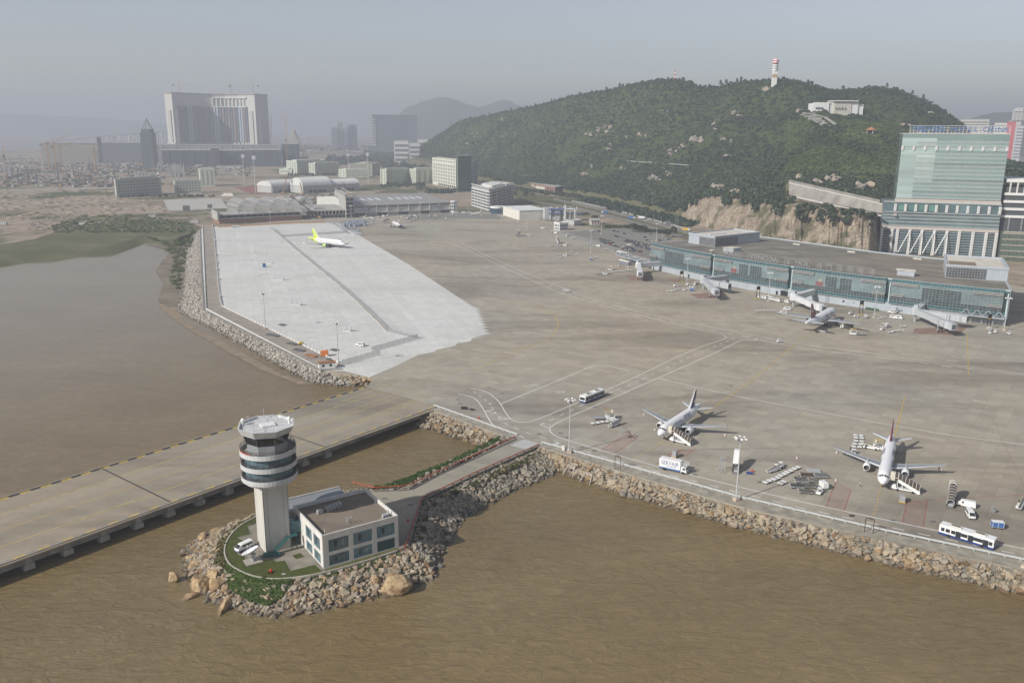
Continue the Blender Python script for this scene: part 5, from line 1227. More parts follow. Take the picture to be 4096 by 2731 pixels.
        for sg in (-1,1):
            q=[(re*.80,-.0),(re*.98,.10*re),(re*1.08,.6*re),(re*1.08,1.7*re),(re*.98,2.8*re),(re*.82,3.6*re)];b=MB()
            n=20;rings=[[(xe-dx,sg*ye+r*math.sin(2*math.pi*i/n),ze+r*math.cos(2*math.pi*i/n)) for i in range(n)] for r,dx in q]
            b.loft(rings,False);o=b.build('engine',scheme.get('engine',AWHITE),t,smooth=True)
            b=MB();rings=[[(xe-dx,sg*ye+r*math.sin(2*math.pi*i/n),ze+r*math.cos(2*math.pi*i/n)) for i in range(n)] for r,dx in ((re*.80,0),(re*.86,.25*re),(re*.84,.8*re),(.02,.85*re))];b.loft([list(x_) for x_ in rings][::-1],False);b.build('inlet',mat((.045,.045,.05),.5),o,smooth=True)
            b=MB();rings=[[(xe-dx,sg*ye+r*math.sin(2*math.pi*i/n),ze+r*math.cos(2*math.pi*i/n)) for i in range(n)] for r,dx in ((re*1.0,.14*re),(re*.95,-.02*re),(re*.80,.02*re))];b.loft(rings,False);b.build('intake_lip',ALU,o,smooth=True)
            b=MB();b.cyl((xe-3.3*re,sg*ye,ze),(xe-4.6*re,sg*ye,ze),re*.6,re*.25,12);b.build('exhaust',DGREY,o)
            b=MB();b.add([(xe-.9*re,sg*ye,ze+re*.95),(xe-4.2*re,sg*ye,ze+re*.55),(xe-4.6*re,sg*ye,ze+re*1.5),(xe-2.2*re,sg*ye,ze+re*1.5)],[(0,1,2,3)]);me=b.mesh('pylon',[LGREY]);o2=put('pylon',me,t)
            md=o2.modifiers.new('thick','SOLIDIFY');md.thickness=.35;md.offset=0
        zf=zc+rad*.86;xf=-L+12.2*k;fh=fin_h-zf;cr2=fh*.92;ct2=fh*.33
        mf=scheme.get('fin',AWHITE)
        wing([(zf-.5,xf+.4,cr2*1.02,0,cr2*.10),(zf+fh*.12,xf-fh*.10,cr2*.90,0,cr2*.10),(zf+fh,xf-fh*.80,ct2,0,ct2*.10)],'fin',t,True,(scheme.get('finedge',mf),mf,mf))
        s.fin=(xf,zf,fh,cr2,ct2)
        sh=span*.183;xh=-L+7.6*k;zh=zc+rad*.36
        wing([(rad*.25,xh+.5,span*.115,zh,.5),(sh,xh-sh*.62,span*.045,zh+sh*.10,.25)],'tailplane',t,False,(ALU,scheme.get('hstab',mat((.40,.415,.43),.4)),LGREY))
        ng=-5.1*k;mg=xr-cr*.72
        wr=.36*k
        b=MB();b.cyl((ng,0,wr),(ng,0,zc-rad*.8),.1*k,n=8);b.build('nose_gear',LGREY,t)
        for sg in (-1,1):o=MB().cyl((0,-.12,0),(0,.12,0),wr,n=12).build('wheel',TYRE,t);o.location=(ng,sg*.28,wr)
        for sg in (-1,1):
            b=MB();b.cyl((mg,sg*1.9*k,wr*1.5),(mg,sg*2.1*k,zc-rad*.7),.16*k,n=8);b.build('main_gear',LGREY,t)
            for dx in ((0,) if rad<2.3 else (-.7,.7)):
                for q_ in (-.42,.42):o=MB().cyl((0,-.17,0),(0,.17,0),wr*1.5,n=12).build('wheel',TYRE,t);o.location=(mg+dx,sg*1.9*k+q_*k,wr*1.5)
    def at(s,x):
        for a,b in zip(s.P,s.P[1:]):
            if a[0] >=x >=b[0]:f=(x-a[0])/(b[0]-a[0]) if a[0] !=b[0] else 0;return a[1]+(b[1]-a[1])*f,a[2]+(b[2]-a[2])*f
        return s.R,0
    def wrap(s,txt,size,x0,ang,sides,m,name='lettering',key=.01):
        src=text_mesh(txt,size,key)
        for sg in sides:
            me=src.copy();me.materials.clear();me.materials.append(m)
            for v in me.vertices:
                a=R(ang)+v.co.y/s.R;off=s.R+.025+(.01 if v.co.z>0 else 0);x=x0+(v.co.x if sg<0 else -v.co.x)
                v.co=(x,sg*off*math.cos(a),s.zc+off*1.03*math.sin(a))
            me.update();put(name,me,s.t)
PURP=mat((.055,.03,.115),.35,0,.04,1);MAROON=mat((.20,.022,.028),.35,0,.04,1);LIME=mat((.52,.62,.10),.4,0,.04,1);VIVAR=mat((.40,.05,.10),.5);INK=mat((.05,.05,.13),.5);LIMEG=mat((.42,.58,.14),.4,0,.04,1)
CT=Vector((-63.1,205.3,0));ca0=R(-100)
TWHITE=mat((.50,.485,.445),.75,0,.08,.35,streak=True);TW2=mat((.52,.53,.535),.5,0,.10,.5,obj=.06);TGLASS=glass('balcony_glass',(.10,.17,.205),.12,.25,.4,.2);CABG=glass('cab_glass',(.016,.022,.022),.06,.3,.5,.1);RAILM=mat((.10,.065,.05),.6,0,.2,1.5);CABGREY=mat((.24,.25,.26),.6,0,.1,.5)
tw=thing('control_tower','white airport control tower with three ringed balconies and dark glass cab','control tower',CT)
def octp(r,k,z,n=8):a=ca0+2*math.pi*k/n;return Vector((r*math.cos(a),r*math.sin(a),z))
rs=4.75
b=MB();b.prism([tuple(octp(rs-.16,k,0,4))[:2] for k in range(4)],-.3,18.6);b.build('shaft_core',mat((.11,.07,.05),.9),tw)
for k in range(4):
    A_,B_=octp(rs,k,0,4),octp(rs,k+1,0,4)
    for f0,f1 in ((0.0,.17),(.18,.80),(.81,1.0)):
        a,c=lerp(A_,B_,f0),lerp(A_,B_,f1);dr=(B_-A_).normalized();nn=Vector((dr.y,-dr.x,0));b=MB();b.prism([(a.x,a.y),(c.x,c.y),(c.x-nn.x*.2,c.y-nn.y*.2),(a.x-nn.x*.2,a.y-nn.y*.2)],-.25,18.6);b.build('wall_panel',TWHITE,tw)
b=MB();b.lathe([(5.0,18.1),(5.9,18.5),(6.1,19.9),(5.6,20.0)],8,off=0);me=None
b.v=[tuple(Matrix.Rotation(ca0,3,'Z') @ Vector(v)) for v in b.v];b.build('collar',TW2,tw)
NP=44
for zt in (28.0,24.5,21.0):
    fl=MB().lathe([(5.2,zt-1.15),(6.95,zt-1.15),(6.95,zt-.85),(5.2,zt-.85)],44,cap=False).build('balcony_floor',mat((.34,.31,.27),.85,0,.2,.5),tw)
    pm=None
    for i in range(NP):
        a=2*math.pi*i/NP
        if pm is None:
            w_=2*math.pi*7.05/NP*.975;bb=MB();bb.box((7.05,0,zt-.62),(.12,w_,1.25));pm=bb.mesh('balcony_panel',[TW2])
        o=put('balcony_panel',pm,tw);o.rotation_euler=(0,0,a)
    rl=MB();n=44
    for z in (zt+.45,zt+.9):
        for i in range(n):a,c=2*math.pi*i/n,2*math.pi*(i+1)/n;rl.bar((6.95*math.cos(a),6.95*math.sin(a),z),(6.95*math.cos(c),6.95*math.sin(c),z),.09)
    rl.build('handrail',RAILM,tw)
    pmesh=MB().bar((6.95,0,zt-.1),(6.95,0,zt+.92),.09).mesh('rail_post',[RAILM])
    for i in range(22):o=put('rail_post',pmesh,tw);o.rotation_euler=(0,0,2*math.pi*i/22)
    if zt<27:
        for i in range(24):
            a,c=2*math.pi*i/24,2*math.pi*(i+1)/24;bb=MB();bb.quad((6.05*math.cos(a),6.05*math.sin(a),zt-.85),(6.05*math.cos(c),6.05*math.sin(c),zt-.85),(6.05*math.cos(c),6.05*math.sin(c),zt+2.4),(6.05*math.cos(a),6.05*math.sin(a),zt+2.4));bb.build('window',TGLASS,tw)
b=MB()
for i in range(6):a,c=R(198+i*8),R(198+(i+1)*8);b.bar((7.0*math.cos(a),7.0*math.sin(a),28.15),(7.0*math.cos(c),7.0*math.sin(c),28.1),.06,.2)
b.build('red_banner',mat((.50,.06,.04),.6),tw)
b=MB();b.prism([tuple(octp(5.3,k,0))[:2] for k in range(8)],27.0,29.9);b.build('cab_base',CABGREY,tw)  # cab base wall in its own plain grey
for k in range(8):
    for j in range(3):
        a0_,a1_=lerp(octp(5.35,k,29.9),octp(5.35,k+1,29.9),j/3),lerp(octp(5.35,k,29.9),octp(5.35,k+1,29.9),(j+1)/3);b0_,b1_=lerp(octp(6.15,k,32.5),octp(6.15,k+1,32.5),j/3),lerp(octp(6.15,k,32.5),octp(6.15,k+1,32.5),(j+1)/3)
        MB().quad(a0_,a1_,b1_,b0_).build('cab_window',CABG,tw)
    MB().bar(octp(5.37,k,29.9),octp(6.2,k,32.5),.16).build('mullion',DGREY,tw)
    b=MB();P=[octp(6.5,k,32.35),octp(6.5,k+1,32.35),octp(7.45,k+1,34.25),octp(7.45,k,34.25)];Q=[octp(7.1,k,34.25),octp(7.1,k+1,34.25),octp(7.0,k+1,33.6),octp(7.0,k,33.6)]
    b.quad(*P).quad(P[3],P[2],Q[1],Q[0]).quad(Q[0],Q[1],Q[2],Q[3]);b.build('fascia_panel',TW2,tw)
MB().poly([octp(6.55,k,32.4) for k in range(8)][::-1]).build('soffit',DGREY,tw)
MB().poly([octp(7.05,k,33.65) for k in range(8)]).build('roof_deck',mat((.52,.52,.52),.85,0,.12,.7),tw)
b=MB();b.box((.2,.4,33.85),(3.6,2.8,.35),R(30));b.build('roof_hatch',VWHITE,tw)
b=MB()
for k in range(4):a=octp(6.9,k*2+.5,33.68);b.bar((0,0,33.7),a,.1,.05)
b.build('roof_cables',LGREY,tw)
rr=random.Random(3)
for i in range(13):
    a=R(40+i*24);r=5.9 if i % 2 else 4.3;h=1.9 if i % 3 else 2.8
    b=MB();b.cyl((r*math.cos(a),r*math.sin(a),33.6),(r*math.cos(a),r*math.sin(a),33.6+h),.05,n=6)
    if i % 2:b.bar((r*math.cos(a),r*math.sin(a),33.6+h),(r*math.cos(a)*.93,r*math.sin(a)*.93,33.4+h),.09)
    b.build('antenna',LGREY,tw)
for px in ((5.3,2.3),(-6.2,.5)):
    b=MB();b.lathe([(.35,33.6),(.3,34.6),(.55,34.7),(.5,35.2),(.15,35.5)],10,px);b.build('beacon',VWHITE,tw)
TEALP=mat((.03,.115,.115),.5,0,.15,1)
lk_=MB();lk_.bar((4.2,.2,5.4),(9.4,3.2,5.4),2.6,3.0);lk_.build('link_bridge',TEAL,tw)
b=MB();b.bar((4.6,-3.0,3.9),(1.0,-5.2,.2),1.0,.15);
for s in (-.5,.5):b.bar((4.6+.25*s,-3.0-.4*s*2,4.9),(1.0+.25*s,-5.2-.4*s*2,1.2),.08);b.bar((4.6+.25*s,-3.0-.4*s*2,4.2),(1.0+.25*s,-5.2-.4*s*2,.5),.08)
b.bar((4.6,-3.0,3.9),(6.5,-1.2,3.9),1.3,.15);b.cyl((5.4,-2.6,0),(5.4,-2.6,3.8),.1).cyl((6.4,-1.6,0),(6.4,-1.6,3.8),.1);b.build('stair',TEALP,tw)
b=MB();b.bar((-1.2,-6.2,.55),(3.0,-5.6,.55),1.1,.7);b.build('planter_rail',TEALP,tw)
AN=Vector((-47.3,193.3,0));aa=R(34.0)
an=thing('office_annex','two storey white office annex with blue glass bands beside the control tower','building',AN,aa)
LU,LV,HA=21.0,20.6,8.7
AWALL=mat((.60,.585,.55),.75,0,.1,.5,streak=True);ABLUE=glass('annex_glass',(.095,.17,.205),.15,.25,.5,.15)
MB().b2((.3,.3,-.2),(LU-.3,LV-.3,8.0)).build('core',mat((.13,.13,.13),.8),an)
MB().quad((.4,.4,8.02),(LU-.4,.4,8.02),(LU-.4,LV-.4,8.02),(.4,LV-.4,8.02)).build('roof',concrete('annex_roof',(.21,.17,.13),0,7,7,.08,.6,(.11,.10,.09),.2,.02,ss=.06),an)
def annex_face(org,du,L,wins,nrm):
    du=Vector(du);nrm=Vector(nrm);org=Vector(org)
    def W(u,z,o):p=org+du*u+nrm*o;return (p.x,p.y,z)
    def blk(u0,u1,z0,z1,o,m,nm):
        b=MB();p=[W(u0,z0,-.25),W(u1,z0,-.25),W(u1,z1,-.25),W(u0,z1,-.25),W(u0,z0,o),W(u1,z0,o),W(u1,z1,o),W(u0,z1,o)]
        b.add(p,[(0,1,2,3),(7,6,5,4),(0,4,5,1),(1,5,6,2),(2,6,7,3),(3,7,4,0)]);me=b.mesh(nm,[m]);fixn(me);return put(nm,me,an)
    blk(0,L,7.35,HA+.35,.1,AWALL,'parapet_band')
    edges=[0]+[e for w_ in wins for e in w_]+[L]
    for i in range(0,len(edges),2):blk(edges[i],edges[i+1],-.2,7.347,.1,AWALL,'pillar')
    for u0,u1 in wins:
        blk(u0,u1,3.05,4.0,.06,AWALL,'spandrel');blk(u0,u1,-.2,.25,.06,AWALL,'plinth')
        for z0,z1 in ((.25,3.05),(4.0,7.347)):
            o=blk(u0,u1,z0,z1,-.08,ABLUE,'window_band');w_=(u1-u0)/4
            b=MB()
            for k in range(1,4):p=W(u0+w_*k,z0,-.05);q_=W(u0+w_*k,z1,-.05);b.bar(p,q_,.06)
            b.build('mullions',MGREY,o)
            for k in (1.1,2.4):
                b=MB();b.quad(W(u0+w_*k,z0+.9,-.06),W(u0+w_*(k+.55),z0+.9,-.06),W(u0+w_*(k+.55),z1-.7,-.06),W(u0+w_*k,z1-.7,-.06));me=b.mesh('pane',[DARKG if k<2 else TINT]);put('pane',me,o)
annex_face((0,0,0),(1,0,0),LU,[(1.5,7.0),(8.2,13.5),(14.8,20.0)],(0,-1,0))
annex_face((0,LV,0),(0,-1,0),LV,[(1.2,4.0),(9.0,13.2),(14.6,19.0)],(-1,0,0))
annex_face((LU,0,0),(0,1,0),LV,[(1.4,6.4),(7.6,13.0),(14.2,19.2)],(1,0,0))
annex_face((LU,LV,0),(-1,0,0),LU,[(1.4,6.4),(14.2,19.2)],(0,1,0))
MB().quad((15.0,-.22,.3),(19.6,-.22,.3),(19.6,-.22,2.9),(15.0,-.22,2.9)).build('garage_door',mat((.03,.075,.08),.5),an)
for i in range(5):b=MB();b.box((7.2+i*1.0,14.6+i*.25,8.6),(.8,1.6,1.1));bevel_mesh(b,'air_conditioner',CARGOGREY,an,.05)
b=MB();b.box((5.0,14.2,8.6),(1.6,1.2,1.2));bevel_mesh(b,'air_conditioner',CARGOGREY,an,.05)
b=MB();[b.bar((x,y,8.0),(x,y,9.6),.07) for x in (8.6,9.8) for y in (4.0,5.2)];[b.bar((8.6,y,z),(9.8,y,z),.07) for y in (4.0,5.2) for z in (8.8,9.6)];[b.bar((x,4.0,z),(x,5.2,z),.07) for x in (8.6,9.8) for z in (8.8,9.6)];b.build('roof_cage',LGREY,an)
b=MB();b.box((18.6,2.6,8.5),(1.6,.8,.9));b.cyl((19.8,3.4,8.0),(19.8,3.4,9.4),.25);b.build('roof_vent',LGREY,an)
for u,v in ((1.0,.9),(20.0,1.2),(6.0,19.8),(20.0,12)):MB().cyl((u,v,8.0),(u,v,10.2),.05,n=6).build('lightning_rod',WHITE,an)
b=MB();b.prism([(-1.5,LV+.4),(LU-5.0,LV+.4),(LU-5.0,LV+7.2),(-1.5,LV+7.2)],-.2,7.3);b.build('rear_wing',AWALL,an)
MB().quad((-1.7,LV+.3,7.45),(LU-4.8,LV+.3,7.45),(LU-4.8,LV+7.4,7.75),(-1.7,LV+7.4,7.75)).build('metal_roof',tile_panel('grey_roof_sheet',(.25,.265,.28),.7,99),an)
b=MB();b.bar((-1.7,LV+7.3,7.9),(LU-4.8,LV+7.3,7.9),.3,.5).bar((-1.6,LV+.3,7.6),(-1.6,LV+7.4,7.8),.3,.5);b.build('roof_edge',AWALL,an)
van_y=van_proto('white minibus with purple lower stripe parked at the control tower foot',lower=mat((.10,.09,.25),.5),L=5.0);van_y.location=zT(672,1062);van_y.rotation_euler=(0,0,R(-125))
sd_=thing('satellite_dish','large white satellite dish on a concrete pad beside the control tower','satellite dish',zT(735,1150))
MB().box((0,0,.1),(4.2,3.4,.3),R(34)).build('pad',mat((.36,.33,.29),.9),sd_);MB().cyl((0,0,.2),(0,0,2.2),.35,.3).build('pedestal',LGREY,sd_)
b=MB();b.bar((-.8,.5,.3),(0,0,1.8),.12).bar((.8,.5,.3),(0,0,1.8),.12).bar((0,-.9,.3),(0,0,1.8),.12).box((.2,.3,1.9),(.9,.9,.6));b.build('mount',LGREY,sd_)
prof=[(r,.16*r*r) for r in (0.02,.6,1.1,1.6,2.0,2.35)];prof+=[(r-.02,.16*r*r+.05) for r in (2.35,2.0,1.6,1.1,.6,.05)]
o=MB().lathe(prof,24,cap=False).build('reflector',AWHITE,sd_,smooth=True);o.location=(-.2,-.1,2.4);o.rotation_euler=(R(-6),R(-26),0)
b=MB();b.bar((1.5,0,.5),(0,0,2.2),.07).bar((-1.0,1.2,.5),(0,0,2.2),.07).bar((-1.0,-1.2,.5),(0,0,2.2),.07).box((0,0,2.2),(.3,.3,.4));o=b.build('feed',LGREY,sd_);o.location=(-.2,-.1,2.4);o.rotation_euler=(R(-6),R(-26),0)
def hydrant(p,label):
    t=thing('fire_hydrant',label,'hydrant',p);MB().lathe([(.22,0),(.22,.7),(.3,.72),(.3,.85),(.15,1.05)],10).build('barrel',mat((.55,.06,.03),.5),t);b=MB();b.cyl((-.5,0,.55),(.5,0,.55),.12).cyl((0,-.45,.55),(0,.1,.55),.12);b.build('outlet',mat((.55,.06,.03),.5),t);MB().box((0,0,-.02),(1.3,1.1,.14)).build('base_slab',mat((.40,.37,.32),.9),t);return t
hydrant(zT(863,1228),'red fire hydrant on the lawn in front of the control tower');hydrant(zB(303,1350),'red fire hydrant on the drive right of the annex');hydrant(zB(953,405),'red fire hydrant on a plinth near the apron edge rail');hydrant(zE(1168,318),'red fire hydrant behind the covered white steps')
t=thing('lawn_lamp','small dark lamp post on a slab at the lawn edge','lamp',zT(953,1238));MB().cyl((0,0,0),(0,0,1.1),.06).build('post',DGREY,t);MB().box((0,0,0),(1,.8,.14)).build('base_slab',mat((.40,.37,.32),.9),t)
MZ=.02
def line(name,pts,wd,m,z=MZ,dash=None,sm=0):
    pts=[Vector((p.x,p.y,0)) for p in pts]
    if sm:pts=smoothline(pts,sm)
    b=MB()
    if dash:
        on,off=dash;P=along(pts,on+off)
        for p,h in P:q=p+Vector((math.cos(h),math.sin(h),0))*on;b.strip([p,q],wd,z)
    else:b.strip(pts,wd,z)
    o=b.build(name,m);structure(o);return o
L=lambda fn,*ps:[fn(*p) for p in ps]
line('white_line',L(zD,(2600,1478),(2066,1368),(1820,1320),(1280,1205),(0,932))+L(zE,(580,335),)+L(zB,(2352,770),(1800,605),(1690,572),(1622,530),(1606,490),(1645,455),(1800,378),(2352,135))+L(zG,(1500,1410),(1730,1300),(1830,1282),(1950,1292),(2352,1365))+L(zH,(1000,1440),(1700,1525),(2352,1605)),.42,WHT,sm=4)
line('white_line',L(zB,(765,170),(900,205),(960,260),(1005,330),(1060,425),(1110,470),(1310,550),(1372,578)),.42,WHT,sm=4)
line('white_line',L(zB,(878,122),(1000,145),(1080,190),(1150,260),(1200,345),(1260,410),(1350,432),(1480,410),(1770,290),(2090,150),(2352,35))+L(zG,(1290,1385),(1590,1280),(1608,1250),(1550,1220),(1400,1195),(910,1080),(500,970),(0,812))+L(zM,(2040,1400),(1860,1320)),.42,WHT,sm=4)
line('white_line',L(zM,(1932,1310),(2352,1510))+L(zG,(300,880),(600,970),(900,1045),(1600,1190),(2352,1330))+L(zH,(700,1375),(1400,1470),(2100,1560),(2500,1612)),.42,WHT,sm=3)
line('white_line',L(zB,(1155,265),(1800,0))+L(zG,(290,1566),(400,1525),(480,1520),(570,1530),(720,1570)),.42,WHT,sm=3)
line('white_line',L(zC,(1100,38),(1690,175),(2352,318))+L(zD,(700,205),(1400,325),(2066,410),(2500,470)),.42,WHT)
line('white_line',L(zG,(1870,1290),(1912,1268)),.6,WHT);line('white_line',L(zB,(1005,330),(1093,320)),.6,WHT);line('white_line',L(zB,(1140,392),(1148,408),(1240,400)),.6,WHT);line('white_line',L(zB,(1608,485),(1515,458),(1548,440)),.6,WHT);line('white_line',L(zB,(1640,645),(1685,620)),.6,WHT)
dz=L(zB,(1180,435),(1310,495),(1400,530),(1500,560),(1615,597),(1860,675),(2010,720),(2250,790))+L(zE,(245,297),(395,337),(705,415),(1035,500),(1565,630),(1940,715))+L(zD,(335,1063),(740,1152),(1160,1242),(1870,1390),(2500,1530))
line('lane_dash',dz,.35,WHT,dash=(3.1,3.6));line('lane_dash',L(zB,(905,150),(1000,215),(1050,258),(1080,305),(1110,350),(1160,410)),.35,WHT,dash=(2.6,3.0))
line('lane_dash',L(zB,(1600,420),(1850,300),(2060,200),(2352,85))+L(zG,(1050,1550),(1280,1445),(1500,1350),(1700,1268)),.35,WHT,dash=(3.1,4.2))
line('lane_dash',L(zG,(0,785),(300,905),(700,1005),(1100,1105),(1600,1215),(2000,1290),(2352,1348))+L(zH,(500,1385),(1200,1472),(2000,1570)),.35,WHT,dash=(4,6))
line('yellow_line',L(zC,(1220,860),(1620,600),(2352,90))+L(zG,(2352,1240)),.3,YEL);line('yellow_line',L(zC,(830,1105),(1200,870)),.3,YEL,dash=(1.5,1.5));line('yellow_line',L(zC,(1130,905),(1330,955)),.25,YEL,dash=(3,.5))
line('yellow_line',L(zD,(750,790),(885,290),(960,0),(965,-35)),.3,YEL);line('yellow_line',L(zH,(1842,1600),(1830,1220)),.3,YEL);line('yellow_line',L(zD,(683,1055),(745,800)),.3,YEL,dash=(1.5,1.5))
line('yellow_line',L(zG,(-300,925),(0,1040),(530,1195),(1280,1395)),.3,YEL2,sm=3);line('yellow_line',L(zG,(-500,925),(-200,960),(0,1035),(60,1090),(76,1150),(40,1220),(-60,1290),(-300,1390),(-700,1560)),.35,YEL,sm=4)
line('yellow_line',L(zB,(-400,395),(0,240),(290,135),(660,0))+L(zG,(-500,1420),(-100,1315),(350,1240),(580,1195)),.35,YEL2,sm=3)
line('yellow_line',L(zB,(-300,245),(0,130),(250,30)),.5,YEL2);line('yellow_line',L(zB,(-200,440),(0,355),(480,182)),.5,YEL2);line('yellow_line',L(zB,(105,95),(440,192)),.4,YEL2,dash=(1.5,1.5));line('yellow_line',L(zG,(0,1300),(160,1275),(450,1280),(800,1330),(1050,1350)),.3,YEL2,sm=3)
def hatch(quad,n,name='red_hatching'):
    P=[Vector((p.x,p.y,0)) for p in quad];b=MB()
    for k in range(n+1):
        f=k/n;b.strip([lerp(P[0],P[3],f),lerp(P[1],P[2],f)],.13,MZ+.004)
    for a,c in zip(P,P[1:]+P[:1]):b.strip([a,c],.22,MZ+.008)
    structure(b.build(name,RED))
hatch(L(zC,(730,775),(820,858),(535,1050),(355,1000)),22);hatch(L(zD,(328,755),(470,828),(408,1018),(240,980)),20);hatch(L(zD,(985,935),(1175,925),(1135,1170),(945,1130)),22);hatch(L(zC,(1385,1007),(1612,1000),(1480,1095),(1400,1060)),9);hatch(L(zC,(1300,1045),(1340,1060),(1150,1225),(1085,1200)),12)
line('red_line',L(zC,(375,412),(820,858)),.25,RED);line('red_line',L(zC,(1360,1005),(2352,985)),.22,RED);line('red_line',L(zE,(470,112),(1400,95),(1760,295),(1935,400)),.22,RED);line('red_line',L(zD,(985,935),(2066,872),(2500,850)),.22,RED);line('red_line',L(zC,(395,400),(1140,55)),.2,RED,dash=(1.2,1.2));line('red_line',L(zD,(1780,170),(1920,480),(2066,780)),.2,RED,dash=(1.2,1.2));line('red_line',L(k1,(265,840),(250,950)),.25,RED);line('red_line',L(k1,(1370,1060),(1550,1225)),.25,RED)
for fn,a,c,e,f in ((k3,(620,1230),(590,1310),(1300,1330),(1480,1190)),(k1,(600,930),(720,990),(1050,980),(1000,900)),(zG,(700,690),(740,740),(900,740),(930,700)),(zG,(1080,720),(1100,745),(1190,760),(1190,735))):
    structure(sheet('painted_patch',[(p.x,p.y) for p in L(fn,a,c,e,f)],.012,mat((.24,.155,.125),.9,0,.2,.2)))
for fn,x,y,rz in ((zB,1058,342,1),(zB,1195,388,2),(zB,1590,455,2),(zB,1690,642,1),(zC,860,32,2)):
    p=fn(x,y);o=lettering('STOP',2.2,WHT,None,(p.x,p.y,MZ+.004),(0,0,R(-38 if rz==1 else 142)),0.0,'stop_marking');structure(o)
rr=random.Random(31)
for i,(fn,x,y) in enumerate([(zB,1460,90),(zB,1700,155)]):
    p=fn(x,y);structure(sheet('patched_slab',[(p.x-2,p.y-1.4),(p.x+2,p.y-1.4),(p.x+2.4,p.y+1.6),(p.x-1.6,p.y+1.6)],.010,mat((.40,.39,.36),.9)))
for i,(fn,x,y) in enumerate([(zB,763,225),(zB,783,262),(zB,1170,166),(zB,1045,112),(zB,1905,663),(zB,1705,532),(zB,1770,572),(zB,1508,540),(zB,2015,693),(zB,2125,773),(zE,1240,408),(zE,645,340),(zE,2085,715),(zD,480,1065),(zD,1230,1118),(zD,850,1107),(zD,1630,565+500),(zB,90,1133),(zB,325,1190),(zB,2010,385),(zB,2020,295),(zC,1510,400),(zC,2095,143)]):
    p=fn(x,y);structure(sheet('drain_grate',[(p.x-.8,p.y-.5),(p.x+.8,p.y-.5),(p.x+.8,p.y+.5),(p.x-.8,p.y+.5)],.016,DGREY))
RAILC=mat((.47,.485,.48),.7,0,.12,.6)
def barrier(name,label,pts,seg=3.6):
    root=thing(name,label,'barrier');n=0;bm_=MB().box((0,0,.55),(seg*.96,.30,.5)).mesh('rail_segment',[RAILC]);bp_=MB().box((0,0,.3),(.3,.55,.75)).mesh('post',[RAILC])
    for p,h in along([Vector((q.x,q.y,0)) for q in pts],seg):
        o=put('rail_segment',bm_,root,(p.x+math.cos(h)*seg/2,p.y+math.sin(h)*seg/2,0),h);put('post',bp_,root,(p.x,p.y,0),h)
    return root
barrier('crash_barrier','long pale concrete crash barrier along the sea side of the apron road',[Vector(p+(0,)) for p in [(10.9,282.0),(39.8,260.2),(69.4,237.3),(104,216.0),(135,199.0),(232,146)]])
barrier('crash_barrier','pale crash barrier along the apron edge above the enclosed pond',[Vector((-31.1,322.6,0)),Vector((2.0,289.9,0))])
structure(sheet('edge_strip',[(p.x,p.y) for p in SEAW[:6]]+[(232,145.4),(135,198.4),(104,215.4),(69.4,236.7),(39.8,259.6),(11,281.4)],.010,mat((.30,.275,.225),.9,0,.25,.35)))
structure(sheet('edge_strip',[(-32.7,319.6),(-.9,287.4),(1.8,289.4),(-31.4,322.2)],.010,mat((.30,.275,.225),.9,0,.25,.35)))
def pipe_rail(label,pts,cat='railing'):
    root=thing('red_pipe_rail',label,cat);PR=[Vector((p[0],p[1],0)) for p in pts];b=MB()
    for a,c in zip(PR,PR[1:]):b.cyl(a+Vector((0,0,.55)),c+Vector((0,0,.55)),.17,n=8)
    b.build('pipe',mat((.36,.075,.035),.6,0,.25,.6),root)
    pm=MB().box((0,0,.25),(.25,.5,.6)).mesh('support',[mat((.30,.08,.05),.7)])
    for p,h in along(PR,4.0):put('support',pm,root,p,h)
pipe_rail('red pipe railing along the pond side of the link road',[tuple(p)[:2] for p in L(zB,(1280,578),(600,885),(330,1010),(250,1030),(0,1045))]+[(-50,246)])
pipe_rail('red pipe railing along the sea side of the link road and annex drive',[tuple(p)[:2] for p in L(zB,(1500,648),(900,915),(430,1140),(390,1260),(285,1566))]+[(-28.2,203.5)])
structure(MB().wallstrip([tuple(p)[:2] for p in L(zB,(1300,590),(600,912),(340,1050),(240,1062),(0,1068))],-.1,.3,.35).build('road_kerb',mat((.16,.15,.13),.9)))
structure(MB().wallstrip([tuple(p)[:2] for p in L(zB,(1490,662),(900,930),(435,1148))],-.1,.3,.3).build('road_kerb',mat((.16,.15,.13),.9)))
def outfall(p,hdg,label):
    t=thing('drain_outfall',label,'outfall',(p.x,p.y,-3.6),hdg);CO=mat((.36,.32,.27),.9,0,.25,.8)
    b=MB();b.box((0,.4,.6),(3.0,.6,3.0));b.build('headwall',CO,t);MB().cyl((0,-.4,.2),(0,.15,.2),.8,n=14).build('pipe',mat((.03,.03,.03),.9),t)
    for s in (-1,1):
        b=MB();b.add([(s*1.4,.2,-1.4),(s*2.0,-2.2,-1.4),(s*2.0,-2.2,-.6),(s*1.4,.2,2.0),(s*1.1,.2,-1.4),(s*1.7,-2.2,-1.4),(s*1.7,-2.2,-.6),(s*1.1,.2,2.0)],[(0,1,2,3),(7,6,5,4),(0,4,5,1),(1,5,6,2),(2,6,7,3)]);b.build('wing_wall',CO,t)
outfall(zB(1805,860,-2.6),R(-38),'concrete drain outfall nearest the link road');outfall(zB(1962,925,-2.6),R(-38),'second concrete drain outfall right of the link road');outfall(zE(2012,950,-2.6),R(-30),'concrete drain outfall with round pipe in the riprap at the right')
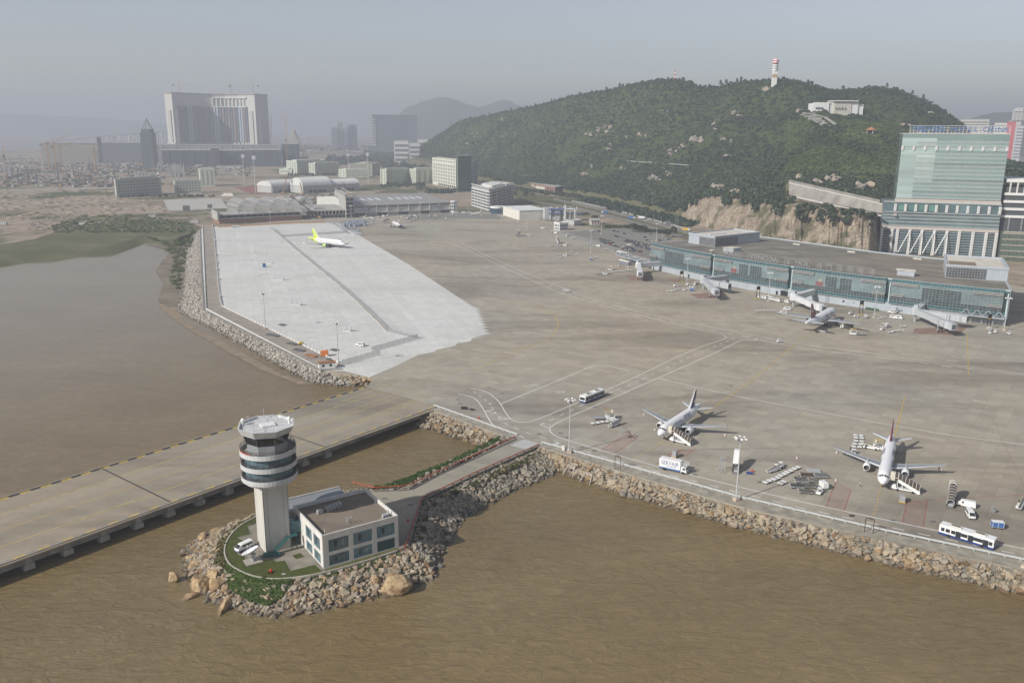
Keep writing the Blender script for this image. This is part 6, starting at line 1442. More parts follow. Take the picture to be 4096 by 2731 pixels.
def goalpost(a,c,h,label):
    t=thing('height_gauge',label,'frame',a);e=c-a;BR=mat((.09,.055,.04),.7);b=MB();b.bar((0,0,0),(0,0,h),.16).bar((e.x,e.y,0),(e.x,e.y,h),.16);b.build('posts',BR,t)
    MB().bar((0,0,h),(e.x,e.y,h),.16).build('crossbar',BR,t);MB().bar((0,0,h-.4),(e.x,e.y,h-.4),.08).build('lower_bar',BR,t);MB().box((e.x/2,e.y/2,h+.12),(1.0,.5,.14),heading((0,0),e)).build('lamp',BR,t)
goalpost(zC(535,1250),zC(608,1277),4.6,'brown steel portal frame at the apron road near the catering truck');goalpost(zD(593,1213),zD(672,1228),4.2,'brown steel portal frame at the apron road near the right outfall')
MASTC=mat((.50,.51,.51),.5,.2,.05,1)
def mast_proto(label,h,nl=6,crown=1.6):
    t=thing('lamp_mast',label,'lamp mast');MB().cyl((0,0,0),(0,0,h),.26,.13,10).build('pole',MASTC,t);MB().box((0,0,.35),(1.5,1.5,.9)).build('foot',mat((.50,.40,.33),.9),t)
    MB().lathe([(.5,h-1.3),(.62,h-1.2),(.62,h-.7),(.5,h-.6)],10).build('head_frame',MGREY,t)
    for k in range(nl):
        a=2*math.pi*k/nl;o=MB().box((0,0,0),(.75,.6,.35)).build('floodlight',WHITE,t);o.location=(crown*math.cos(a),crown*math.sin(a),h-.1);o.rotation_euler=(0,R(25),a)
        MB().bar((.4*math.cos(a),.4*math.sin(a),h-.6),(crown*math.cos(a),crown*math.sin(a),h-.2),.08).build('bracket',MGREY,t)
    return t
mp=mast_proto('tall grey lamp mast at the apron edge beside the link road',19.3);mp.location=zB(1783,712)
MAST=[(zE(1020,575),'tall grey lamp mast at the sea edge in front of the covered white steps',1.04),(zD(2075,1545),'lamp mast on the sea edge at the far right border',1.0),(zN(728,1078),'lamp mast half way along the new apron sea wall',1.07),(zN(1315,1368),'lamp mast at the near corner of the new apron by the site cabin',1.08),
    (zN(345,545),'lamp mast farthest along the new apron\'s left edge',1.0),(zN(358,682),'second lamp mast from the back on the new apron\'s left edge',1.0),(zN(370,822),'lamp mast at the bend of the new apron\'s left edge',1.0),(zN(770,272),'lamp mast at the back end of the new apron fence',.95),(zP(1200,1290),'lamp mast beside the blue cargo containers',1.0),(zP(2285,1235),'lamp mast in front of the cargo hangar',1.0),
    (zQ(880,1195),'lamp mast in front of the grey office block',1.0),(zQ(1195,1300),'lamp mast left of the white hangar',1.0),(zQ(1600,1440),'lamp mast in front of the white hangar',1.0),(k4(108,690),'lamp mast before the small two storey white block',1.0),(k4(637,910),'lamp mast at the apron edge left of the car park',1.05),(k4(1222,1150),'lamp mast left of the leftmost boarding bridge',1.0),(k4(806,612),'lamp mast in the back corner of the car park',1.0),(k4(1668,722),'lamp mast in the car park beside the terminal',.9),
    (k1(560,803),'lamp mast left of the second boarding bridge',.98),(k1(1655,1028),'lamp mast at the centre of the terminal front',.98),(k2(1945,1260),'lamp mast right of the airliner with maroon tail',.98),(k3(2020,1268),'lamp mast at the right end of the terminal front',.98)]
for p,lb,sc in MAST:o=dup(mp,p,random.random()*3,lb,'lamp masts');o.scale=(1,1,sc)
mp['group']='lamp masts'
FNET=NG('chain_link');FNET.put(FNET.b.inputs['Alpha'],.45);FNETM=FNET.done((.30,.31,.31,1),.6,.3,.3)
def fence(label,pts,h=2.4,post=5.0,base=None):
    root=thing('wire_fence',label,'fence');PR=[Vector((p.x,p.y,0)) for p in pts]
    pm=MB().cyl((0,0,0),(0,0,h+.2),.06,n=6).mesh('post',[MGREY]);
    for p,h_ in along(PR,post):put('post',pm,root,p)
    b=MB()
    for a,c in zip(PR,PR[1:]):b.quad((a.x,a.y,.1),(c.x,c.y,.1),(c.x,c.y,h),(a.x,a.y,h))
    b.build('wire_mesh',FNETM,root);b=MB()
    for a,c in zip(PR,PR[1:]):b.bar((a.x,a.y,h),(c.x,c.y,h),.07)
    b.build('top_rail',MGREY,root)
    if base:
        bm_=MB().box((0,0,.25),(2.6,.6,.5)).mesh('concrete_block',[mat((.50,.45,.38),.9,0,.2,.5,obj=.3)])
        for p,h_ in along(PR,5.0):put('concrete_block',bm_,root,p,h_)
fence('long wire fence on concrete blocks dividing the new apron lengthwise',L(zN,(785,278),(1000,465),(1300,710),(1500,890),(1700,1092)),base=1)
fence('wire fence with gates at the near right corner of the new apron',L(zN,(1705,1095),(1955,1155),(1580,1258)),post=4)
fence('short wire fence beside the site cabin mast',L(zN,(1650,1285),(1560,1305),(1345,1368)),post=4)
fence('wire fence crossing the new apron behind the lime tailed airliner',L(zN,(862,340),(1390,306)),post=6)
fence('green netted fence between the new apron and the container yard',L(zP,(835,1265),(1140,1470)),h=3,post=5)
fence('wire fence between the apron road and the car park',L(k4,(150,590),(700,760),(1200,930)),h=2.6,post=5)
LN=lambda fn,a,za,c,zc:(fn(*a,za),fn(*c,zc))
def jet_at(nose,hdg):return (nose.x,nose.y,0)
n1=zC(1128,792,3.4);t1=zC(1692,365,5.3);h1=heading(t1,n1)
j=Jet('airliner','white narrow-body airliner with purple tail fin parked left of the pair',37.57,34.1,1.98,3.75,11.9,{'fin':PURP,'finedge':AWHITE,'tip':AWHITE},(n1.x,n1.y,0),h1)
j.wrap('AIR MACAU',1.1,-12.5,28,(-1,1),INK);j.wrap('澳門航空',1.5,-21.0,34,(-1,1),INK)
def fin_emblem(j,m,fx=.5,fz=.33,sc=1.0,kind='bird'):
    xf,zf,fh,c,ct=j.fin;z0=zf+fh*fz;x0=xf-fh*.8*fz-c*(.5-.1*fz)
    for sg in (-1,1):
        b=MB();y=.32*sg
        if kind=='bird':pts=[(0,1.0),(.55,.75),(.7,.2),(.35,-.2),(.1,-.9),(-.15,-.2),(-.6,.1),(-.35,.6)]
        else:pts=[(-.2,1.9),(.5,1.5),(.75,.8),(.2,.2),(-.5,-.1),(-.2,-1.0),(.5,-1.7),(-.7,-1.2),(-1.0,-.2),(-.4,.5),(.2,.9)]
        b.poly([(x0-x*sc,y,z0+z*sc) for x,z in pts]);b.build('emblem',m,j.t)
fin_emblem(j,AWHITE)
n2=zD(762,770,3.0);t2=zD(855,295,5.3)
j=Jet('airliner','long white airliner with purple and red tail fin at the right end of the apron',44.5,34.1,1.98,3.75,11.9,{'fin':PURP,'finedge':mat((.15,.03,.06),.4)},(n2.x,n2.y,0),heading(t2,n2));j.wrap('AIR MACAU',1.1,-14.5,28,(-1,1),INK);j.wrap('澳門航空',1.5,-24.0,34,(-1,1),INK);fin_emblem(j,AWHITE)
w1=k2(437,1165,5.5);w2=k2(1775,1358,5.5);wc=(w1+w2)/2;hg=heading(w1,w2)+R(90);hg=R(54)
nz=Vector((wc.x,wc.y,0))+Vector((math.cos(hg),math.sin(hg),0))*29.5
j=Jet('airliner','wide-body airliner with maroon tail docked nose-in at the terminal',54.1,46.5,2.75,5.1,16.2,{'fin':MAROON,'finedge':mat((.06,.045,.06),.4)},(nz.x,nz.y,0),hg);j.wrap('AIR MACAU',1.1,-15,20,(-1,),INK);j.wrap('澳門航空',1.5,-24,20,(-1,),INK);fin_emblem(j,AWHITE,sc=1.9,fz=.4,kind='swoosh')
zV=zr(1160,860,7.84);gp=zV(1600,1040);hv_=R(-33);nz=gp+Vector((math.cos(hv_),math.sin(hv_),0))*5.6
j=Jet('airliner','white airliner with lime green tail and engines on the new apron',48.5,47.6,2.6,5.0,15.8,{'fin':LIME,'finedge':AWHITE,'rear':LIME,'engine':LIMEG},(nz.x,nz.y,0),hv_);j.wrap('VIVA',3.2,-10.5,0,(-1,1),VIVAR);j.wrap('vivamacau.com',1.3,-31,30,(-1,1),VIVAR)
hf=R(108);c0=Vector((-131,952,0));nz=c0+Vector((math.cos(hf),math.sin(hf),0))*20
j=Jet('airliner','small distant white airliner tail-on before the cargo hangar',41,36,2.0,3.8,10.5,{'fin':mat((.55,.55,.56),.4),'finedge':MAROON},(nz.x,nz.y,0),hf);j.wrap('AIR MACAU',1.1,-14,28,(-1,1),INK)
def face(o,p,h):o.location=(p.x,p.y,0);o.rotation_euler=(0,0,h);return o
def docked(n,h,label):
    q=n-Vector((math.cos(h),math.sin(h),0))*4.6;s=Vector((-math.sin(h),math.cos(h),0));hd=h+R(-90);return q+s*6.7,hd
p,hd=docked(n1,h1,'');st1=face(stairs_proto('white glazed passenger steps docked to the purple tailed airliner'),p,hd)
h2=heading(t2,n2);p,hd=docked(n2,h2,'');face(stairs_proto('white glazed passenger steps docked to the long airliner at the right'),p,hd)
a,c=zE(1000,385),zE(1030,210);face(stairs_proto('closed all white covered steps parked beside the tall lamp mast','closed'),(a+c)/2,heading(a,c))
a,c=zD(1372,1050),zD(1402,860);face(stairs_proto('arched brown glazed passenger steps parked beside two white vans','arch'),(a+c)/2,heading(a,c))
p=zP(1740,1300);face(stairs_proto('glazed passenger steps at the small distant airliner'),p,R(30))
p=zQ(1465,1510);face(stairs_proto('glazed passenger steps parked before the white hangar','arch'),p,R(70))
p=k4(130,760);face(stairs_proto('white passenger steps among carts left of the car park','arch'),p,R(100))
a,c=zD(1278,1235),zD(1795,1395);face(bus_proto('long white apron bus with navy skirt on the sea side road',dark=False),(a+c)/2+Vector((.8,1.2,0)),heading(a,c))
a,c=zB(1890,262),zB(2095,180);bs=face(bus_proto('white roofed apron bus with dark windows driving toward the bridge'),(a+c)/2,heading(a,c))
a,c=k4(1095,1065),k4(1255,1105);dup(bs,(a+c)/2,heading(a,c),'dark windowed apron bus beside the leftmost boarding bridge')
a,c=k4(1075,930),k4(1200,955);dup(bs,(a+c)/2,heading(a,c),'apron bus half hidden by the glass canopy at the car park')
a,c=zE(330,285),zE(580,340);face(catering_truck('white catering truck with blue chassis and lettered box on the apron road'),(a+c)/2+Vector((0,.6,0)),heading(a,c))
p=k2(1510,1430);face(fuel_truck('dark fuel tanker under the wing of the maroon tailed airliner'),p,R(160))
vn=van_proto('white panel van beside the arched passenger steps',blind=True,L=5.2);a,c=zD(1600,995),zD(1460,965);face(vn,(a+c)/2,heading(a,c))
v2=van_proto('white minivan');a,c=zD(1550,1045),zD(1585,1105);face(v2,(a+c)/2,heading(a,c));v2['label']='white minivan in front of the arched passenger steps'
VANS=[(k1,1560,985,-60,'white minivan, leftmost of the row at the terminal\'s central mast'),(k1,1605,993,-60,'white minivan, second of the row at the central mast'),(k1,1668,995,-60,'white minivan hidden behind the central lamp mast'),(k1,1718,1012,-60,'white minivan right of the central lamp mast'),(k1,1787,1030,-60,'white estate car at the right end of the row at the central mast'),(k1,1912,1048,-75,'white minivan below the third boarding bridge'),(k1,1903,1142,165,'white minibus in front of the third boarding bridge'),(k3,262,990,160,'white minibus driving along the terminal wall'),(k3,297,1072,-45,'white minibus left of the pair near the right boarding bridge'),(k3,375,1080,-45,'white minivan right of the pair near the right boarding bridge'),(k1,1085,895,35,'white minivan left of the two under the second boarding bridge'),(k1,1130,898,35,'white minivan right of the two under the second boarding bridge'),(k1,690,805,40,'white car behind the tugs at the second boarding bridge'),(zN,1488,1215,160,'lone white minibus near the wire fence on the new apron'),(zQ,1845,1395,165,'white minibus before the small two storey white block'),(k1,1845,1195,170,'white pickup under the wing tip of the maroon tailed airliner')]
for fn,x,y,h,lb in VANS:dup(v2,fn(x,y),R(h),lb,'white vans on the apron')
TUG=tug_proto('white baggage tug beside the white container cart at the pallet rows');face(TUG,zE(1785,515),R(-125))
TUGS=[(zE,1415,270,160,'white baggage tug behind the belt loader near the dolly rows'),(zD,492,500,-110,'white baggage tug under the wing of the long airliner'),(zH,105,1305,20,'white tug driving alone on the apron road'),(k1,518,880,80,'white tug alone between the belt loaders and blue cart'),(k1,585,810,30,'white tug, leftmost of the cluster at the second bridge'),(k1,620,842,20,'white tug in the middle of the cluster at the second bridge'),(k1,660,845,20,'white tug, rightmost of the cluster at the second bridge'),(k1,580,868,0,'white tug next to the blue container cart'),(k2,1665,1250,10,'white tug left of the docking display at the third gate'),(k2,1577,1200,30,'white tug beside the maroon tailed airliner\'s nose'),(k3,1880,1290,60,'white tug, left of the pair at the terminal\'s right end'),(k3,2090,1320,80,'white tug, rightmost at the terminal\'s right end'),(k3,1790,1310,70,'white tug before the rightmost docking display'),(k3,110,1255,40,'white tug towing the wrapped cart'),(zG,130,838,170,'white tug pulling a grey box trailer on the curved road'),(k4,415,935,170,'white tug alone left of the car park fence'),(k4,150,990,170,'low white tug at the far left equipment group')]
for fn,x,y,h,lb in TUGS:dup(TUG,fn(x,y),R(h),lb,'baggage tugs')
BL=loader_proto('white belt loader standing beside the dolly rows');a,c=zE(1280,335),zE(1440,285);face(BL,(a+c)/2,heading(a,c))
BLC=loader_proto('belt loader with a grey rain cover beside the red hatched box',True);a,c=zC(440,715),zC(615,655);face(BLC,(a+c)/2,heading(a,c))
for fn,x,y,h,lb in [(k2,1150,1485,-25,'white belt loader raised at the maroon tailed airliner\'s rear hold'),(k1,345,895,10,'white belt loader, nearer of the pair left of the second bridge'),(k1,395,880,10,'white belt loader, farther of the pair left of the second bridge'),(zD,655,450,150,'belt loader at the rear hold of the long airliner'),(zD,2030,985,50,'belt loader cut by the right border')]:dup(BL,fn(x,y),R(h),lb,'belt loaders')
HL=highlift_proto('white cargo high loader with yellow railings beside the dollies');face(HL,zC(470,590),R(5))
for fn,x,y,h,lb in [(zD,720,450,150,'white high loader at the long airliner\'s hold door'),(k2,1610,1520,165,'high loader with yellow rails in front of the maroon tailed airliner'),(zQ,1630,1505,10,'white high loader before the white hangar'),(k4,230,960,0,'white high loader, left of the group by the apron mast'),(k4,940,1180,0,'white high loader, upper one beside the empty dolly train'),(k4,860,1245,0,'white high loader, lower one beside the empty dolly train')]:dup(HL,fn(x,y),R(h),lb,'high loaders')
DL=dolly_proto('empty white baggage dolly');DP=dolly_proto('flat pallet dolly','pallet','pallet_dolly',4.2,3.0)
_first={}
def place(proto,p,h,lb,grp):
    if proto.name not in _first:_first[proto.name]=1;face(proto,p,h);proto['label']=lb;proto['group']=grp;return proto
    return dup(proto,p,h,lb,grp)
ordn=['first','second','third','fourth','fifth','sixth','seventh','eighth','ninth','tenth','eleventh','twelfth','thirteenth','fourteenth','fifteenth','sixteenth','seventeenth','eighteenth','nineteenth','twentieth']
for i,(x,y) in enumerate([(1305,415),(1382,387),(1445,353),(1505,322),(1570,290)]):place(DL,zE(x,y),R(40),'white baggage dolly, %s from the left in the slanting row beside the belt loader' % ordn[i],'baggage dollies')
place(DL,zE(1442,425),R(40),'white baggage dolly standing alone right of the slanting row','baggage dollies')
for i,(x,y) in enumerate([(272,660),(400,640),(525,617)]):place(DL,zC(x,y),R(20),'white baggage dolly, %s from the left in front of the high loader' % ordn[i],'baggage dollies')
for i,(x,y) in enumerate([(535,335),(540,358),(540,388),(530,415),(520,440)]):place(DL,zD(x,y),R(-12),'white baggage dolly, %s from the back behind the long airliner\'s wing' % ordn[i],'baggage dollies')
for i in range(9):p=lerp(k4(945,1218),k4(1290,1180),i/8);place(DL,p,R(15),'empty white dolly, %s from the left in the train near the leftmost bridge' % ordn[i],'baggage dollies')
for i,(fn,x,y,h) in enumerate([(k2,135,1160,10),(k2,245,1158,10),(k2,350,1158,10)]):place(DL,fn(x,y),R(h),'white dolly, %s from the left behind the maroon tailed airliner\'s wing' % ordn[i],'baggage dollies')
for i,(fn,x,y,h) in enumerate([(k3,240,1300,20),(k3,305,1280,20),(k3,410,1275,0),(k3,430,1205,0),(k3,80,1085,15),(k3,130,1060,15),(k3,150,1165,20)]):place(DL,fn(x,y),R(h),['flat white dolly, left of three in a row at the fourth gate','flat white dolly, middle of three in a row at the fourth gate','flat white dolly, right of three in a row at the fourth gate','flat dolly at the foot of the rightmost boarding bridge','flat dolly left of the two minibuses at the fourth gate','flat dolly touching the first one left of the minibuses','flat dolly above the wrapped cart at the fourth gate'][i],'baggage dollies')
for i,(x,y,m) in enumerate([(1735,320,0),(1800,360,0),(1670,358,1),(1745,403,2),(1620,405,0),(1695,452,2),(1578,455,3),(1655,503,2)]):
    o=place(DP,zE(x,y),R(-8),['grey pallet dolly at the back of the pallet rows','grey pallet dolly at the back right of the pallet rows','rusty brown pallet dolly in the back row','cream worn pallet dolly in the right row','grey pallet dolly in the left row','cream worn pallet dolly in the middle of the right row','dark grey pallet dolly at the front of the left row','white streaked pallet dolly nearest the apron road'][i],'pallet dollies')
    MB().box((0,0,.72),(4.0,2.8,.16)).build('pallet',[CARGOGREY,mat((.26,.17,.11),.9,0,.6,1.6),mat((.52,.47,.37),.9,0,.45,1.8),MGREY][m],o)
    for k in (-1.2,-.4,.4,1.2):MB().box((0,k,.84),(3.9,.12,.06)).build('slat',[LGREY,RUST,CREAMW,DGREY][m],o)
face(container_cart('white container cart beside the tug at the pallet rows',VWHITE),zE(1823,465),R(-80));cb=face(container_cart('blue container cart with white roof near the apron bus'),zD(1815,1180),R(-12));dup(cb,k1(628,888),R(0),'blue container cart at the second boarding bridge');dup(cb,k4(638,1020),R(80),'blue and white cart beside the yellow frames left of the bridge')
cg=face(container_cart('grey box trailer behind the tug on the curved road',CARGOGREY,'box_trailer'),zG(158,850),R(-12));dup(cg,k3(188,1215),R(30),'wrapped grey cart at the fourth gate');dup(cg,k2(1810,1265),R(70),'stack of grey containers at the third docking display');dup(cg,k3(1780,1265),R(80),'white container cart below the rightmost docking display')
gp_=face(gpu_proto('grey ground power unit on a yellow trailer behind the catering truck'),zC(1338,1105),R(60));dup(gp_,zD(940,940),R(70),'grey ground power unit in front of the long airliner');dup(gp_,k4(350,905),R(10),'grey power unit by the apron edge mast');dup(gp_,k4(1095,1125),R(10),'grey power unit near the leftmost bridge mast')
ms=face(hyloader('grey metal maintenance steps beside the covered white steps'),zC(1975,1300),R(100));o=dup(ms,zC(632,785),R(100),'small metal step ladder beside the red hatched box');o.scale=(.7,.7,.55);o=dup(ms,zD(1775,1045),R(30),'small metal step frame near the blue container cart');o.scale=(.6,.6,.45)
face(pushback_proto('low white pushback tractor left of the second boarding bridge'),k1(430,825),R(15))
for fn,x,y,s,lb in [(zC,2345,1330,1,'dark blue drum lying behind the covered white steps'),(zB,820,312,1.2,'large black rubber roller left by the pond barrier'),(zB,892,322,.8,'small black rubber roller by the pond barrier')]:
    t=thing('roller',lb,'roller',fn(x,y),R(-10));MB().cyl((-s,0,.45*s),(s,0,.45*s),.45*s,n=12).build('drum',NAVY if 'blue' in lb else BLACK,t);MB().cyl((-s*1.05,0,.45*s),(s*1.05,0,.45*s),.12*s,n=8).build('axle',MGREY,t)
t=thing('signal_box','small cream cabinet at the apron edge beside the link road mast','cabinet',zB(1733,690),R(-38));b=MB();b.box((0,0,.9),(1.3,.7,1.7));bevel_mesh(b,'cabinet',CREAM,t,.05);MB().box((0,0,.05),(1.6,1,.2)).build('base',MGREY,t)
CN=thing('marker_cone','x','cone');MB().lathe([(.28,.02),(.2,.25),(.1,.7),(.04,.75)],8).build('cone_body',VWHITE,CN);MB().box((0,0,.04),(.55,.55,.08)).build('base',mat((.5,.12,.05),.7),CN)
for fn,x,y,lb in [(zC,925,535,'white cone off the left wing tip of the purple tailed airliner'),(zC,1072,742,'white cone before the left engine of the purple tailed airliner'),(zC,2015,812,'white cone off the right wing tip of the purple tailed airliner'),(zD,335,488,'white cone off the long airliner\'s left wing tip'),(zD,593,645,'white cone before the long airliner\'s left engine'),(zD,1305,648,'white cone off the long airliner\'s right wing tip'),(zE,1578,192,'white cone on the red line behind the dolly row'),(zD,328,745,'white cone at the corner of the red hatched box')]:place(CN,fn(x,y),0,lb,'marker cones')
def gantry(label):
    t=thing('docking_display',label,'display');b=MB()
    for s in (-1,1):b.bar((s*1.3,0,0),(s*1.3,0,8.2),.3)
    b.build('posts',BLACK,t);MB().box((0,0,7.6),(2.5,.4,2.2)).build('display_panel',BLACK,t);MB().box((0,-.25,6.3),(2.8,.6,.3)).build('warning_bar',CYEL,t)
    for s in (-1,1):MB().box((s*1.3,0,.4),(.6,.6,.8)).build('buffer',CYEL,t)
    return t
gg=gantry('black docking display on posts at the first gate mast');face(gg,k1(488,775),R(20))
for fn,x,y,lb in [(k1,1515,995,'black docking display left of the central minivan row'),(k2,1735,1210,'black docking display beside the green bins at the third gate'),(k3,1775,1240,'black docking display at the terminal\'s right end')]:dup(gg,fn(x,y),R(25),lb,'docking displays')
for i in range(5):p=k2(1830+i*42,1128+i*6);t=thing('wheeled_bin','green wheeled bin, %s from the left in the row by the terminal wall' % ordn[i],'bin',p,R(-35),'green bins');b=MB();b.box((0,0,.65),(1.3,1.0,1.1),0,1.1);bevel_mesh(b,'bin_body',mat((.04,.11,.05),.7),t,.05);MB().box((0,0,1.25),(1.5,1.15,.12)).build('lid',mat((.03,.09,.04),.7),t)
def person(p,hdg,label,top,legs,stride=.22,arm=.15):
    t=thing('person',label,'person',p,hdg);J={'pel':(0,0,.93),'waist':(0,0,1.1),'chest':(.02,0,1.36),'neck':(.02,0,1.5),'head':(.04,0,1.62),'top':(.04,0,1.75)}
    for s,n in ((1,'l'),(-1,'r')):
        J['hip'+n]=(0,s*.1,.9);J['kne'+n]=(s*stride*.6+.04,s*.1,.5);J['ank'+n]=(s*stride,s*.1,.09);J['toe'+n]=(s*stride+.18,s*.11,.04);J['sho'+n]=(.02,s*.19,1.42);J['elb'+n]=(-s*arm*.5,s*.27,1.16);J['wri'+n]=(-s*arm+.12,s*.27,.93);J['han'+n]=(-s*arm+.16,s*.27,.84)
    E_=[('pel','waist'),('waist','chest'),('chest','neck'),('neck','head'),('head','top')]
    for n in 'lr':E_+=[('pel','hip'+n),('hip'+n,'kne'+n),('kne'+n,'ank'+n),('ank'+n,'toe'+n),('chest','sho'+n),('sho'+n,'elb'+n),('elb'+n,'wri'+n),('wri'+n,'han'+n)]
    RAD={'pel':.15,'waist':.13,'chest':.16,'neck':.055,'head':.10,'top':.07,'hip':.10,'kne':.065,'ank':.045,'toe':.04,'sho':.065,'elb':.045,'wri':.035,'han':.04}
    K=list(J);me=bpy.data.meshes.new('body');me.from_pydata([J[k] for k in K],[(K.index(a),K.index(c)) for a,c in E_],[]);o=put('body',me,t);md=o.modifiers.new('skin','SKIN');md.use_smooth_shade=True
    for i,k in enumerate(K):r=RAD.get(k,RAD.get(k[:3],.05));me.skin_vertices[0].data[i].radius=(r,r);me.skin_vertices[0].data[i].use_root=k=='pel'
    sb=o.modifiers.new('sub','SUBSURF');sb.levels=1;sb.render_levels=1
    g=NG('clothing');q=g.n('SeparateXYZ',{0:g.pos()});z=g.t.nodes[-1].outputs[2];c=g.ramp(g.ma('DIVIDE',z,2.0),[(0,(.03,.03,.03)),(.05,legs),(.475,top),(.765,(.35,.22,.15)),(.83,(.02,.018,.015))],'CONSTANT');g.done(c,.8);me.materials.append(g.m)
person(zE(2160,450),R(-70),'person in white shirt walking on the apron before the long airliner',(.6,.6,.58),(.04,.04,.05),.26,.2);person(zD(1278,655),R(60),'person in dark clothes beside the cone under the right wing',(.04,.045,.04),(.03,.03,.04));person(zD(465,470),R(100),'person in dark clothes under the long airliner\'s left wing',(.05,.05,.06),(.03,.03,.04))
person(zN(647,460),R(20),'person in dark clothes standing alone on the new apron',(.05,.05,.05),(.04,.04,.05));person(k2(265,925),R(0),'person in dark clothes by the terminal wall at the minivan row',(.05,.05,.06),(.03,.03,.04));person(k2(1012,1470),R(40),'person standing behind the maroon tailed airliner',(.12,.11,.10),(.04,.04,.05))
def hgt(fn,x,yb,yt):p=fn(x,yb);return at(*fn.px(x,yt),math.hypot(p.x,p.y)).z
WINM=glass('office_window',(.07,.09,.10),.2,.3,.5,.1)
class Block:
    """parallelogram block from left, near and right base corners; faces 'a' (left-near) and 'b' (near-right)"""
    def __init__(s,name,label,cat,Lp,C,Rp,h,wall,z0=-.35,group=None,flat=True):
        s.t=thing(name,label,cat,(C.x,C.y,0),0,group);s.a=Lp-C;s.b=Rp-C;s.a.z=s.b.z=0;s.h=h;D=s.a+s.b
        MB().prism([(0,0),(s.b.x,s.b.y),(D.x,D.y),(s.a.x,s.a.y)],z0,h).build('wall',wall,s.t)
        P=[Vector((0,0,0)),s.b,D,s.a,Vector((0,0,0))]
        if flat:
            b=MB()
            for p,q in zip(P,P[1:]):b.bar((p.x,p.y,h+.35),(q.x,q.y,h+.35),.7,1.0)
            b.build('parapet',wall,s.t);c=D/2;MB().prism([(c.x+(p.x-c.x)*.97,c.y+(p.y-c.y)*.97) for p in P[:4]],h-.1,h+.06).build('roof',mat((.36,.35,.32),.9,0,.15,.1),s.t)
        s.fr={'a':(s.a,-s.a.normalized()),'b':(Vector((0,0,0)),s.b.normalized())}
    def frame(s,f):
        o,u=s.fr[f];L=s.a.length if f=='a' else s.b.length;n=Vector((u.y,-u.x,0));return o,u,n,L
    def windows(s,f,nx,nz,z0,z1,wf=.5,hf=.55,m=None,u0=0.0,u1=1.0,name='window',off=.12,sub=None):
        o,u,n,L=s.frame(f);du=L*(u1-u0)/nx;dz=(z1-z0)/nz;hd=heading((0,0),u)
        me=MB().box((0,0,0),(du*wf,.25,dz*hf)).mesh(name,[m or WINM])
        for i in range(nx):
            for k in range(nz):
                p=o+u*(L*u0+du*(i+.5))+n*off;w_=put(name,me,s.t,(p.x,p.y,z0+dz*(k+.5)),hd)
                if sub and k % 1==0:pass
    def band(s,f,z0,z1,m,u0=0.0,u1=1.0,off=.2,name='band',th=.3):
        o,u,n,L=s.frame(f);p=o+u*(L*u0)+n*off;q=o+u*(L*u1)+n*off;zc=(z0+z1)/2;MB().bar((p.x,p.y,zc),(q.x,q.y,zc),th,z1-z0).build(name,m,s.t)
    def post(s,f,uu,z0,z1,m,w=.6,off=.2,name='column'):
        o,u,n,L=s.frame(f);p=o+u*(L*uu)+n*off;MB().bar((p.x,p.y,z0),(p.x,p.y,z1),w).build(name,m,s.t)
    def top(s,u0,u1,v0,v1,h,m,name='roof_box'):
        def q(u,v):p=s.b*u+s.a*v;return (p.x,p.y)
        MB().prism([q(u0,v0),q(u1,v0),q(u1,v1),q(u0,v1)],s.h,s.h+h).build(name,m,s.t)
PALEG=mat((.52,.56,.46),.8,0,.06,.05);CONC=mat((.36,.35,.32),.9,0,.15,.1);BRICK=mat((.30,.16,.11),.9,0,.2,.3);LROOF=mat((.38,.385,.375),.7,0,.08,.08);OFFW=mat((.60,.60,.57),.75,0,.06,.1)
A,B=zP(1245,1205),zQ(388,1140);u=(B-A).normalized();n=Vector((-u.y,u.x,0));hL=(B-A).length
eave=hgt(zP,1245,1205,1035);rz=eave+6.5;dp=max(26,(zP(1205,870,rz)-A).dot(n))
hg_=thing('cargo_hangar','long low cargo hangar with grey pitched roof and row of skylights','hangar',A,heading(A,B))
b=MB();b.add([(0,0,-.3),(hL,0,-.3),(hL,2*dp,-.3),(0,2*dp,-.3),(0,0,eave),(hL,0,eave),(hL,2*dp,eave),(0,2*dp,eave),(0,dp,rz),(hL,dp,rz)],[(0,1,5,4),(1,2,6,9,5),(2,3,7,6),(3,0,4,8,7)]);b.build('wall',mat((.50,.50,.47),.8,0,.06,.1),hg_)
ROOFT=tile_panel('ribbed_grey_roof',(.30,.295,.275),1.6,99)
b=MB();b.quad((-.6,-.8,eave-.05),(hL+.6,-.8,eave-.05),(hL+.6,dp,rz+.15),(-.6,dp,rz+.15));b.quad((-.6,dp,rz+.15),(hL+.6,dp,rz+.15),(hL+.6,2*dp+.8,eave),(-.6,2*dp+.8,eave));b.build('roof',ROOFT,hg_)
for k,f in enumerate((.115,.20,.285,.36,.50,.585,.665,.735,.81)):sl=(rz-eave)/dp;b=MB();y0,y1=dp*.42,dp*.66;ww=hL*.018*(1.5 if k==0 else 1);b.quad((f*hL-ww,y0,eave+y0*sl+.3),(f*hL+ww,y0,eave+y0*sl+.3),(f*hL+ww,y1,eave+y1*sl+.3),(f*hL-ww,y1,eave+y1*sl+.3));b.build('skylight',mat((.66,.68,.70),.4),hg_)
for k in range(10):MB().bar((hL*(k+.0)/9.0+.3,-.4,0),(hL*(k+.0)/9.0+.3,-.4,eave-.3),.7).build('column',OFFW,hg_)
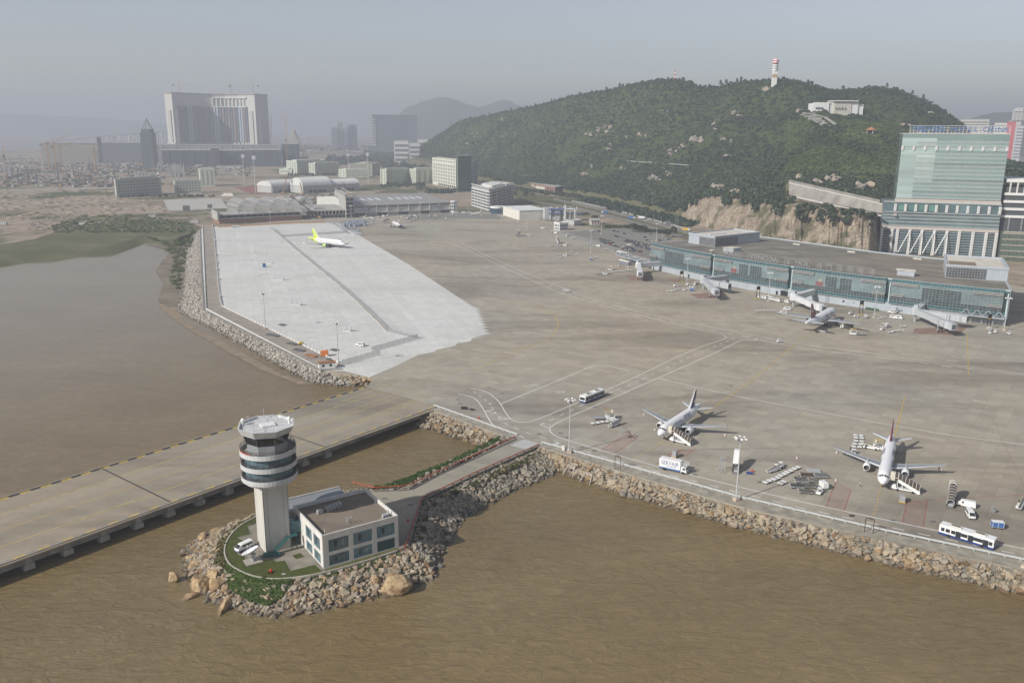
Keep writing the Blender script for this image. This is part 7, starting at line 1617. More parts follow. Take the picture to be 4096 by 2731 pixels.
for k in range(9):
    x0=hL*k/9+.8;x1=hL*(k+1)/9-.3;MB().quad((x0,-.15,eave*.80),(x1,-.15,eave*.80),(x1,-.15,eave*.93),(x0,-.15,eave*.93)).build('strip_window',mat((.22,.17,.14),.6),hg_);MB().quad((x0,-.16,.0),(x1,-.16,.0),(x1,-.16,eave*.30),(x0,-.16,eave*.30)).build('loading_door',[mat((.07,.085,.095),.6),mat((.40,.40,.38),.7)][k % 2],hg_)
MB().bar((0,-.6,eave*.34),(hL,-.6,eave*.34),1.2,.7).build('canopy',OFFW,hg_)
for f in (.115,.86):
    MB().box((hL*f,-.9,eave*.66),(11,.3,3.4)).build('sign_board',mat((.55,.58,.60),.5),hg_);lettering('Menzies',3.4,mat((.06,.08,.12),.5),hg_,(hL*f-1.4,-1.08,eave*.66),(R(90),0,0),.05,squash=.62);MB().cyl((hL*f+3.9,-1.1,eave*.66),(hL*f+3.9,-1.0,eave*.66),1.5,n=16).build('emblem',mat((.16,.24,.32),.5),hg_)
p=zQ(455,1140);t=thing('stair_tower','rounded white stair tower at the right end of the cargo hangar','tower',p);MB().lathe([(4.2,-.3),(4.2,15),(4.5,15.1),(4.5,16)],16).build('drum',OFFW,t)
for k in range(3):MB().lathe([(4.25,3+4*k),(4.25,5.6+4*k)],16,cap=False).build('window_ring',WINM,t)
for k in range(8):a=2*math.pi*k/8;MB().bar((4.3*math.cos(a),4.3*math.sin(a),0),(4.3*math.cos(a),4.3*math.sin(a),15),.5).build('column',OFFW,t)
hh=hgt(zP,1120,1225,895);bk=Block('concrete_frame','unfinished grey concrete frame tower left of the cargo hangar','building',zP(945,1085),zP(1118,1225),zP(1240,1215),hh,CONC,flat=False)
for k in range(1,5):bk.band('b',hh*k/5-.6,hh*k/5+.6,CONC,off=.6,name='floor_slab',th=1.2)
bk.windows('b',2,5,1,hh-2,.7,.7,BLACK);
for v in (.05,.95):
    for uu in (.02,.98):o,u_,n_,L_=bk.frame('a');q=o+u_*(L_*uu);MB().bar((q.x,q.y,hh),(q.x,q.y,hh+2.6),.7).build('roof_post',CONC,bk.t)
b=MB();P=[Vector((0,0,hh+2.6)),Vector((bk.b.x,bk.b.y,hh+2.6)),Vector((bk.a.x+bk.b.x,bk.a.y+bk.b.y,hh+2.6)),Vector((bk.a.x,bk.a.y,hh+2.6)),Vector((0,0,hh+2.6))]
for p,q in zip(P,P[1:]):b.bar(p,q,.8)
b.build('roof_ring',CONC,bk.t)
A,B=zN(358,232),zN(1020,200);u=(B-A).normalized();n=Vector((-u.y,u.x,0));W_=(B-A).length
hall=thing('vaulted_hall','unfinished brick hall topped by white steel lattice barrel vaults','hall',A,heading(A,B))
MB().b2((0,0,-.3),(W_,34,5.2)).build('brick_base',BRICK,hall);MB().b2((-1.5,-.8,5.2),(W_+.5,35,6.0)).build('slab',CONC,hall)
for k in range(14):MB().bar((k*W_/13.3+.5,1,6),(k*W_/13.3+.5,1,9.2),.6).build('column',CONC,hall)
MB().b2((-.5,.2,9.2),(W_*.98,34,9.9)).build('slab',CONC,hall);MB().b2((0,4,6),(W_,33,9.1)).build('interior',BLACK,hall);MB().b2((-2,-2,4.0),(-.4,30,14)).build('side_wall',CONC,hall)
nv=4;x0=W_*.22;vw=(W_*.99-x0)/nv
for v in range(nv+1):
    b=MB();N=12;dep=52 if v<nv else 20;zb=9.5
    if v==nv:cx0,wv=W_*.99+4,vw*1.1
    else:cx0,wv=x0+v*vw,vw*1.02
    yo=1 if v<nv else 26;R_=wv/2;H_=15.5
    sts=[yo+dep*i/6 for i in range(7)]
    def ap_(i,y,k=1.0):a=math.pi*i/N;return (cx0+R_-R_*k*math.cos(a),y,zb+H_*k*math.sin(a)**.8)
    for si,y in enumerate(sts):
        for i in range(N):b.bar(ap_(i,y),ap_(i+1,y),.7);b.bar(ap_(i,y,.88),ap_(i+1,y,.88),.25);b.bar(ap_(i,y),ap_(i+1,y,.88),.2)
        if si<6:
            for i in range(0,N+1,2):b.bar(ap_(i,y),ap_(i,sts[si+1]),.3);b.bar(ap_(i,y),ap_(min(i+1,N),sts[si+1]),.18)
    b.build('lattice_vault',VWHITE,hall)
fl_=Block('building_frame','open concrete frame floors between the vaulted hall and the hangar','building',zP(420,1130),zP(430,1235),zP(1110,1215),4.2,CONC,flat=False)
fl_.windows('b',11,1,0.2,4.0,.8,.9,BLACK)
for z in (8.5,):MB().prism([(0,0),(fl_.b.x,fl_.b.y),(fl_.b.x*.96+fl_.a.x,fl_.b.y*.96+fl_.a.y),(fl_.a.x,fl_.a.y)],z,z+.8).build('floor_slab',CONC,fl_.t)
for k in range(12):fl_.post('b',(k+.3)/12,4.2,8.5,CONC,.7,-.4)
def curved_hall(label,A,B,wall_h,top_h,depth):
    t=thing('sports_hall',label,'hall',A,heading(A,B));L_=(B-A).length;MB().b2((0,0,-.3),(L_,depth,wall_h)).build('wall',mat((.42,.425,.41),.85,0,.08,.06),t);N=10;V=[]
    for i in range(N+1):a=math.pi*.93*i/N;y=depth*(.5-.52*math.cos(a));z=wall_h-.3+(top_h-wall_h)*math.sin(a);V+=[(-.6,y,z),(L_+.6,y,z)]
    b=MB();b.add(V,[(2*i,2*i+1,2*i+3,2*i+2) for i in range(N)]);b.build('curved_roof',mat((.68,.68,.66),.6,0,.04,.05),t,smooth=True)
    for xx in (0,L_):b=MB();b.poly([(xx,v[1],v[2]) for v in V[::2]]+[(xx,depth,wall_h-1)]);b.build('gable',OFFW,t)
    for k in range(7):MB().bar((L_*k/6,-.3,0),(L_*k/6,-.3,wall_h),.7).build('column',OFFW,t)
    MB().b2((L_*.2,-.35,.4),(L_*.8,-.1,wall_h*.4)).build('window_band',WINM,t)
curved_hall('middle and tallest white curved roof of the sports hall',zP(440,838),zP(888,815),hgt(zP,440,838,722),hgt(zP,440,838,640)+5,42);curved_hall('right lower white curved roof of the sports hall',zP(892,812),zP(1325,790),hgt(zP,892,812,700),hgt(zP,892,812,640)+2,38);curved_hall('left lower white curved roof of the sports hall',zM(205,855),zM(478,835),hgt(zM,205,855,795),hgt(zM,205,855,760)+3,38)
hh=hgt(zQ,1480,1258,1112);bk=Block('white_hangar','plain white box hangar with sliding doors beside the apron road','hangar',zQ(1222,1182),zQ(1480,1258),zQ(1922,1240),hh,mat((.64,.62,.56),.7,0,.04,.1),flat=False)
MB().prism([(-.4,-.6),(bk.b.x+.6,bk.b.y-.4),(bk.a.x+bk.b.x,bk.a.y+bk.b.y),(bk.a.x-.5,bk.a.y)],hh,hh+.5).build('roof',mat((.70,.71,.70),.6),bk.t)
for k in range(3):bk.band('a',.2,hh*.86,mat((.66,.64,.57),.7),.02+.19*k if k else .06,.58 if k==0 else .2+.2*k,.15,'sliding_door') if k==0 else bk.band('a',.2,hh*.86,mat((.66,.65,.59),.7),.60+.19*(k-1),.77+.19*(k-1),.2,'sliding_door')
for k in range(5):bk.top(.15+.16*k,.18+.16*k,.3,.36,.9,LGREY,'roof_vent')
t=thing('glass_drum','round blue glass lobby with white fascia left of the white hangar','building',zQ(1140,1150));MB().lathe([(9.5,-.3),(9.5,7)],20,cap=False).build('glass_wall',glass('drum_glass',(.05,.10,.14),.1),t);MB().lathe([(9.9,7),(10.1,7.1),(10.1,9.4),(9.6,9.5)],20).build('fascia',VWHITE,t)
hh=hgt(zQ,1005,1118,790);bk=Block('office_block','grey six storey office block with white floor bands right of the cargo hangar','building',zQ(738,1035),zQ(1005,1118),zQ(1390,1000),hh,mat((.40,.41,.40),.8,0,.06,.1))
nfl=6
for k in range(nfl+1):
    z=hh*k/nfl*.86+1.4
    for f in 'ab':bk.band(f,z-.5,z+.9,OFFW,off=.5,name='floor_band',th=1.0)
for k in range(nfl):z=hh*k/nfl*.86+2.3;bk.windows('a',6,1,z,z+hh/nfl*.86-1.4,.8,.95,WINM);bk.windows('b',4,1,z,z+hh/nfl*.86-1.4,.72,.9,WINM,.08,.9)
bk.top(.25,.7,.2,.8,3.4,OFFW);bk.top(.75,.95,.1,.4,2.2,OFFW);
for uu in np.linspace(.02,.98,7):bk.post('a',uu,hh,hh+3.2,OFFW,.5,-.3);bk.post('b',uu,hh,hh+3.2,OFFW,.5,-.3)
for f in 'ab':bk.band(f,hh+3.0,hh+3.8,OFFW,off=.4,name='roof_fascia',th=1.6)
hh=hgt(zQ,490,765,322);bk=Block('university_slab','tall pale university slab with a grid of square windows at the hill foot','building',zQ(120,690),zQ(488,765),zQ(560,745),hh,mat((.60,.60,.50),.75,0,.04,.03))
bk.windows('a',9,6,hh*.10,hh*.83,.62,.66,mat((.27,.28,.27),.7),.03,.98);bk.windows('a',9,1,hh*.88,hh*.97,.6,.5,mat((.25,.26,.25),.7),.03,.98)
bk.windows('a',9,1,0,hh*.09,.7,.8,BLACK,.25,.98)
hh2=hgt(zQ,735,800,245);b2_=Block('glass_stair_block','dark green glass block standing against the university slab','building',zQ(500,770),zQ(515,815),zQ(735,800),hh2,glass('dark_green_glass',(.045,.105,.09),.2,.3,.05),flat=False)
for k in range(12):b2_.post('b',(k+.5)/12,0,hh2,mat((.10,.20,.17),.5),.5,.1,'fin')
for k in range(9):b2_.band('b',hh2*(k+1)/10-.3,hh2*(k+1)/10+.3,mat((.08,.16,.14),.5),off=.1,name='transom')
hh3=hgt(zQ,825,705,315);b3_=Block('university_annex','narrow pale green tower with vertical characters beside the glass block','building',zQ(730,745),zQ(740,745),zQ(826,705),hh3,mat((.33,.40,.36),.8,0,.04,.03))
for i,ch in enumerate('澳門科技大學'):
    o_,u_,n_,L_=b3_.frame('b');q=o_+u_*(L_*.78)+n_*.3;me=text_mesh(ch,6.0,.1).copy();me.materials.clear();me.materials.append(BLACK);o=put('character',me,b3_.t,(q.x,q.y,hh3*.86-i*5.6));o.rotation_euler=(R(90),0,heading((0,0),u_));o.scale=(.75,.75,1)
def campus(label,pts,fn,nearx,yb,yt,na,nb,nz,wall=PALEG,name='campus_building'):
    h_=hgt(fn,nearx,yb,yt);k=Block(name,label,'building',fn(*pts[0]),fn(*pts[1]),fn(*pts[2]),h_,wall);CW=mat((.16,.17,.15),.6)
    if na:k.windows('a',na,nz,h_*.06,h_*.94,.5,.5,CW,.06,.94)
    if nb:k.windows('b',nb,nz,h_*.06,h_*.94,.5,.5,CW,.04,.96)
    k.top(.1,.9,.3,.7,2.5,wall);return k
campus('pale green campus block farthest left with a lit end wall',[(188,525),(350,545),(805,515)],zP,350,545,340,4,14,6);campus('low pale wing left of the farthest left campus block',[(68,532),(265,538),(330,530)],zP,265,538,462,6,0,1);campus('pale campus block with small end windows, second from the left',[(535,545),(630,552),(1020,530)],zP,630,552,372,2,12,6)
campus('low stepped pale building in front of the tall campus block',[(1000,578),(1110,588),(1480,585)],zP,1110,588,470,2,9,3);campus('tall cream campus block with rows of balconies',[(1160,565),(1525,562),(1650,540)],zP,1525,562,375,9,4,6,mat((.62,.61,.50),.8,0,.04,.03));campus('pale campus block with projecting end wall, left of the slab',[(1655,692),(1750,698),(2115,668)],zP,1750,698,468,2,8,6);campus('pale campus block immediately left of the tall university slab',[(2112,672),(2212,692),(2575,670)],zP,2212,692,470,4,4,6)
campus('long grey green institute building on the left with four open floors',[(1062,1232),(1075,1242),(1490,1210)],zL,1075,1242,1080,0,15,5,mat((.40,.43,.38),.85,0,.08,.04),'institute_building');campus('short grey green wing right of the institute building',[(1600,1195),(1612,1203),(1855,1198)],zL,1612,1203,1090,0,8,4,mat((.42,.44,.39),.85,0,.08,.04),'institute_building');campus('small pale tower with a column of balconies behind the institute',[(1835,1128),(1845,1138),(1978,1136)],zL,1845,1138,985,0,3,7,PALEG,'institute_tower')
hh=hgt(zQ,2035,850,738);bk=Block('depot_building','long brown and white low building at the hill foot','building',zQ(1490,745),zQ(2035,850),zQ(2200,830),hh,BRICK,flat=False);bk.band('a',.4,hh*.72,mat((.56,.54,.48),.8),.06,.74,.5,'white_panel',.6);bk.windows('a',1,1,hh*.3,hh*.75,.1,.8,BLACK,.06,.9);bk.windows('a',3,1,.3,hh*.8,.5,.9,WINM,.78,.98);bk.top(-.02,1.02,-.02,1.02,.5,LROOF,'roof')
MB().prism([(bk.b.x*1.0,bk.b.y),(bk.b.x*1.9,bk.b.y*1.9),(bk.b.x*1.9+bk.a.x*.3,bk.b.y*1.9+bk.a.y*.3),(bk.b.x+bk.a.x*.3,bk.b.y+bk.a.y*.3)],-.3,hh*.72).build('white_wing',mat((.52,.51,.48),.8),bk.t)
hh=hgt(k4,148,562,447);bk=Block('fire_post','small white two storey block with dark windows by the apron road','building',k4(62,545),k4(148,562),k4(285,553),hh,VWHITE);bk.windows('a',3,2,.3,hh-.9,.6,.72,WINM,.08,.92);bk.windows('b',5,2,.3,hh-.9,.62,.72,WINM,.06,.94)
hh=hgt(k4,720,465,400);bk=Block('transformer_hut','white hut with red doors behind the car park','hut',k4(620,450),k4(640,466),k4(778,462),hh,VWHITE);bk.windows('b',3,1,.2,hh*.8,.35,.9,mat((.30,.05,.05),.6),.05,.98);bk.top(-.06,1.06,-.1,1.1,.7,LROOF,'roof')
CORR=tile_panel('corrugated_shed',(.46,.47,.47),.8,30);hh=hgt(k4,370,485,415);Block('plant_shed','long grey corrugated plant shed beside the cooling plant','shed',k4(248,460),k4(375,487),k4(497,468),hh,CORR)
pl=thing('cooling_plant','white and blue cooling plant with pipes and platforms','plant',k4(260,400));
for i,(x,y,r,h_) in enumerate([(-22,6,7,15),(-12,2,4,14),(-8,8,4,12),(4,6,3.4,9)]):MB().box((x,y,h_/2),(r*1.8,r*1.6,h_),.2).build('tank_house',CORR,pl)
for i in range(5):MB().bar((-20+8*i,0,0),(-20+8*i,0,17),.7).build('pipe',VWHITE,pl)
for z in (9,14):MB().box((-6,2,z),(34,9,.5),.15).build('platform',VBLUE,pl)
MB().cyl((-2,-2,0),(-2,-2,19),.8,n=10).build('stack',VWHITE,pl);b=MB();b.cyl((-2,-2,14),(10,-2,14),.6,n=8).cyl((10,-2,14),(10,-2,4),.6,n=8);b.build('duct',VWHITE,pl)
MB().box((14,4,8),(10,8,.5),.1).build('canopy',VBLUE,pl)
structure(sheet('car_park',[(p.x,p.y) for p in L(k4,(150,585),(520,560),(900,530),(1150,520),(1500,570),(1900,660),(1900,720),(1640,745),(1605,1010),(1200,925),(700,755))],.012,concrete('car_park_asphalt',(.205,.195,.175),-40,5,60,.03,.3,(.12,.115,.10),0,ss=.02)))
ch=heading(k4(975,566),k4(1035,581));CARC=[(.02,.022,.028),(.03,.035,.05),(.30,.31,.32),(.55,.55,.55),(.05,.06,.12),(.20,.03,.03),(.10,.11,.12)]
CP=[car_proto('x',c) for c in CARC];CN_=['black','dark blue','silver','white','navy','dark red','charcoal']
rows={'back row of the car park':[(665,578,0),(770,575,0),(1005,572,0),(1060,583,6),(1165,612,1),(1265,635,2),(1575,615,6)],'second row of the car park':[(1025,650,0),(1065,665,1),(1110,674,2),(1490,668,0),(1520,718,1),(1560,727,2),(1610,733,3),(1720,718,0)],'left third row of the car park':[(790,697,0),(830,708,0),(870,720,4),(925,728,6),(860,765,0),(985,755,0)],
    'long middle row of the car park':[(1180,697,6),(1220,707,2),(1185,735,0),(1245,740,0),(1270,722,1),(1310,735,3),(1350,745,6),(1400,757,2),(1440,770,1),(1480,780,3),(1520,790,4),(1560,800,5)],'fifth row of the car park':[(1320,775,0),(1370,790,0),(1420,805,4),(1460,815,2),(1500,828,1),(1540,842,2),(1590,852,6)],'nearest left row of the car park':[(950,790,5),(1010,805,0),(1050,818,6),(1120,800,2),(1155,815,3)],'nearest right row of the car park':[(1205,822,5),(1240,830,1),(1280,842,0),(1310,858,4),(1355,875,3),(1425,892,2)],'front row by the apron fence':[(1150,858,5),(1190,868,2),(1235,878,0),(1300,890,6)],'parking beside the terminal corner':[(1860,700,4),(1770,645,3)]}
for nm_,a_,c_,n_ in (('packed middle row beside the terminal corner',(1185,712),(1595,818),16),('packed row nearest the terminal corner',(1300,792),(1590,872),12),('packed front row near the apron bus',(1165,842),(1440,905),11),('sparse row left of the packed ones',(800,735),(1040,790),6)):
    rows[nm_]=[(a_[0]+(c_[0]-a_[0])*k/n_,a_[1]+(c_[1]-a_[1])*k/n_,(k*5+n_) % 7) for k in range(n_)]
usedc=set()
for rn,cs in rows.items():
    for i,(x,y,c) in enumerate(cs):
        lb='%s car, %s from the left in the %s' % (CN_[c],ordn[i],rn);p=k4(x,y)
        if c not in usedc:usedc.add(c);face(CP[c],p,ch);CP[c]['label']=lb;CP[c]['group']='cars in the car park'
        else:dup(CP[c],p,ch+random.choice((0,math.pi)),lb,'cars in the car park')
ROADA=mat((.20,.19,.172),.9,0,.12,.05)
r_far=L(k4,(-900,-120),(-300,10),(0,60),(450,145),(1000,275),(1500,405),(2100,570),(2352,640));r_near=L(k4,(-600,55),(0,145),(500,240),(1000,345),(1500,480),(1800,575),(2100,660))
structure(MB().strip(smoothline(r_far,4),15,-.05).build('road',ROADA));structure(MB().strip(smoothline(r_near,4),13,-.03).build('road',ROADA))
line('lane_dash',[Vector((p.x,p.y,0)) for p in smoothline(r_far,4)],.3,WHT,z=.0,dash=(4,8));line('lane_dash',smoothline(r_near,4),.3,WHT,z=.0,dash=(4,8))
md_=[lerp(a,c,.5) for a,c in zip(smoothline(r_far[2:],4),smoothline(r_near[1:],4))]
structure(MB().strip(md_,9,.06).build('median_grass',GRASS2))
pb=thing('parapet_fence','white post parapet along the far side of the main road','fence');pm=MB().box((0,0,.8),(.8,.6,1.8)).mesh('post',[mat((.55,.54,.50),.8)])
PF=[Vector((p.x,p.y,0)) for p in L(k4,(350,105),(700,175),(1000,240),(1500,370),(2090,530))]
for p,h in along(PF,3.4):put('post',pm,pb,p,h)
b=MB();[b.bar(a+Vector((0,0,1.3)),c+Vector((0,0,1.3)),.25,.4) for a,c in zip(PF,PF[1:])];b.build('rail',mat((.50,.49,.46),.8),pb)
rl=thing('road_lamp','x','street lamp');MB().cyl((0,0,0),(0,0,11.5),.13,.08,8).build('pole',MASTC,rl)
for s in (-1,1):MB().bar((0,0,11.3),(s*2.4,0,11.7),.09).build('arm',MASTC,rl);MB().box((s*2.6,0,11.7),(1.0,.4,.18)).build('lamp_head',WHITE,rl)
for i,f in enumerate(np.linspace(.12,.9,14)):
    k=f*(len(md_)-1);q=md_[int(k)];place(rl,q,R(50),'twin arm road lamp, %s from the left on the main road median' % ordn[i],'road lamps')
for i,(x,y) in enumerate([(600,110),(980,215),(1178,255),(1440,330),(1690,410),(1970,490),(2005,500),(2305,545)]):place(rl,k4(x,y-8),R(60),'twin arm road lamp, %s from the left beside the roadside trees' % ordn[i],'road lamps')
tk=thing('lorry','x','lorry');MB().box((-.8,0,1.9),(6.4,2.4,2.4)).build('load_body',VWHITE,tk);b=side_body([(2.6,.6),(4.3,.6),(4.4,1.3),(4.1,2.5),(2.7,2.5)],2.3);bevel_mesh(b,'cab',VWHITE,tk,.08);MB().box((0,0,.8),(8.2,2,.3)).build('chassis',DGREY,tk);wheels(tk,(-2.6,3.3),1.0,.5,.3)
for fn,x,y,h,lb,m in [(k4,860,285,160,'blue lorry on the near carriageway of the main road',VBLUE),(k4,1440,372,-20,'white lorry on the far carriageway of the main road',VWHITE),(k4,2130,560,-22,'yellow truck on the road bridge behind the terminal',CYEL),(k4,1275,375,-20,'small blue truck on the main road',VBLUE)]:
    o=place(tk,fn(x,y),R(h),lb,'lorries on the main road')
    for c in o.children:
        if c.name.startswith('load_body'):c.data=c.data.copy();c.data.materials[0]=m
sp_=thing('direction_sign','grey direction sign board on a single arm over the main road','sign',k4(1918,562),R(20));MB().cyl((0,0,0),(0,0,9),.3,n=8).build('post',STEEL,sp_);MB().bar((0,0,8.8),(-8,-2,8.8),.3).build('arm',STEEL,sp_);MB().box((-7,-2.2,8.6),(8,.3,5),R(10)).build('board',LGREY,sp_)
dup(CP[3],k4(1525,402),R(-20),'white car behind the lorry on the main road')
structure(sheet('grass_field',[(p.x,p.y) for p in L(zQ,(1370,1260),(1480,1262),(1925,1240),(2060,1290),(2020,1380),(1750,1385))],-.02,GRASS2));structure(sheet('grass_field',[(p.x,p.y) for p in L(zQ,(1390,790),(1560,800),(2020,915),(2000,950),(1700,960),(1400,900))],-.02,GRASS2));structure(sheet('grass_field',[(p.x,p.y) for p in L(zP,(1560,830),(1830,760),(2200,780),(2240,830))],-.1,GRASS2));structure(sheet('grass_field',[(p.x,p.y) for p in L(zL,(1180,1250),(1790,1215),(1820,1240),(1300,1262))],-.1,GRASS2));structure(sheet('concrete_yard',[(p.x,p.y) for p in L(zL,(1500,1262),(2030,1245),(2090,1340),(1550,1360))],-.08,mat((.42,.40,.36),.9,0,.1,.05)));structure(sheet('service_yard',[(p.x,p.y) for p in L(zQ,(-300,1180),(400,1150),(1100,1160),(1250,1250),(700,1230),(-300,1260))],.006,mat((.20,.195,.18),.9,0,.15,.1)))
structure(sheet('running_track',[(p.x,p.y) for p in L(zL,(2150,1150),(2352,1140),(2500,1150),(2500,1200),(2300,1200))],-.1,mat((.25,.09,.08),.9)))
RT=[tree_proto('roadside_tree',11,8,3.8),tree_proto('roadside_tree',12,7,4.4),tree_proto('roadside_tree',13,9,3.4,1)]
for i,(fn,x,y,s,lb) in enumerate([(k4,1300,575,1.5,'large bushy tree at the back of the car park'),(k4,1400,590,1.2,'round tree right of the large car park tree'),(k4,1470,580,1.1,'low tree at the right of the car park clump'),(k4,1740,640,1.0,'dark slim tree behind the terminal corner'),(k4,1830,660,1.2,'bushy tree left of the terminal plant room'),(k4,1930,660,1.2,'bushy tree touching the terminal plant room'),(zQ,1580,925,1.4,'large tree on the roundabout grass'),(zQ,1690,890,1.0,'low dark tree right of the roundabout tree'),(zQ,1810,870,1.3,'umbrella shaped tree on the roundabout'),(zQ,1905,895,1.2,'feathery tree at the right of the roundabout'),(zQ,1410,890,1.0,'tree beside the grey office block'),(zP,2270,810,1.4,'dark tree on the campus lawn'),(zP,1865,660,1.3,'tree in the campus court'),(zP,2040,700,1.1,'small round tree before the campus block')]):
    plant(RT,fn(x,y),s,lb,'trees beside the roads and campus',random.Random(i))
rr=random.Random(5);pts=[]
for a,c,n_,sp2 in [((420,95),(2100,520),420,55)]:
    for i in range(n_):
        f=rr.random();q=k4(a[0]+(c[0]-a[0])*f,a[1]+(c[1]-a[1])*f+((f-.5)**2-.25)*-60);nrm=Vector((.55,.83,0));q=q+nrm*rr.uniform(4,sp2);pts.append((q.x,q.y,-.3,rr.uniform(2,3.8),rr.uniform(.8,1.2)))
for x,y,w_,h_,n_ in [(1000,500,130,14,60),(700,340,60,12,20),(1250,500,90,12,40),(1600,560,120,14,60),(500,300,100,10,40)]:
    for i in range(n_):q=k4(x+rr.uniform(-w_,w_),y+rr.uniform(-h_,h_));pts.append((q.x,q.y,-.3,rr.uniform(.8,1.6),.8))
foliage_mass('roadside_scrub',pts,LEAF,CROWNS)
zY=zr(1300,840,5.88);rr=random.Random(77);BLUC=mat((.24,.28,.355),.6,0,.2,.8,obj=.25)
cc=thing('air_container','x','container');b=MB();b.add([(-1.6,-1.2,.5),(1.6,-1.2,.5),(1.6,1.2,.5),(-1.6,1.2,.5),(-1.6,-1.2,3.0),(1.6,-1.2,3.0),(1.6,1.2,3.0),(-1.6,1.2,3.0)],[(0,3,2,1),(4,5,6,7),(0,1,5,4),(1,2,6,5),(2,3,7,6),(3,0,4,7)]);b.build('container_body',BLUC,cc);MB().box((0,0,.3),(3.4,2.5,.3)).build('dolly_deck',MGREY,cc);MB().box((0,-1.22,1.8),(2.6,.05,2.0)).build('curtain',mat((.30,.33,.39),.7),cc)
for r_ in range(4):
    for i in range(8):
        p=zY(430+i*68+r_*14+rr.uniform(-8,8),405-r_*30-i*4+rr.uniform(-4,4));place(cc,p,R(rr.uniform(-6,6)),'blue air cargo container, %s from the left in the %s row by the hangar' % (ordn[i],['front','second','third','back'][r_]),'blue cargo containers')
for i,(x,y,m) in enumerate([(490,465,BLUC),(590,455,mat((.36,.35,.28),.8)),(685,450,mat((.36,.35,.28),.8)),(700,545,CARGOGREY),(760,530,CARGOGREY),(790,500,CARGOGREY),(825,595,CREAMW),(735,590,WHITE),(1010,370,CARGOGREY),(1105,330,mat((.30,.36,.28),.8)),(640,500,MGREY)]):
    o=dup(cc,zY(x,y),R(rr.uniform(-8,8)),['blue container in front of the container rows','tan container left of two before the blue rows','tan container right of two before the blue rows','grey crate at the back of the stack beside the new apron','grey crate in the middle of the stack beside the new apron','grey crate at the top of the stack beside the new apron','cream crate nearest the new apron corner','white crate at the foot of the grey stack','grey cart right of the blue containers','green netted cart right of the blue containers','dark low cart left of the grey stack'][i],'cargo crates')
    for c in o.children:
        if c.name.startswith('container_body'):c.data=c.data.copy();c.data.materials[0]=m
def service(fn,lst,base):
    for i,(x,y,k) in enumerate(lst):
        p=fn(x,y);h=R(rr.uniform(-40,40));src={'v':v2,'d':DL,'c':cg,'t':TUG,'h':HL,'g':gp_}[k];nm={'v':'white van','d':'flat dolly','c':'grey box cart','t':'white tug','h':'high loader','g':'grey power unit'}[k]
        dup(src,p,h,'%s, %s from the left %s' % (nm,ordn[i],base),'equipment before the cargo hangar')
service(zY,[(800,165,'v'),(880,175,'t'),(945,190,'h'),(1010,225,'c'),(1085,200,'v'),(1130,240,'c'),(1205,265,'d'),(1260,185,'c'),(1300,245,'d'),(1380,160,'v'),(1470,155,'c'),(1570,155,'d'),(1700,185,'t'),(1790,180,'h'),(1880,150,'v'),(1940,215,'c'),(2030,155,'v'),(2100,150,'v')],'in the strip before the cargo hangar')
service(zY,[(350,285,'c'),(480,265,'d'),(600,250,'c'),(690,255,'c'),(760,245,'d'),(840,260,'c'),(900,280,'d')],'behind the blue containers')
service(zY,[(1900,300,'d'),(1960,295,'d'),(2030,290,'c'),(2110,260,'c'),(2200,310,'d'),(2190,190,'v')],'right of the distant airliner')
service(zQ,[(395,1180,'d'),(450,1195,'c'),(490,1200,'t'),(540,1145,'v'),(600,1145,'v'),(650,1155,'v'),(700,1140,'v'),(735,1170,'v'),(785,1165,'v'),(835,1155,'v'),(890,1125,'v')],'in the vehicle row before the grey office block')
service(zQ,[(60,1205,'t'),(165,1205,'h'),(75,1290,'t'),(175,1300,'d'),(230,1255,'d'),(290,1275,'d'),(350,1255,'d'),(420,1270,'d'),(330,1245,'c')],'before the hangar\'s right end')
service(k4,[(40,600,'c'),(90,605,'v'),(285,650,'v'),(370,695,'c'),(560,755,'d'),(620,780,'c'),(690,805,'d'),(760,812,'v'),(880,860,'d'),(990,885,'d'),(30,765,'d'),(30,800,'d'),(140,800,'d'),(240,800,'h')],'along the apron road fence')
service(k4,[(730,985,'d'),(790,995,'d'),(820,1020,'d')],'beside the blue and white cart left of the bridge')
t=thing('site_cabin','small white site cabin with rusty roof at the new apron corner','cabin',zN(1222,1392),R(20));b=MB();b.box((0,0,1.5),(7.5,3.0,2.6));bevel_mesh(b,'cabin_wall',VWHITE,t,.04);MB().box((0,0,2.95),(7.9,3.4,.25)).build('roof',RUST,t)
for x in (-1.8,1.6):MB().box((x,-1.52,1.7),(1.1,.08,1.0)).build('window',BLACK,t)
MB().box((3.77,0,1.4),(.06,1,2)).build('door',MGREY,t)
t=thing('generator','orange generator box near the site cabin','generator',zN(1204,1295),R(10));b=MB();b.box((0,0,1.5),(3.6,2.2,2.6));bevel_mesh(b,'housing',ORANGE,t,.06);MB().box((0,0,.15),(3.9,2.4,.3)).build('skid',DGREY,t);MB().cyl((1.2,0,2.8),(1.2,0,3.4),.15).build('exhaust',DGREY,t)
t=thing('sand_dumper','small yellow dumper at the new apron barrier','dumper',zN(1015,1205),R(30));b=side_body([(-1.3,.5),(1.2,.5),(1.4,1.2),(-1.2,1.2)],1.4);bevel_mesh(b,'body',CYEL,t,.05);wheels(t,(-.8,.8),.7,.4,.3);MB().box((0,0,1.4),(1.6,1.2,.3)).build('skip',CYEL,t)
t=thing('blue_container','small blue box standing on the new apron','box',zN(718,580),R(20));b=MB();b.box((0,0,1.4),(2.4,2.2,2.7));bevel_mesh(b,'box_body',VBLUE,t,.05);MB().box((0,0,2.82),(2.5,2.3,.1)).build('lid',NAVY,t)
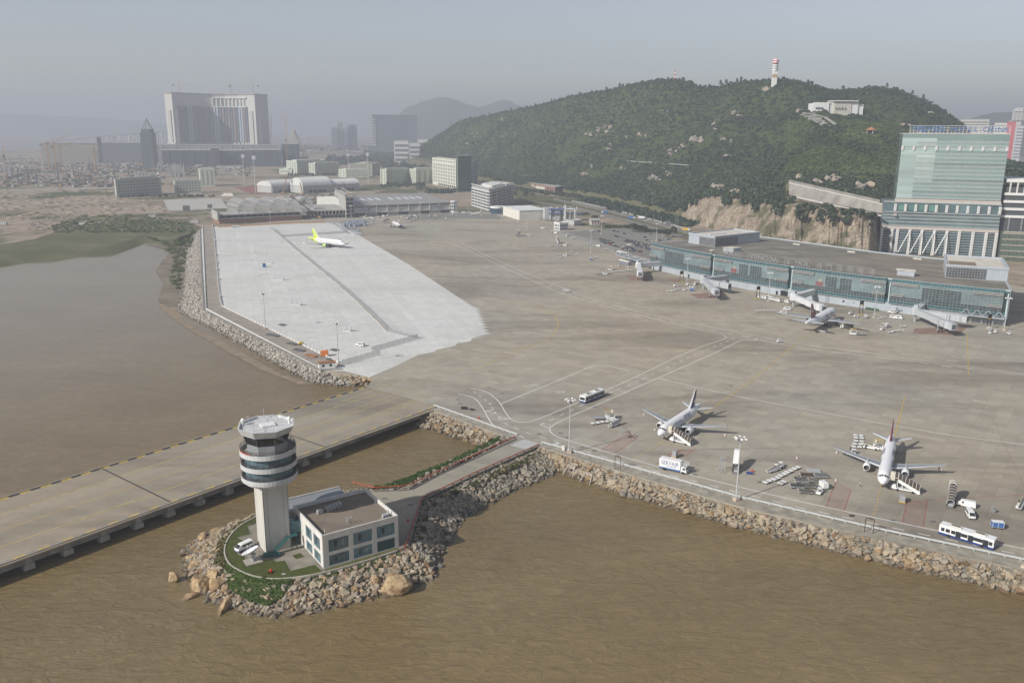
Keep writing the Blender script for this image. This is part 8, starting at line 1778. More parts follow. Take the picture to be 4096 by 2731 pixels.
for i,(x,y,n_) in enumerate([(748,545,3),(835,680,3),(970,880,3),(1385,1090,2)]):
    t=thing('sign_panels','%s group of grey box panels from the back of the new apron' % ordn[i],'panels',zN(x,y+6),R(-8),'panel groups on the new apron');MB().box((0,0,.3),(4.4*n_/2,.9,.5)).build('beam',OFFW,t)
    for k in range(n_):MB().box(((k-(n_-1)/2)*2.9,0,2.0),(2.0,.5,1.9)).build('panel',LGREY,t);MB().box(((k-(n_-1)/2)*2.9,0,.8),(.3,.3,1.2)).build('leg',MGREY,t)
for i,(x,y,w_) in enumerate([(785,1130,9),(945,1200,7),(1000,1250,7),(1095,1295,7),(862,1047,4),(1280,1248,4),(1250,1325,4)]):
    t=thing('timber_stack',['largest dark stack of planks on the perimeter road','dark row of beams beside the barrier','grey scattered pipes on the perimeter road','rusty steel sheet near the site cabin','dark plank stack on the new apron near the mid mast','dark plank stack near the corner mast','dark beams beside the generator'][i],'stack',zN(x,y),R(-35));m_=RUST if i==3 else DGREY
    for k in range(4):MB().box((rr.uniform(-.3,.3),(k-1.5)*.7,.25+.1*(k % 2)),(w_,.6,.3)).build('plank',m_,t)
t=thing('tipper_truck','white tipper truck at the back of the new apron','truck',zN(488,262),R(8));MB().box((-1,0,1.7),(5,2.4,1.5)).build('tipper_body',LGREY,t);b=side_body([(2,.6),(3.6,.6),(3.7,1.3),(3.4,2.5),(2.1,2.5)],2.3);bevel_mesh(b,'cab',VWHITE,t,.08);MB().box((0,0,.8),(7,2,.3)).build('chassis',DGREY,t);wheels(t,(-2,2.8),1,.5,.3)
structure(sheet('soil_strip',[(p.x,p.y) for p in L(zN,(345,262),(1210,218),(1215,208),(345,248))],.03,mat((.36,.20,.09),.9,0,.2,.2)))
def scatter(fn,poly,n_,r0,r1,z,jitter=0,hf=(.5,.9),seed=1):
    rr=random.Random(seed);P=[fn(*q,z) if not isinstance(q,Vector) else q for q in poly];xs_=[p.x for p in P];ys_=[p.y for p in P];out=[]
    def inside(x,y):
        c=False;j=len(P)-1
        for i in range(len(P)):
            if (P[i].y>y) !=(P[j].y>y) and x<(P[j].x-P[i].x)*(y-P[i].y)/(P[j].y-P[i].y)+P[i].x:c=not c
            j=i
        return c
    while len(out)<n_:
        x,y=rr.uniform(min(xs_),max(xs_)),rr.uniform(min(ys_),max(ys_))
        if inside(x,y) and not inpoly(x,y,isl_poly):out.append((x,y,z if not callable(jitter) else jitter(x,y),rr.uniform(r0,r1),rr.uniform(*hf)))
    return out
def isl_z(x,y):
    dmin=min(((p.x-x)**2+(p.y-y)**2)**.5 for p in kerb);return max(WZ,-.3-dmin*.48)
CREEP=leaf_mat('creeper_foliage',(.038,.068,.018),(.062,.100,.027),(.11,.14,.042))
foliage_mass('creeper',scatter(zT,[(570,1200),(640,1225),(760,1262),(900,1280),(975,1275),(1000,1330),(930,1390),(830,1425),(720,1400),(600,1350),(560,1290)],1500,.45,1.0,-2,lambda x,y:isl_z(x,y)+.2,(.25,.5),3),CREEP,BUSH)
DRY=leaf_mat('dry_scrub',(.05,.055,.02),(.09,.09,.035),(.17,.145,.07))
foliage_mass('island_scrub',scatter(zT,[(520,1230),(560,1150),(530,1080),(560,985),(640,900),(760,830),(745,790),(620,880),(520,940),(430,1010),(440,1100),(480,1180)],520,.3,.75,-1,isl_z,(.6,1.1),4),DRY,BUSH)
foliage_mass('island_weeds',scatter(zT,[(980,1275),(1200,1240),(1500,1170),(1700,1110),(1825,1070),(1825,1110),(1600,1220),(1400,1230),(1300,1280),(1180,1330),(1080,1300)],150,.25,.6,-1,isl_z,(.5,.9),5),CREEP,BUSH)
def lk_z(x,y):return -1.0
foliage_mass('bank_weeds',scatter(zB,[(430,1140),(560,1085),(900,940),(1490,670),(1540,690),(1400,800),(1100,930),(900,1020),(600,1150),(500,1230),(430,1500),(330,1560),(300,1500),(380,1250)],420,.3,.8,-.9,lk_z,(.5,.9),6),DRY,BUSH)
foliage_mass('bank_weeds',scatter(zB,[(300,1000),(600,860),(1000,680),(1220,575),(1180,545),(1050,620),(900,690),(600,830),(400,900),(100,1010),(0,1030),(0,1045),(240,1030)],420,.35,.9,-1.0,lk_z,(.5,.9),7),CREEP,BUSH)
foliage_mass('marsh_growth',scatter(zN,[(-150,150),(100,200),(200,275),(150,400),(90,480),(30,760),(-30,700),(0,500),(-100,400),(-350,330),(-700,370),(-1000,400),(-1400,400),(-1400,330),(-600,230)],2600,.9,2.4,WZ+.5,lambda x,y:WZ+.3 if y<800 else -2.0,(.2,.5),8),leaf_mat('marsh_foliage',(.055,.075,.028),(.09,.115,.042),(.16,.165,.07)),BUSH)
foliage_mass('shore_scrub',scatter(zL,[(900,1450),(1400,1420),(1750,1480),(1800,1566),(500,1566),(480,1500),(700,1440)],700,.9,2.2,-.4,lambda x,y:-.5,(.5,.9),9),LEAF2,BUSH)
zK=zr(600,300,3.92)
def av(fn,x,y,dist):return at(*fn.px(x,y),dist)
HM=mat((.045,.062,.035),.95,0,.3,.004)
def range_(name,sil,dist,depth):
    b=MB();V=[];S=smoothline([Vector((x,y,0)) for x,y in sil],8)
    for q in S:
        t_=at(q.x,q.y+noise.noise(Vector((q.x*.08,dist,0)))*2,dist);o=Vector((t_.x,t_.y,0));f=o.normalized();V+=[tuple(o-f*depth+Vector((0,0,-.5))),(o.x-f.x*depth*.45,o.y-f.y*depth*.45,t_.z*.55+noise.noise(Vector((q.x*.05,7,0)))*12),tuple(t_),(o.x+f.x*depth,o.y+f.y*depth,-.5)]
    n_=len(S);b.add(V,[(4*i+k,4*(i+1)+k,4*(i+1)+k+1,4*i+k+1) for i in range(n_-1) for k in range(3)]);structure(b.build(name,HM,smooth=True))
range_('far_hills',[(880,300),(920,258),(955,240),(990,228),(1015,223),(1045,229),(1075,240),(1105,246),(1140,234),(1165,230),(1190,242),(1250,262),(1330,300)],6900,900)
range_('far_hills',[(-80,262),(0,262),(60,264),(130,267),(200,271),(260,275),(330,280),(420,286),(520,292),(620,299)],10900,450)
range_('far_hills',[(2150,300),(2220,276),(2270,262),(2320,258),(2400,262),(2500,290)],5200,600)
structure(sheet('river',[(p.x,p.y) for p in [d(-60,352),d(200,335),d(420,327),d(600,324),d(600,318),d(420,319),d(-60,322)]],-.2,mat((.15,.14,.11),.3)))
FC=mat((.45,.45,.44),.8,0,.05,.01)
br_=thing('river_bridge','long far viaduct on piers behind the building site','bridge');P=[av(zL,380,735,4300),av(zL,900,682,4400),av(zL,1330,646,4600),av(zL,1700,632,4800)]
b=MB();[b.bar(a,c,14,3.5) for a,c in zip(P,P[1:])];b.build('deck',FC,br_)
for x,y in ((935,685),(990,680),(1045,675),(1100,670),(1185,664),(1220,660),(1290,655),(1440,645),(1480,643)):q=av(zL,x,y,4450);MB().bar((q.x,q.y,0),(q.x,q.y,q.z),9).build('pier',FC,br_)
vh=thing('resort_hotel','huge pale curved resort hotel under construction with cranes on its roof','hotel');VD=2900
STONE=mat((.50,.49,.45),.8,0,.06,.004);PINK=mat((.30,.235,.205),.8,0,.05,.01);GREYB=mat((.14,.165,.19),.5,0,.08,.01);VW=mat((.64,.63,.60),.7)
def vp(x,dist):return av(zK,x,700,dist)
ztop=av(zK,1000,298,VD).z;zbt=0.0
plan=[(258,VD+20),(372,VD-6),(460,VD+18),(620,VD+40),(800,VD+54),(1000,VD+58),(1200,VD+50),(1400,VD+32),(1530,VD+14),(1660,VD-12),(1760,VD+26),(1862,VD+40)]
Q=[vp(*p) for p in plan];Q=[Vector((q.x,q.y,0)) for q in Q];back_=[q+Vector((q.x,q.y,0)).normalized()*70 for q in Q[::-1]]
MB().prism([(q.x,q.y) for q in Q+back_],-.3,ztop).build('body',STONE,vh,tri=True)
def fline(i0,i1):return Q[i0:i1+1]
for k,(p,h) in enumerate(along(fline(2,8),9.0)):
    f=Vector((-p.x,-p.y,0)).normalized()*2.6;q=p+f;m_=[PINK,GREYB][k % 2] if k % 9 not in (4,5) else mat((.44,.50,.56),.5)
    MB().bar((q.x,q.y,62),(q.x,q.y,ztop-38),4.6).build('bay',m_,vh)
for k,(p,h) in enumerate(along(fline(5,8),13.0)):
    f=Vector((-p.x,-p.y,0)).normalized()*2.4;q=p+f;MB().bar((q.x,q.y,ztop-36),(q.x,q.y,ztop-12),3.0).build('arcade_column',VW,vh)
b=MB();PL=[q+Vector((-q.x,-q.y,0)).normalized()*2.5 for q in fline(5,8)];[b.bar((a.x,a.y,ztop-10),(c.x,c.y,ztop-10),4,4) for a,c in zip(PL,PL[1:])];[b.bar((a.x,a.y,ztop-38),(c.x,c.y,ztop-38),4,3) for a,c in zip(PL,PL[1:])];b.build('arcade',VW,vh)
for k,(p,h) in enumerate(along(Q,14.0)):
    q=p+Vector((-p.x,-p.y,0)).normalized()*2;MB().bar((q.x,q.y,30),(q.x,q.y,60),5.5).build('base_column',VW,vh)
for i in (0,1,8,9):p=lerp(Q[i],Q[i+1],.5)+Vector((-Q[i].x,-Q[i].y,0)).normalized()*2;MB().bar((p.x,p.y,40),(p.x,p.y,ztop-50),9).build('pavilion_strip',mat((.62,.60,.54),.8),vh)
b=MB();[b.bar((a.x,a.y,ztop+1),(c.x,c.y,ztop+1),5,3) for a,c in zip(Q,Q[1:])];b.build('cornice',mat((.36,.31,.27),.8),vh)
POD=mat((.085,.10,.115),.9,0,.2,.01);PODL=mat((.34,.345,.33),.85,0,.1,.01)
def far_box(name,label,cat,fn,x0,x1,y_top,dist,depth,m,y_base=None,grp=None):
    a=av(fn,x0,y_top,dist);c=av(fn,x1,y_top,dist);f=Vector(((a.x+c.x)/2,(a.y+c.y)/2,0)).normalized();t=thing(name,label,cat,(a.x,a.y,0),0,grp);e=Vector((c.x-a.x,c.y-a.y,0));g_=f*depth
    MB().prism([(0,0),(e.x,e.y),(e.x+g_.x,e.y+g_.y),(g_.x,g_.y)],-.35,(a.z+c.z)/2).build('wall',m,t);MB().prism([(-.5,-.5),(e.x+.5,e.y-.5),(e.x+g_.x,e.y+g_.y),(g_.x,g_.y)],(a.z+c.z)/2,(a.z+c.z)/2+1.0).build('roof_slab',PODL,t);return t,a,e,(a.z+c.z)/2
for lb,x0,x1,yt,ds,dp_,m_ in [('pale upper podium roof left below the resort hotel',80,690,1100,2820,90,PODL),('pale upper podium right below the resort hotel',690,2000,1105,2800,90,PODL),('dark netted podium block left of the central netted tower',180,950,1185,2600,120,POD),('dark netted podium between the central tower and the right block',1075,1500,1190,2600,120,POD),('dark netted podium block at the right',1500,2060,1180,2570,120,POD),('small dark netted tower in the podium middle',955,1080,1150,2560,60,POD),('dark netted block at the far right of the podium',2060,2340,1085,2650,120,POD)]:
    t,a,e,zz_=far_box('podium_block',lb,'building',zK,x0,x1,yt,ds,dp_,m_)
    nb_=max(3,int(e.length/30));f=Vector((-a.x,-a.y,0)).normalized()
    for k in range(nb_):q=e*((k+.5)/nb_)+f*.6;MB().bar((q.x,q.y,0),(q.x,q.y,zz_-1),1.4).build('scaffold_bay',mat((.13,.145,.16),.9) if m_ is POD else FC,t)
far_box('exhibition_shed','long beige flat roofed shed left of the bell tower','building',zL,372,885,745,2950,80,mat((.52,.48,.38),.8));far_box('exhibition_shed','grey netted block between the beige shed and the bell tower','building',zL,885,930,690,2900,40,POD);far_box('exhibition_shed','long grey shed behind the bell tower','building',zL,930,1400,742,2900,80,mat((.20,.22,.24),.85))
q=av(zL,1380,900,2500);bt=thing('bell_tower','dark netted bell tower with open lattice spire','tower',(q.x,q.y,0));zz1=av(zL,1375,645,2500).z;zz2=av(zL,1368,612,2500).z;zz3=av(zL,1357,515,2500).z;wv=15
MB().prism([(-wv,-wv),(wv,-wv),(wv,wv),(-wv,wv)],-.3,zz1).build('shaft',POD,bt);MB().prism([(-wv*.78,-wv*.78),(wv*.78,-wv*.78),(wv*.78,wv*.78),(-wv*.78,wv*.78)],zz1,zz2).build('belfry',POD,bt)
b=MB()
for sx in (-1,1):
    for sy in (-1,1):b.bar((sx*wv*.66,sy*wv*.66,zz2),(0,0,zz3),1.6)
for f in (.25,.5,.72):k=wv*.66*(1-f);z=zz2+(zz3-zz2)*f;[b.bar((k*a[0],k*a[1],z),(k*c[0],k*c[1],z),1.2) for a,c in zip([(-1,-1),(1,-1),(1,1),(-1,1)],[(1,-1),(1,1),(-1,1),(-1,-1)])]
b.build('spire_lattice',mat((.22,.25,.27),.7),bt);
for k in range(8):MB().bar((-wv+6*k+2,-wv-.4,0),(-wv+6*k+2,-wv-.4,zz1),.9).build('scaffold_pole',mat((.16,.18,.19),.8),bt)
t,a,e,zz_=far_box('grey_hotel','grey netted hotel slab under construction in the haze','hotel',zM,1120,1537,138,3700,60,mat((.15,.175,.20),.85,0,.1,.01))
f=Vector((-a.x,-a.y,0)).normalized()
for k in range(16):q=e*(k/15)+f*.8;MB().bar((q.x,q.y,0),(q.x,q.y,zz_),1.6).build('net_seam',mat((.19,.22,.245),.85),t)
for k in range(10):q=e*.03+f*1.6;MB().box((q.x,q.y,zz_*(.25+.07*k)),(16,3,5)).build('open_floor',FC,t)
rr=random.Random(12)
for i,(x0,x1,yt,ds) in enumerate([(742,800,252,4600),(805,852,205,4650),(800,890,255,4620),(892,930,228,4640),(930,982,225,4660)]):
    t,a,e,zz_=far_box('apartment_block','hazy pale apartment block, %s from the left behind the site' % ordn[i],'building',zM,x0,x1,yt,ds,25,FC,grp='hazy apartments');f=Vector((-a.x,-a.y,0)).normalized()
    for k in range(4):q=e*((k+.5)/4)+f*.5;MB().bar((q.x,q.y,4),(q.x,q.y,zz_-3),4).build('window_strip',GREYB,t)
for i,(x0,x1,yt,ds,lb) in enumerate([(1322,1455,375,2700,'white office block with ribbon windows at the hill\'s left end'),(1465,1558,395,2650,'low white building right of the ribbon window block'),(1540,1640,362,2900,'white block half hidden by the hill trees')]):
    t,a,e,zz_=far_box('far_office',lb,'building',zM,x0,x1,yt,ds,30,OFFW);f=Vector((-a.x,-a.y,0)).normalized()
    for k in range(4):MB().bar((e.x*.06+f.x*.6,e.y*.06+f.y*.6,zz_*(.2+.2*k)),(e.x*.94+f.x*.6,e.y*.94+f.y*.6,zz_*(.2+.2*k)),1.0,zz_*.09).build('ribbon_window',GREYB,t)
q=av(zM,405,360,2750);zt_=av(zM,402,262,2750).z;t=thing('steel_cone','hazy golden scaffold cone behind the site','structure',(q.x,q.y,0));b=MB()
for k in range(12):a=k*math.pi/6;b.bar((40*math.cos(a),40*math.sin(a),20),(0,0,zt_),1.5);
for z_,r_ in ((20,40),(40,30),(60,20),(78,11)):[b.bar((r_*math.cos(k*math.pi/6),r_*math.sin(k*math.pi/6),min(z_,zt_-4)),(r_*math.cos((k+1)*math.pi/6),r_*math.sin((k+1)*math.pi/6),min(z_,zt_-4)),1.5) for k in range(12)]
b.build('lattice',mat((.42,.36,.25),.7),t);MB().lathe([(41,-.3),(41,20)],12,cap=False).build('base_ring',mat((.38,.34,.27),.8),t)
def tower_crane(base,h,jib,cj,hdg,label,m,w_=2.2,luff=0.0):
    t=thing('tower_crane',label,'crane',base,hdg,'tower cranes');b=MB()
    for sx in (-1,1):
        for sy in (-1,1):b.bar((sx*w_/2,sy*w_/2,0),(sx*w_/2,sy*w_/2,h),.5)
    n_=int(h/(w_*1.6))
    for k in range(n_):z0,z1=h*k/n_,h*(k+1)/n_;s=1 if k % 2 else -1;b.bar((-s*w_/2,-w_/2,z0),(s*w_/2,-w_/2,z1),.35).bar((-w_/2,s*w_/2,z0),(-w_/2,-s*w_/2,z1),.35)
    b.build('mast',m,t);b=MB();jz=h+jib*math.sin(luff);jx=jib*math.cos(luff)
    b.bar((0,0,h),(jx,0,jz),1.6,1.2);b.bar((0,0,h+w_*3.2),(jx*.7,0,h+(jz-h)*.7+1),.4);b.build('jib',m,t);b=MB();b.bar((0,0,h),(-cj,0,h),1.6,1.2);b.bar((0,0,h+w_*3.2),(-cj,0,h+.5),.4);b.build('counter_jib',m,t)
    b=MB();b.bar((0,0,h),(0,0,h+w_*3.2),1.2);b.build('apex',m,t);MB().box((-cj,0,h-1.5),(w_*2,w_,4)).build('counterweight',DGREY,t);MB().box((w_,w_*.6,h+1),(2.4,2,2.6)).build('cab',LGREY,t)
CR1=mat((.36,.33,.24),.7);CR2=mat((.40,.24,.10),.7)
for x,yb,yt,jl,cl,hd_,lb in [(470,298,155,250,90,2,'tower crane on the left of the resort hotel roof'),(1268,298,160,40,40,80,'end-on tower crane on the middle of the resort hotel roof'),(1620,295,148,215,80,178,'tower crane on the right of the resort hotel roof')]:
    p=av(zK,x,yb,2960);ht=av(zK,x,yt,2960).z-p.z;tower_crane((p.x,p.y,ztop),ht,jl*.19*2960/2900*1.15,cl*.19*1.1,R(hd_),lb,CR1,2.8)
for x,yb,yt,jl,hd_,ds,lb,lf in [(510,905,740,40,10,2350,'orange tower crane left of the beige shed front',.5),(570,975,770,30,20,2100,'orange tower crane with short jib in the building site',.3),(870,905,775,30,175,2350,'orange tower crane right on the building site',0),(445,900,752,30,5,2400,'slim tower crane at the left end of the beige shed',0),(60,1040,850,30,120,1900,'tower crane at the left border of the building site',.6)]:
    p=av(zL,x,yb,ds);tower_crane((p.x,p.y,0),av(zL,x,yt,ds).z,jl,14,R(hd_),lb,CR2,2.4,lf)
for x,yb,yt,jl,ds,lb in [(340,520,145,60,2450,'tall luffing crane right of the resort hotel'),(190,250,125,40,2900,'small luffing crane at the hotel\'s right flank')]:
    p=av(zM,x,yb,ds);tower_crane((p.x,p.y,0),max(30,av(zM,x,yt,ds).z*.55),75,12,R(100),lb,CR2,2.6,1.1)
for fn,a,c,lb in [(zP,(690,1235),(290,910),'dark mobile crane boom leaning over the vaulted hall'),(zP,(430,850),(395,670),'red crawler crane boom before the sports hall'),(zP,(125,850),(185,580),'red lattice crane boom left of the sports hall'),(zP,(1150,845),(1075,670),'dark crane boom behind the cargo hangar')]:
    p=fn(*a);ds=math.hypot(p.x,p.y);q=at(*fn.px(*c),ds);t=thing('mobile_crane',lb,'crane',(p.x,p.y,0));m_=RUST if 'red' in lb else mat((.10,.07,.06),.7);MB().bar((0,0,2),(q.x-p.x,q.y-p.y,q.z),1.3).build('boom',m_,t);MB().box((0,0,1.8),(5,3,2.4)).build('cab',mat((.45,.25,.08),.7),t);MB().box((0,0,.5),(6,3.4,.9)).build('tracks',DGREY,t)
pr_=thing('piling_rig','x','piling rig');MB().bar((0,0,0),(0,0,40),1.5).build('leader',mat((.06,.065,.08),.7),pr_);MB().box((3.5,0,2.4),(7,4,3.4)).build('machine_house',mat((.35,.2,.08),.7),pr_);MB().box((3,0,.5),(8,5,1)).build('tracks',DGREY,pr_);MB().bar((5,0,4),(.6,0,26),.7).build('back_stay',mat((.07,.07,.08),.7),pr_)
for i,(x,yb,yt) in enumerate([(545,1145,930),(735,1145,1000),(265,1120,960),(175,1120,980),(510,1060,925),(680,1060,950),(860,1030,920),(830,1010,880),(930,1010,900),(995,1000,890),(1055,1080,930),(1120,960,890),(1185,1050,950),(1235,1030,890),(1300,1010,940),(1365,1000,860),(1435,980,880),(1700,1000,890),(1722,1012,895),(105,990,895)]):
    p=zL(x,yb);h_=at(*zL.px(x,yt),math.hypot(p.x,p.y)).z;o=place(pr_,p,R(rr.uniform(-60,60)),'dark piling rig mast on the building site, %s by nearness' % ordn[i],'piling rigs');o.scale=(.75,.75,h_/40)
def posts(name,fn,x0,x1,y0,y1,n_,h_,m_,w_=1.0):
    b=MB()
    for i in range(n_):p=fn(rr.uniform(x0,x1),rr.uniform(y0,y1));b.bar((p.x,p.y,-.3),(p.x,p.y,h_*rr.uniform(.7,1.1)),w_)
    stuff(b.build(name,m_))
posts('pile_columns',zL,1540,1700,1010,1060,70,22,mat((.30,.30,.30),.8),1.6);posts('pile_columns',zL,1230,1350,1040,1065,40,14,mat((.30,.30,.30),.8),1.4);posts('pile_columns',zL,40,115,1020,1055,40,22,mat((.30,.31,.32),.8),1.5);posts('pile_columns',zL,1450,1500,980,1010,16,22,mat((.28,.29,.30),.8),1.6);posts('pile_columns',zM,470,760,395,412,70,18,mat((.40,.38,.35),.8),2.0)
b=MB();cols=[(.30,.30,.28),(.22,.20,.18),(.22,.14,.08),(.14,.15,.17),(.42,.42,.40),(.09,.09,.10),(.20,.10,.07)]
for i in range(1500):
    x=rr.uniform(-40,2300);y=rr.choice([rr.uniform(850,1000),rr.uniform(900,1145),rr.uniform(960,1145)])
    if x>1500 and y>1050:continue
    p=zL(x,y);b.mat(rr.randrange(7));s=rr.uniform(1.2,6);b.box((p.x,p.y,s*.25),(s*rr.uniform(.8,3),s*rr.uniform(.6,1.4),s*.7),rr.uniform(0,3))
for i in range(700):
    x=rr.uniform(0,1500);y=rr.uniform(380,500);p=zM(x,y);b.mat(rr.randrange(7));s=rr.uniform(2,9);b.box((p.x,p.y,s*.2),(s*rr.uniform(.8,3),s*rr.uniform(.6,1.6),s*.5),rr.uniform(0,3))
for i in range(420):
    x=rr.uniform(250,1800);y=rr.uniform(1390,1545);p=zL(x,y)
    b.mat(rr.randrange(7));s=rr.uniform(.4,1.5);b.box((p.x,p.y,s*.2),(s*rr.uniform(.8,3),s*rr.uniform(.6,1.6),s*.5),rr.uniform(0,3))
for i in range(330):p=zP(rr.uniform(150,930),rr.uniform(850,1010));b.mat(rr.randrange(7));s=rr.uniform(.8,3);b.box((p.x,p.y,s*.2),(s*rr.uniform(.8,3),s*rr.uniform(.6,1.6),s*.6),rr.uniform(0,3))
stuff(b.build('site_clutter',[mat(c,.85,0,.1,.1) for c in cols]))
b=MB()
for i in range(260):
    x=rr.uniform(-60,1500);y=rr.uniform(1165,1440);p=zL(x,y);r_=rr.uniform(2,8);n_=7;b.lathe([(r_,-.4),(r_*.7,r_*.12),(r_*.25,r_*.22)],n_,(p.x,p.y))
stuff(b.build('dirt_mounds',EARTH))
cab=thing('site_hut','x','hut');b=MB();b.box((0,0,1.6),(9,3,3));bevel_mesh(b,'hut_wall',mat((.46,.46,.44),.8),cab,.05);MB().box((0,0,3.2),(9.4,3.4,.25)).build('roof',LGREY,cab)
for k in (-2.8,0,2.8):MB().box((k,-1.52,1.9),(1.2,.08,1.1)).build('window',DGREY,cab)
for i,(fn,x,y,s,lb) in enumerate([(zL,1520,962,2.2,'left'),(zL,1640,965,2.0,'l'),(zL,1830,960,2.4,''),(zL,2030,975,3.0,''),(zL,2120,975,3.0,''),(zL,2190,972,3.0,''),(zL,1150,950,2.2,''),(zL,900,945,2.0,''),(zL,420,890,2.4,''),(zL,260,880,2.0,''),(zL,1400,1420,1.2,''),(zL,1945,1395,.8,''),(zL,755,1490,.9,''),(zL,30,1490,1.2,''),(zN,160,225,1.3,''),(zL,980,1050,2.0,'')]):
    o=place(cab,fn(x,y),R(rr.uniform(-15,15)),'white site hut, %s in order from the resort hotel to the marsh' % ordn[i],'site huts');o.scale=(s*.8,s*.8,s*.75)
t=thing('tent_canopy','pale peaked tent canopy beside the vaulted hall','canopy',zL(2100,1255));b=MB();b.add([(-10,-5,5),(10,-5,5),(10,5,5),(-10,5,5),(-6,0,9),(6,0,9)],[(0,1,5,4),(1,2,5),(2,3,4,5),(3,0,4)]);b.build('tent_roof',CREAM,t);[MB().bar((sx*9.5,sy*4.7,-.3),(sx*9.5,sy*4.7,5),.4).build('post',LGREY,t) for sx in (-1,1) for sy in (-1,1)]
for i,(x,y) in enumerate([(1715,1375),(1930,1355)]):t=thing('billboard',['dark billboard panel left of the vaulted hall','small dark panel near the concrete yard'][i],'billboard',zL(x,y),R(5));MB().box((0,0,5),(9-3*i,.5,7-2*i)).build('board',DGREY,t);[MB().bar((s*3,0,-.3),(s*3,0,2),.4).build('leg',MGREY,t) for s in (-1,1)]
for i,(fn,x,yb,yt) in enumerate([(zM,55,860,520),(zP,1160,575,220),(zP,1465,700,210),(zL,2250,1140,850)]):
    p=fn(x,yb);h_=at(*fn.px(x,yt),math.hypot(p.x,p.y)).z;t=thing('stadium_lamp',['stadium light mast left of the sports hall','stadium light mast before the tall campus block','stadium light mast right of the sports hall','stadium light mast at the running track'][i],'lamp mast',(p.x,p.y,0));MB().cyl((0,0,0),(0,0,h_),.9,.5,8).build('pole',FC,t);MB().box((0,0,h_-2),(6,1,6)).build('lamp_frame',LGREY,t)
t=thing('site_road','x','road');bpy.data.objects.remove(t)
structure(MB().strip(smoothline([zL(-50,1165),zL(300,1168),zL(700,1160),zL(1060,1150)],4),14,-.25).build('site_road',mat((.42,.41,.38),.9)));structure(MB().strip(smoothline([zL(-50,1185),zL(400,1190),zL(800,1185)],4),10,-.24).build('site_road',mat((.30,.27,.23),.9)));structure(MB().strip(smoothline([zL(1260,1378),zL(1500,1362),zL(1900,1352)],4),5,-.2).build('site_road',mat((.45,.43,.40),.9)));structure(MB().strip(smoothline([zM(440,420),zM(900,470),zM(1300,500),zM(1500,470)],4),40,-.22).build('site_road',mat((.34,.33,.31),.9)))
structure(sheet('pond',[(p.x,p.y) for p in L(zM,(740,575),(830,530),(980,505),(1120,510),(1040,560),(900,575))],-.2,mat((.22,.23,.22),.25)))
pts=[]
for (fn,x0,x1,y0,y1,n_,r0,r1) in [(zM,700,1250,530,600,160,5,10),(zM,1050,1500,480,560,200,6,11),(zM,500,1300,420,470,150,4,9),(zM,1200,1650,560,640,120,4,9),(zP,200,1000,540,560,60,2,4),(zP,1650,2350,690,740,60,2,4),(zL,1050,2000,1225,1240,50,1.5,3),(zQ,0,480,780,840,60,2,3.5)]:
    for i in range(n_):p=fn(rr.uniform(x0,x1),rr.uniform(y0,y1));pts.append((p.x,p.y,-.4,rr.uniform(r0,r1),rr.uniform(.7,1.1)))
foliage_mass('distant_trees',pts,LEAF,CROWNS)
q=hp(1777.6,197.5);zb=q.z;hr=at(1777.6,157,math.hypot(q.x,q.y)).z
rt=thing('radar_tower','white radar tower with red and white dome on the hilltop','tower',(q.x,q.y,zb-2));k=math.hypot(q.x,q.y)/1937
def rz_(y):return at(1777,y,math.hypot(q.x,q.y)).z-zb+2
MB().prism([(-4.6*k,-4*k),(4.6*k,-4*k),(4.6*k,4*k),(-4.6*k,4*k)],0,rz_(162)).build('shaft',VWHITE,rt);MB().prism([(-4.7*k,-4.1*k),(4.7*k,-4.1*k),(4.7*k,4.1*k),(-4.7*k,4.1*k)],rz_(179),rz_(171)).build('tan_band',mat((.45,.32,.18),.8),rt)
for y0,y1,r_ in ((163,159,5.8),(157,154,6.4),(152,149,6.4)):MB().lathe([(r_*k,rz_(y0)),(r_*k*1.05,rz_(y1))],16).build('gallery',VWHITE,rt)
MB().lathe([(5.4*k,rz_(162)),(5.4*k,rz_(148))],16).build('drum',MGREY,rt)
zs=[rz_(147),rz_(144.5),rz_(141.5),rz_(138.5),rz_(136),rz_(134.5)];rs_=[5.6,6.4,6.6,6.0,4.2,1.2]
for i in range(5):MB().lathe([(rs_[i]*k,zs[i]),(rs_[i+1]*k,zs[i+1])],16,cap=(i==4)).build('dome_band',[mat((.50,.06,.06),.5),VWHITE][i % 2],rt,smooth=True)
q=hp(1549.7,184);m_=thing('radio_mast','red and white lattice radio mast on the left hilltop','mast',(q.x,q.y,q.z-3));hh=at(1549.7,161,math.hypot(q.x,q.y)).z-q.z+3
for i in range(6):b=MB();z0,z1=hh*i/6,hh*(i+1)/6;w0,w1=2.6*(1-i/7),2.6*(1-(i+1)/7);[b.bar((sx*w0,sy*w0,z0),(sx*w1,sy*w1,z1),.5) for sx in (-1,1) for sy in (-1,1)];b.bar((-w0,-w0,z0),(w1,-w1,z1),.4).bar((w0,-w0,z0),(-w1,-w1,z1),.4);b.build('lattice_section',[VWHITE,mat((.48,.07,.06),.6)][i % 2],m_)
q=hp(1922,261);dq=math.hypot(q.x,q.y);vl=thing('hill_villa','long white villa with flat roofs near the hilltop','villa',(q.x,q.y,q.z));s=dq/1937
for x0,x1,z0,z1,dy,m_ in [(-52,-20,3,20,0,VWHITE),(-20,-10,2,22,5,OFFW),(-10,26,-3,24,-3,mat((.50,.48,.42),.8)),(10,52,3,18,6,VWHITE),(26,40,0,24,0,VWHITE)]:
    MB().b2((x0*s,dy*s*.5-8,z0*s-10),(x1*s,14+dy*s*.5,z1*s)).build('wing',m_,vl)
MB().b2((-14*s,-12,24*s),(38*s,12,25.6*s)).build('flat_roof',VWHITE,vl);MB().b2((-44*s,-8,20*s),(-18*s,12,21.5*s)).build('flat_roof',VWHITE,vl)
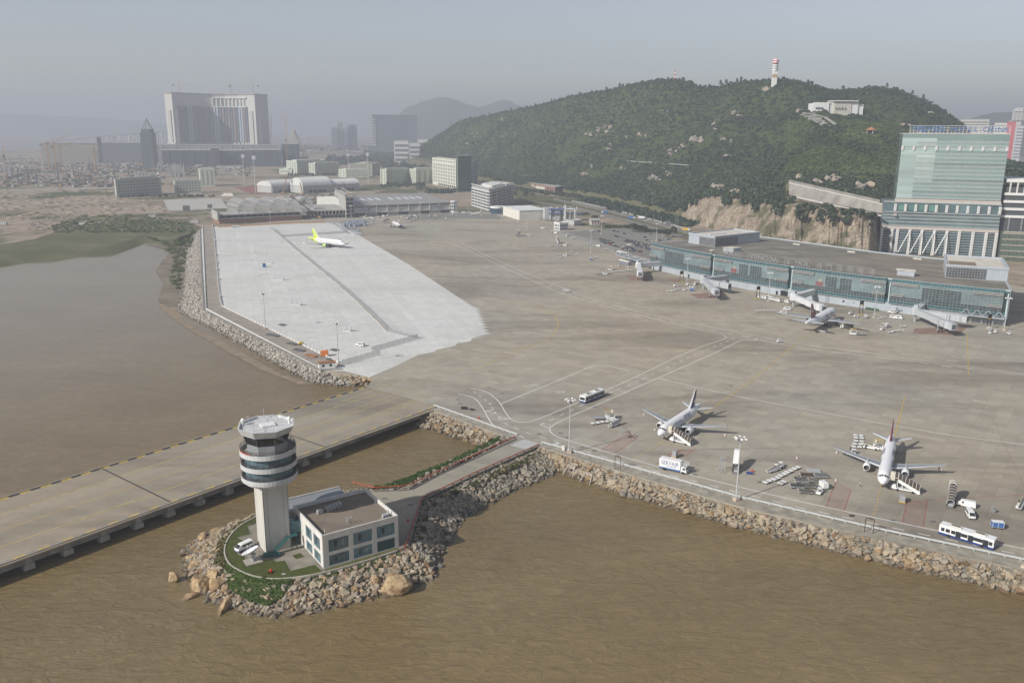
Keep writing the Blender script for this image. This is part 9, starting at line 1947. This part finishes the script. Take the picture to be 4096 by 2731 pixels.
for i in range(9):MB().box(((-46+i*3.2)*s if i<5 else (-6+(i-5)*6)*s,-8.4 if i<5 else -10.4,10*s),(1.8*s,.6,4*s)).build('window',DGREY,vl)
tr=thing('garden_terraces','pale stepped retaining terraces below the white villa','terraces',hp(1870,275))
for i in range(6):
    a=hp(1838+i*9,266+i*4.2);c=hp(1872+i*7.5,262+i*6.2);o_=Vector(tr.location);MB().bar(a-o_+Vector((0,0,1)),c-o_+Vector((0,0,1)),1.0,3.2).build('terrace_wall',mat((.27,.265,.245),.9,0,.2,.2),tr)
a=hp(1880,265);b=MB();PTS=[hp(1845,262),hp(1870,266),hp(1895,272),hp(1912,284),hp(1922,292)];[b.bar(p-o_+Vector((0,0,1.6)),q_-o_+Vector((0,0,1.6)),4.5,.8) for p,q_ in zip(PTS,PTS[1:])];b.build('approach_road',mat((.33,.315,.285),.9),tr)
t=thing('garden_pavilion','small pavilion with orange roof on the right slope','pavilion',hp(2000,305));MB().lathe([(7,3),(.5,7)],8).build('roof',mat((.36,.16,.08),.8),t);[MB().bar((5*math.cos(a),5*math.sin(a),-2),(5*math.cos(a),5*math.sin(a),3),.6).build('post',OFFW,t) for a in np.arange(0,6.2,1.57)]
t=thing('hill_shed','white roofed shed on the right slope behind the hotel sign','shed',hp(2098,316));MB().b2((-10,-4,-3),(10,5,4)).build('wall',mat((.3,.3,.28),.9),t);MB().b2((-11.5,-5,4),(11.5,6,5)).build('roof',VWHITE,t)
b=MB();PTS=[hp(1440,373),hp(1490,376),hp(1540,380),hp(1600,384)];[b.bar(p+Vector((0,0,2.5)),q_+Vector((0,0,1.6)),.8,1.3) for p,q_ in zip(PTS,PTS[1:])];o=b.build('hill_path_wall',mat((.34,.335,.315),.8));tag(o,'thin white wall of the path across the lower slope','wall')
for x0,x1,yt,yb_,ds,m_,lb,nc,nr in [(1775,2035,640,780,2500,mat((.46,.45,.42),.8),'wide pale apartment slab in the haze at the right',7,10),(2085,2200,672,800,2450,mat((.58,.58,.55),.8),'white banded apartment tower beside the red one',5,11),(2200,2282,660,800,2440,mat((.46,.10,.11),.7),'red apartment tower at the right edge',0,0),(2290,2352,700,850,2300,mat((.45,.47,.50),.7),'grey apartment tower at the right border',3,10)]:
    t,a,e,zz_=far_box('apartment_tower',lb,'building',zI,x0,x1,yt,ds,30,m_);f=Vector((-a.x,-a.y,0)).normalized()
    for k in range(nr):MB().bar((e.x*.04+f.x*.6,e.y*.04+f.y*.6,zz_-6-k*7),(e.x*.96+f.x*.6,e.y*.96+f.y*.6,zz_-6-k*7),1,2.6).build('balcony_band',mat((.22,.22,.22),.8),t)
a=av(zI,2270,550,2700);c=av(zI,2345,550,2700);t=thing('arch_tower','pale tower with an open double arch top at the right','tower',(a.x,a.y,0));e=Vector((c.x-a.x,c.y-a.y,0));zt_=a.z;zl=av(zI,2270,650,2700).z
MB().prism([(0,0),(e.x,e.y),(e.x+4,e.y+25),(4,25)],-.3,zl).build('shaft',FC,t)
for f in (0.05,.5,.95):MB().bar((e.x*f,e.y*f,zl),(e.x*f,e.y*f,zt_),8).build('arch_leg',FC,t)
MB().bar((0,0,zt_),(e.x,e.y,zt_),12,9).build('arch_top',FC,t)
pts=[]
for i in range(500):x=rr.uniform(2240,2420);y=rr.uniform(330,420);p=at(x,y,rr.uniform(1150,1500));pts.append((p.x,p.y,min(p.z,60)-4,rr.uniform(4,8),rr.uniform(.8,1.3)))
foliage_mass('town_trees',pts,LEAF,CROWNS)
hz=MB().box((0,5500,196.0),(18990,11900,404.5)).build('haze',[])
gm=bpy.data.materials.new('haze');gm.use_nodes=True;gm.node_tree.nodes.clear()
pv=gm.node_tree.nodes.new('ShaderNodeVolumePrincipled');om=gm.node_tree.nodes.new('ShaderNodeOutputMaterial')
pv.inputs['Color'].default_value=(.565,.605,.69,1);pv.inputs['Density'].default_value=0.00026;pv.inputs['Anisotropy'].default_value=0.15
gm.node_tree.links.new(pv.outputs[0],om.inputs['Volume'])
hz.data.materials.append(gm);stuff(hz)
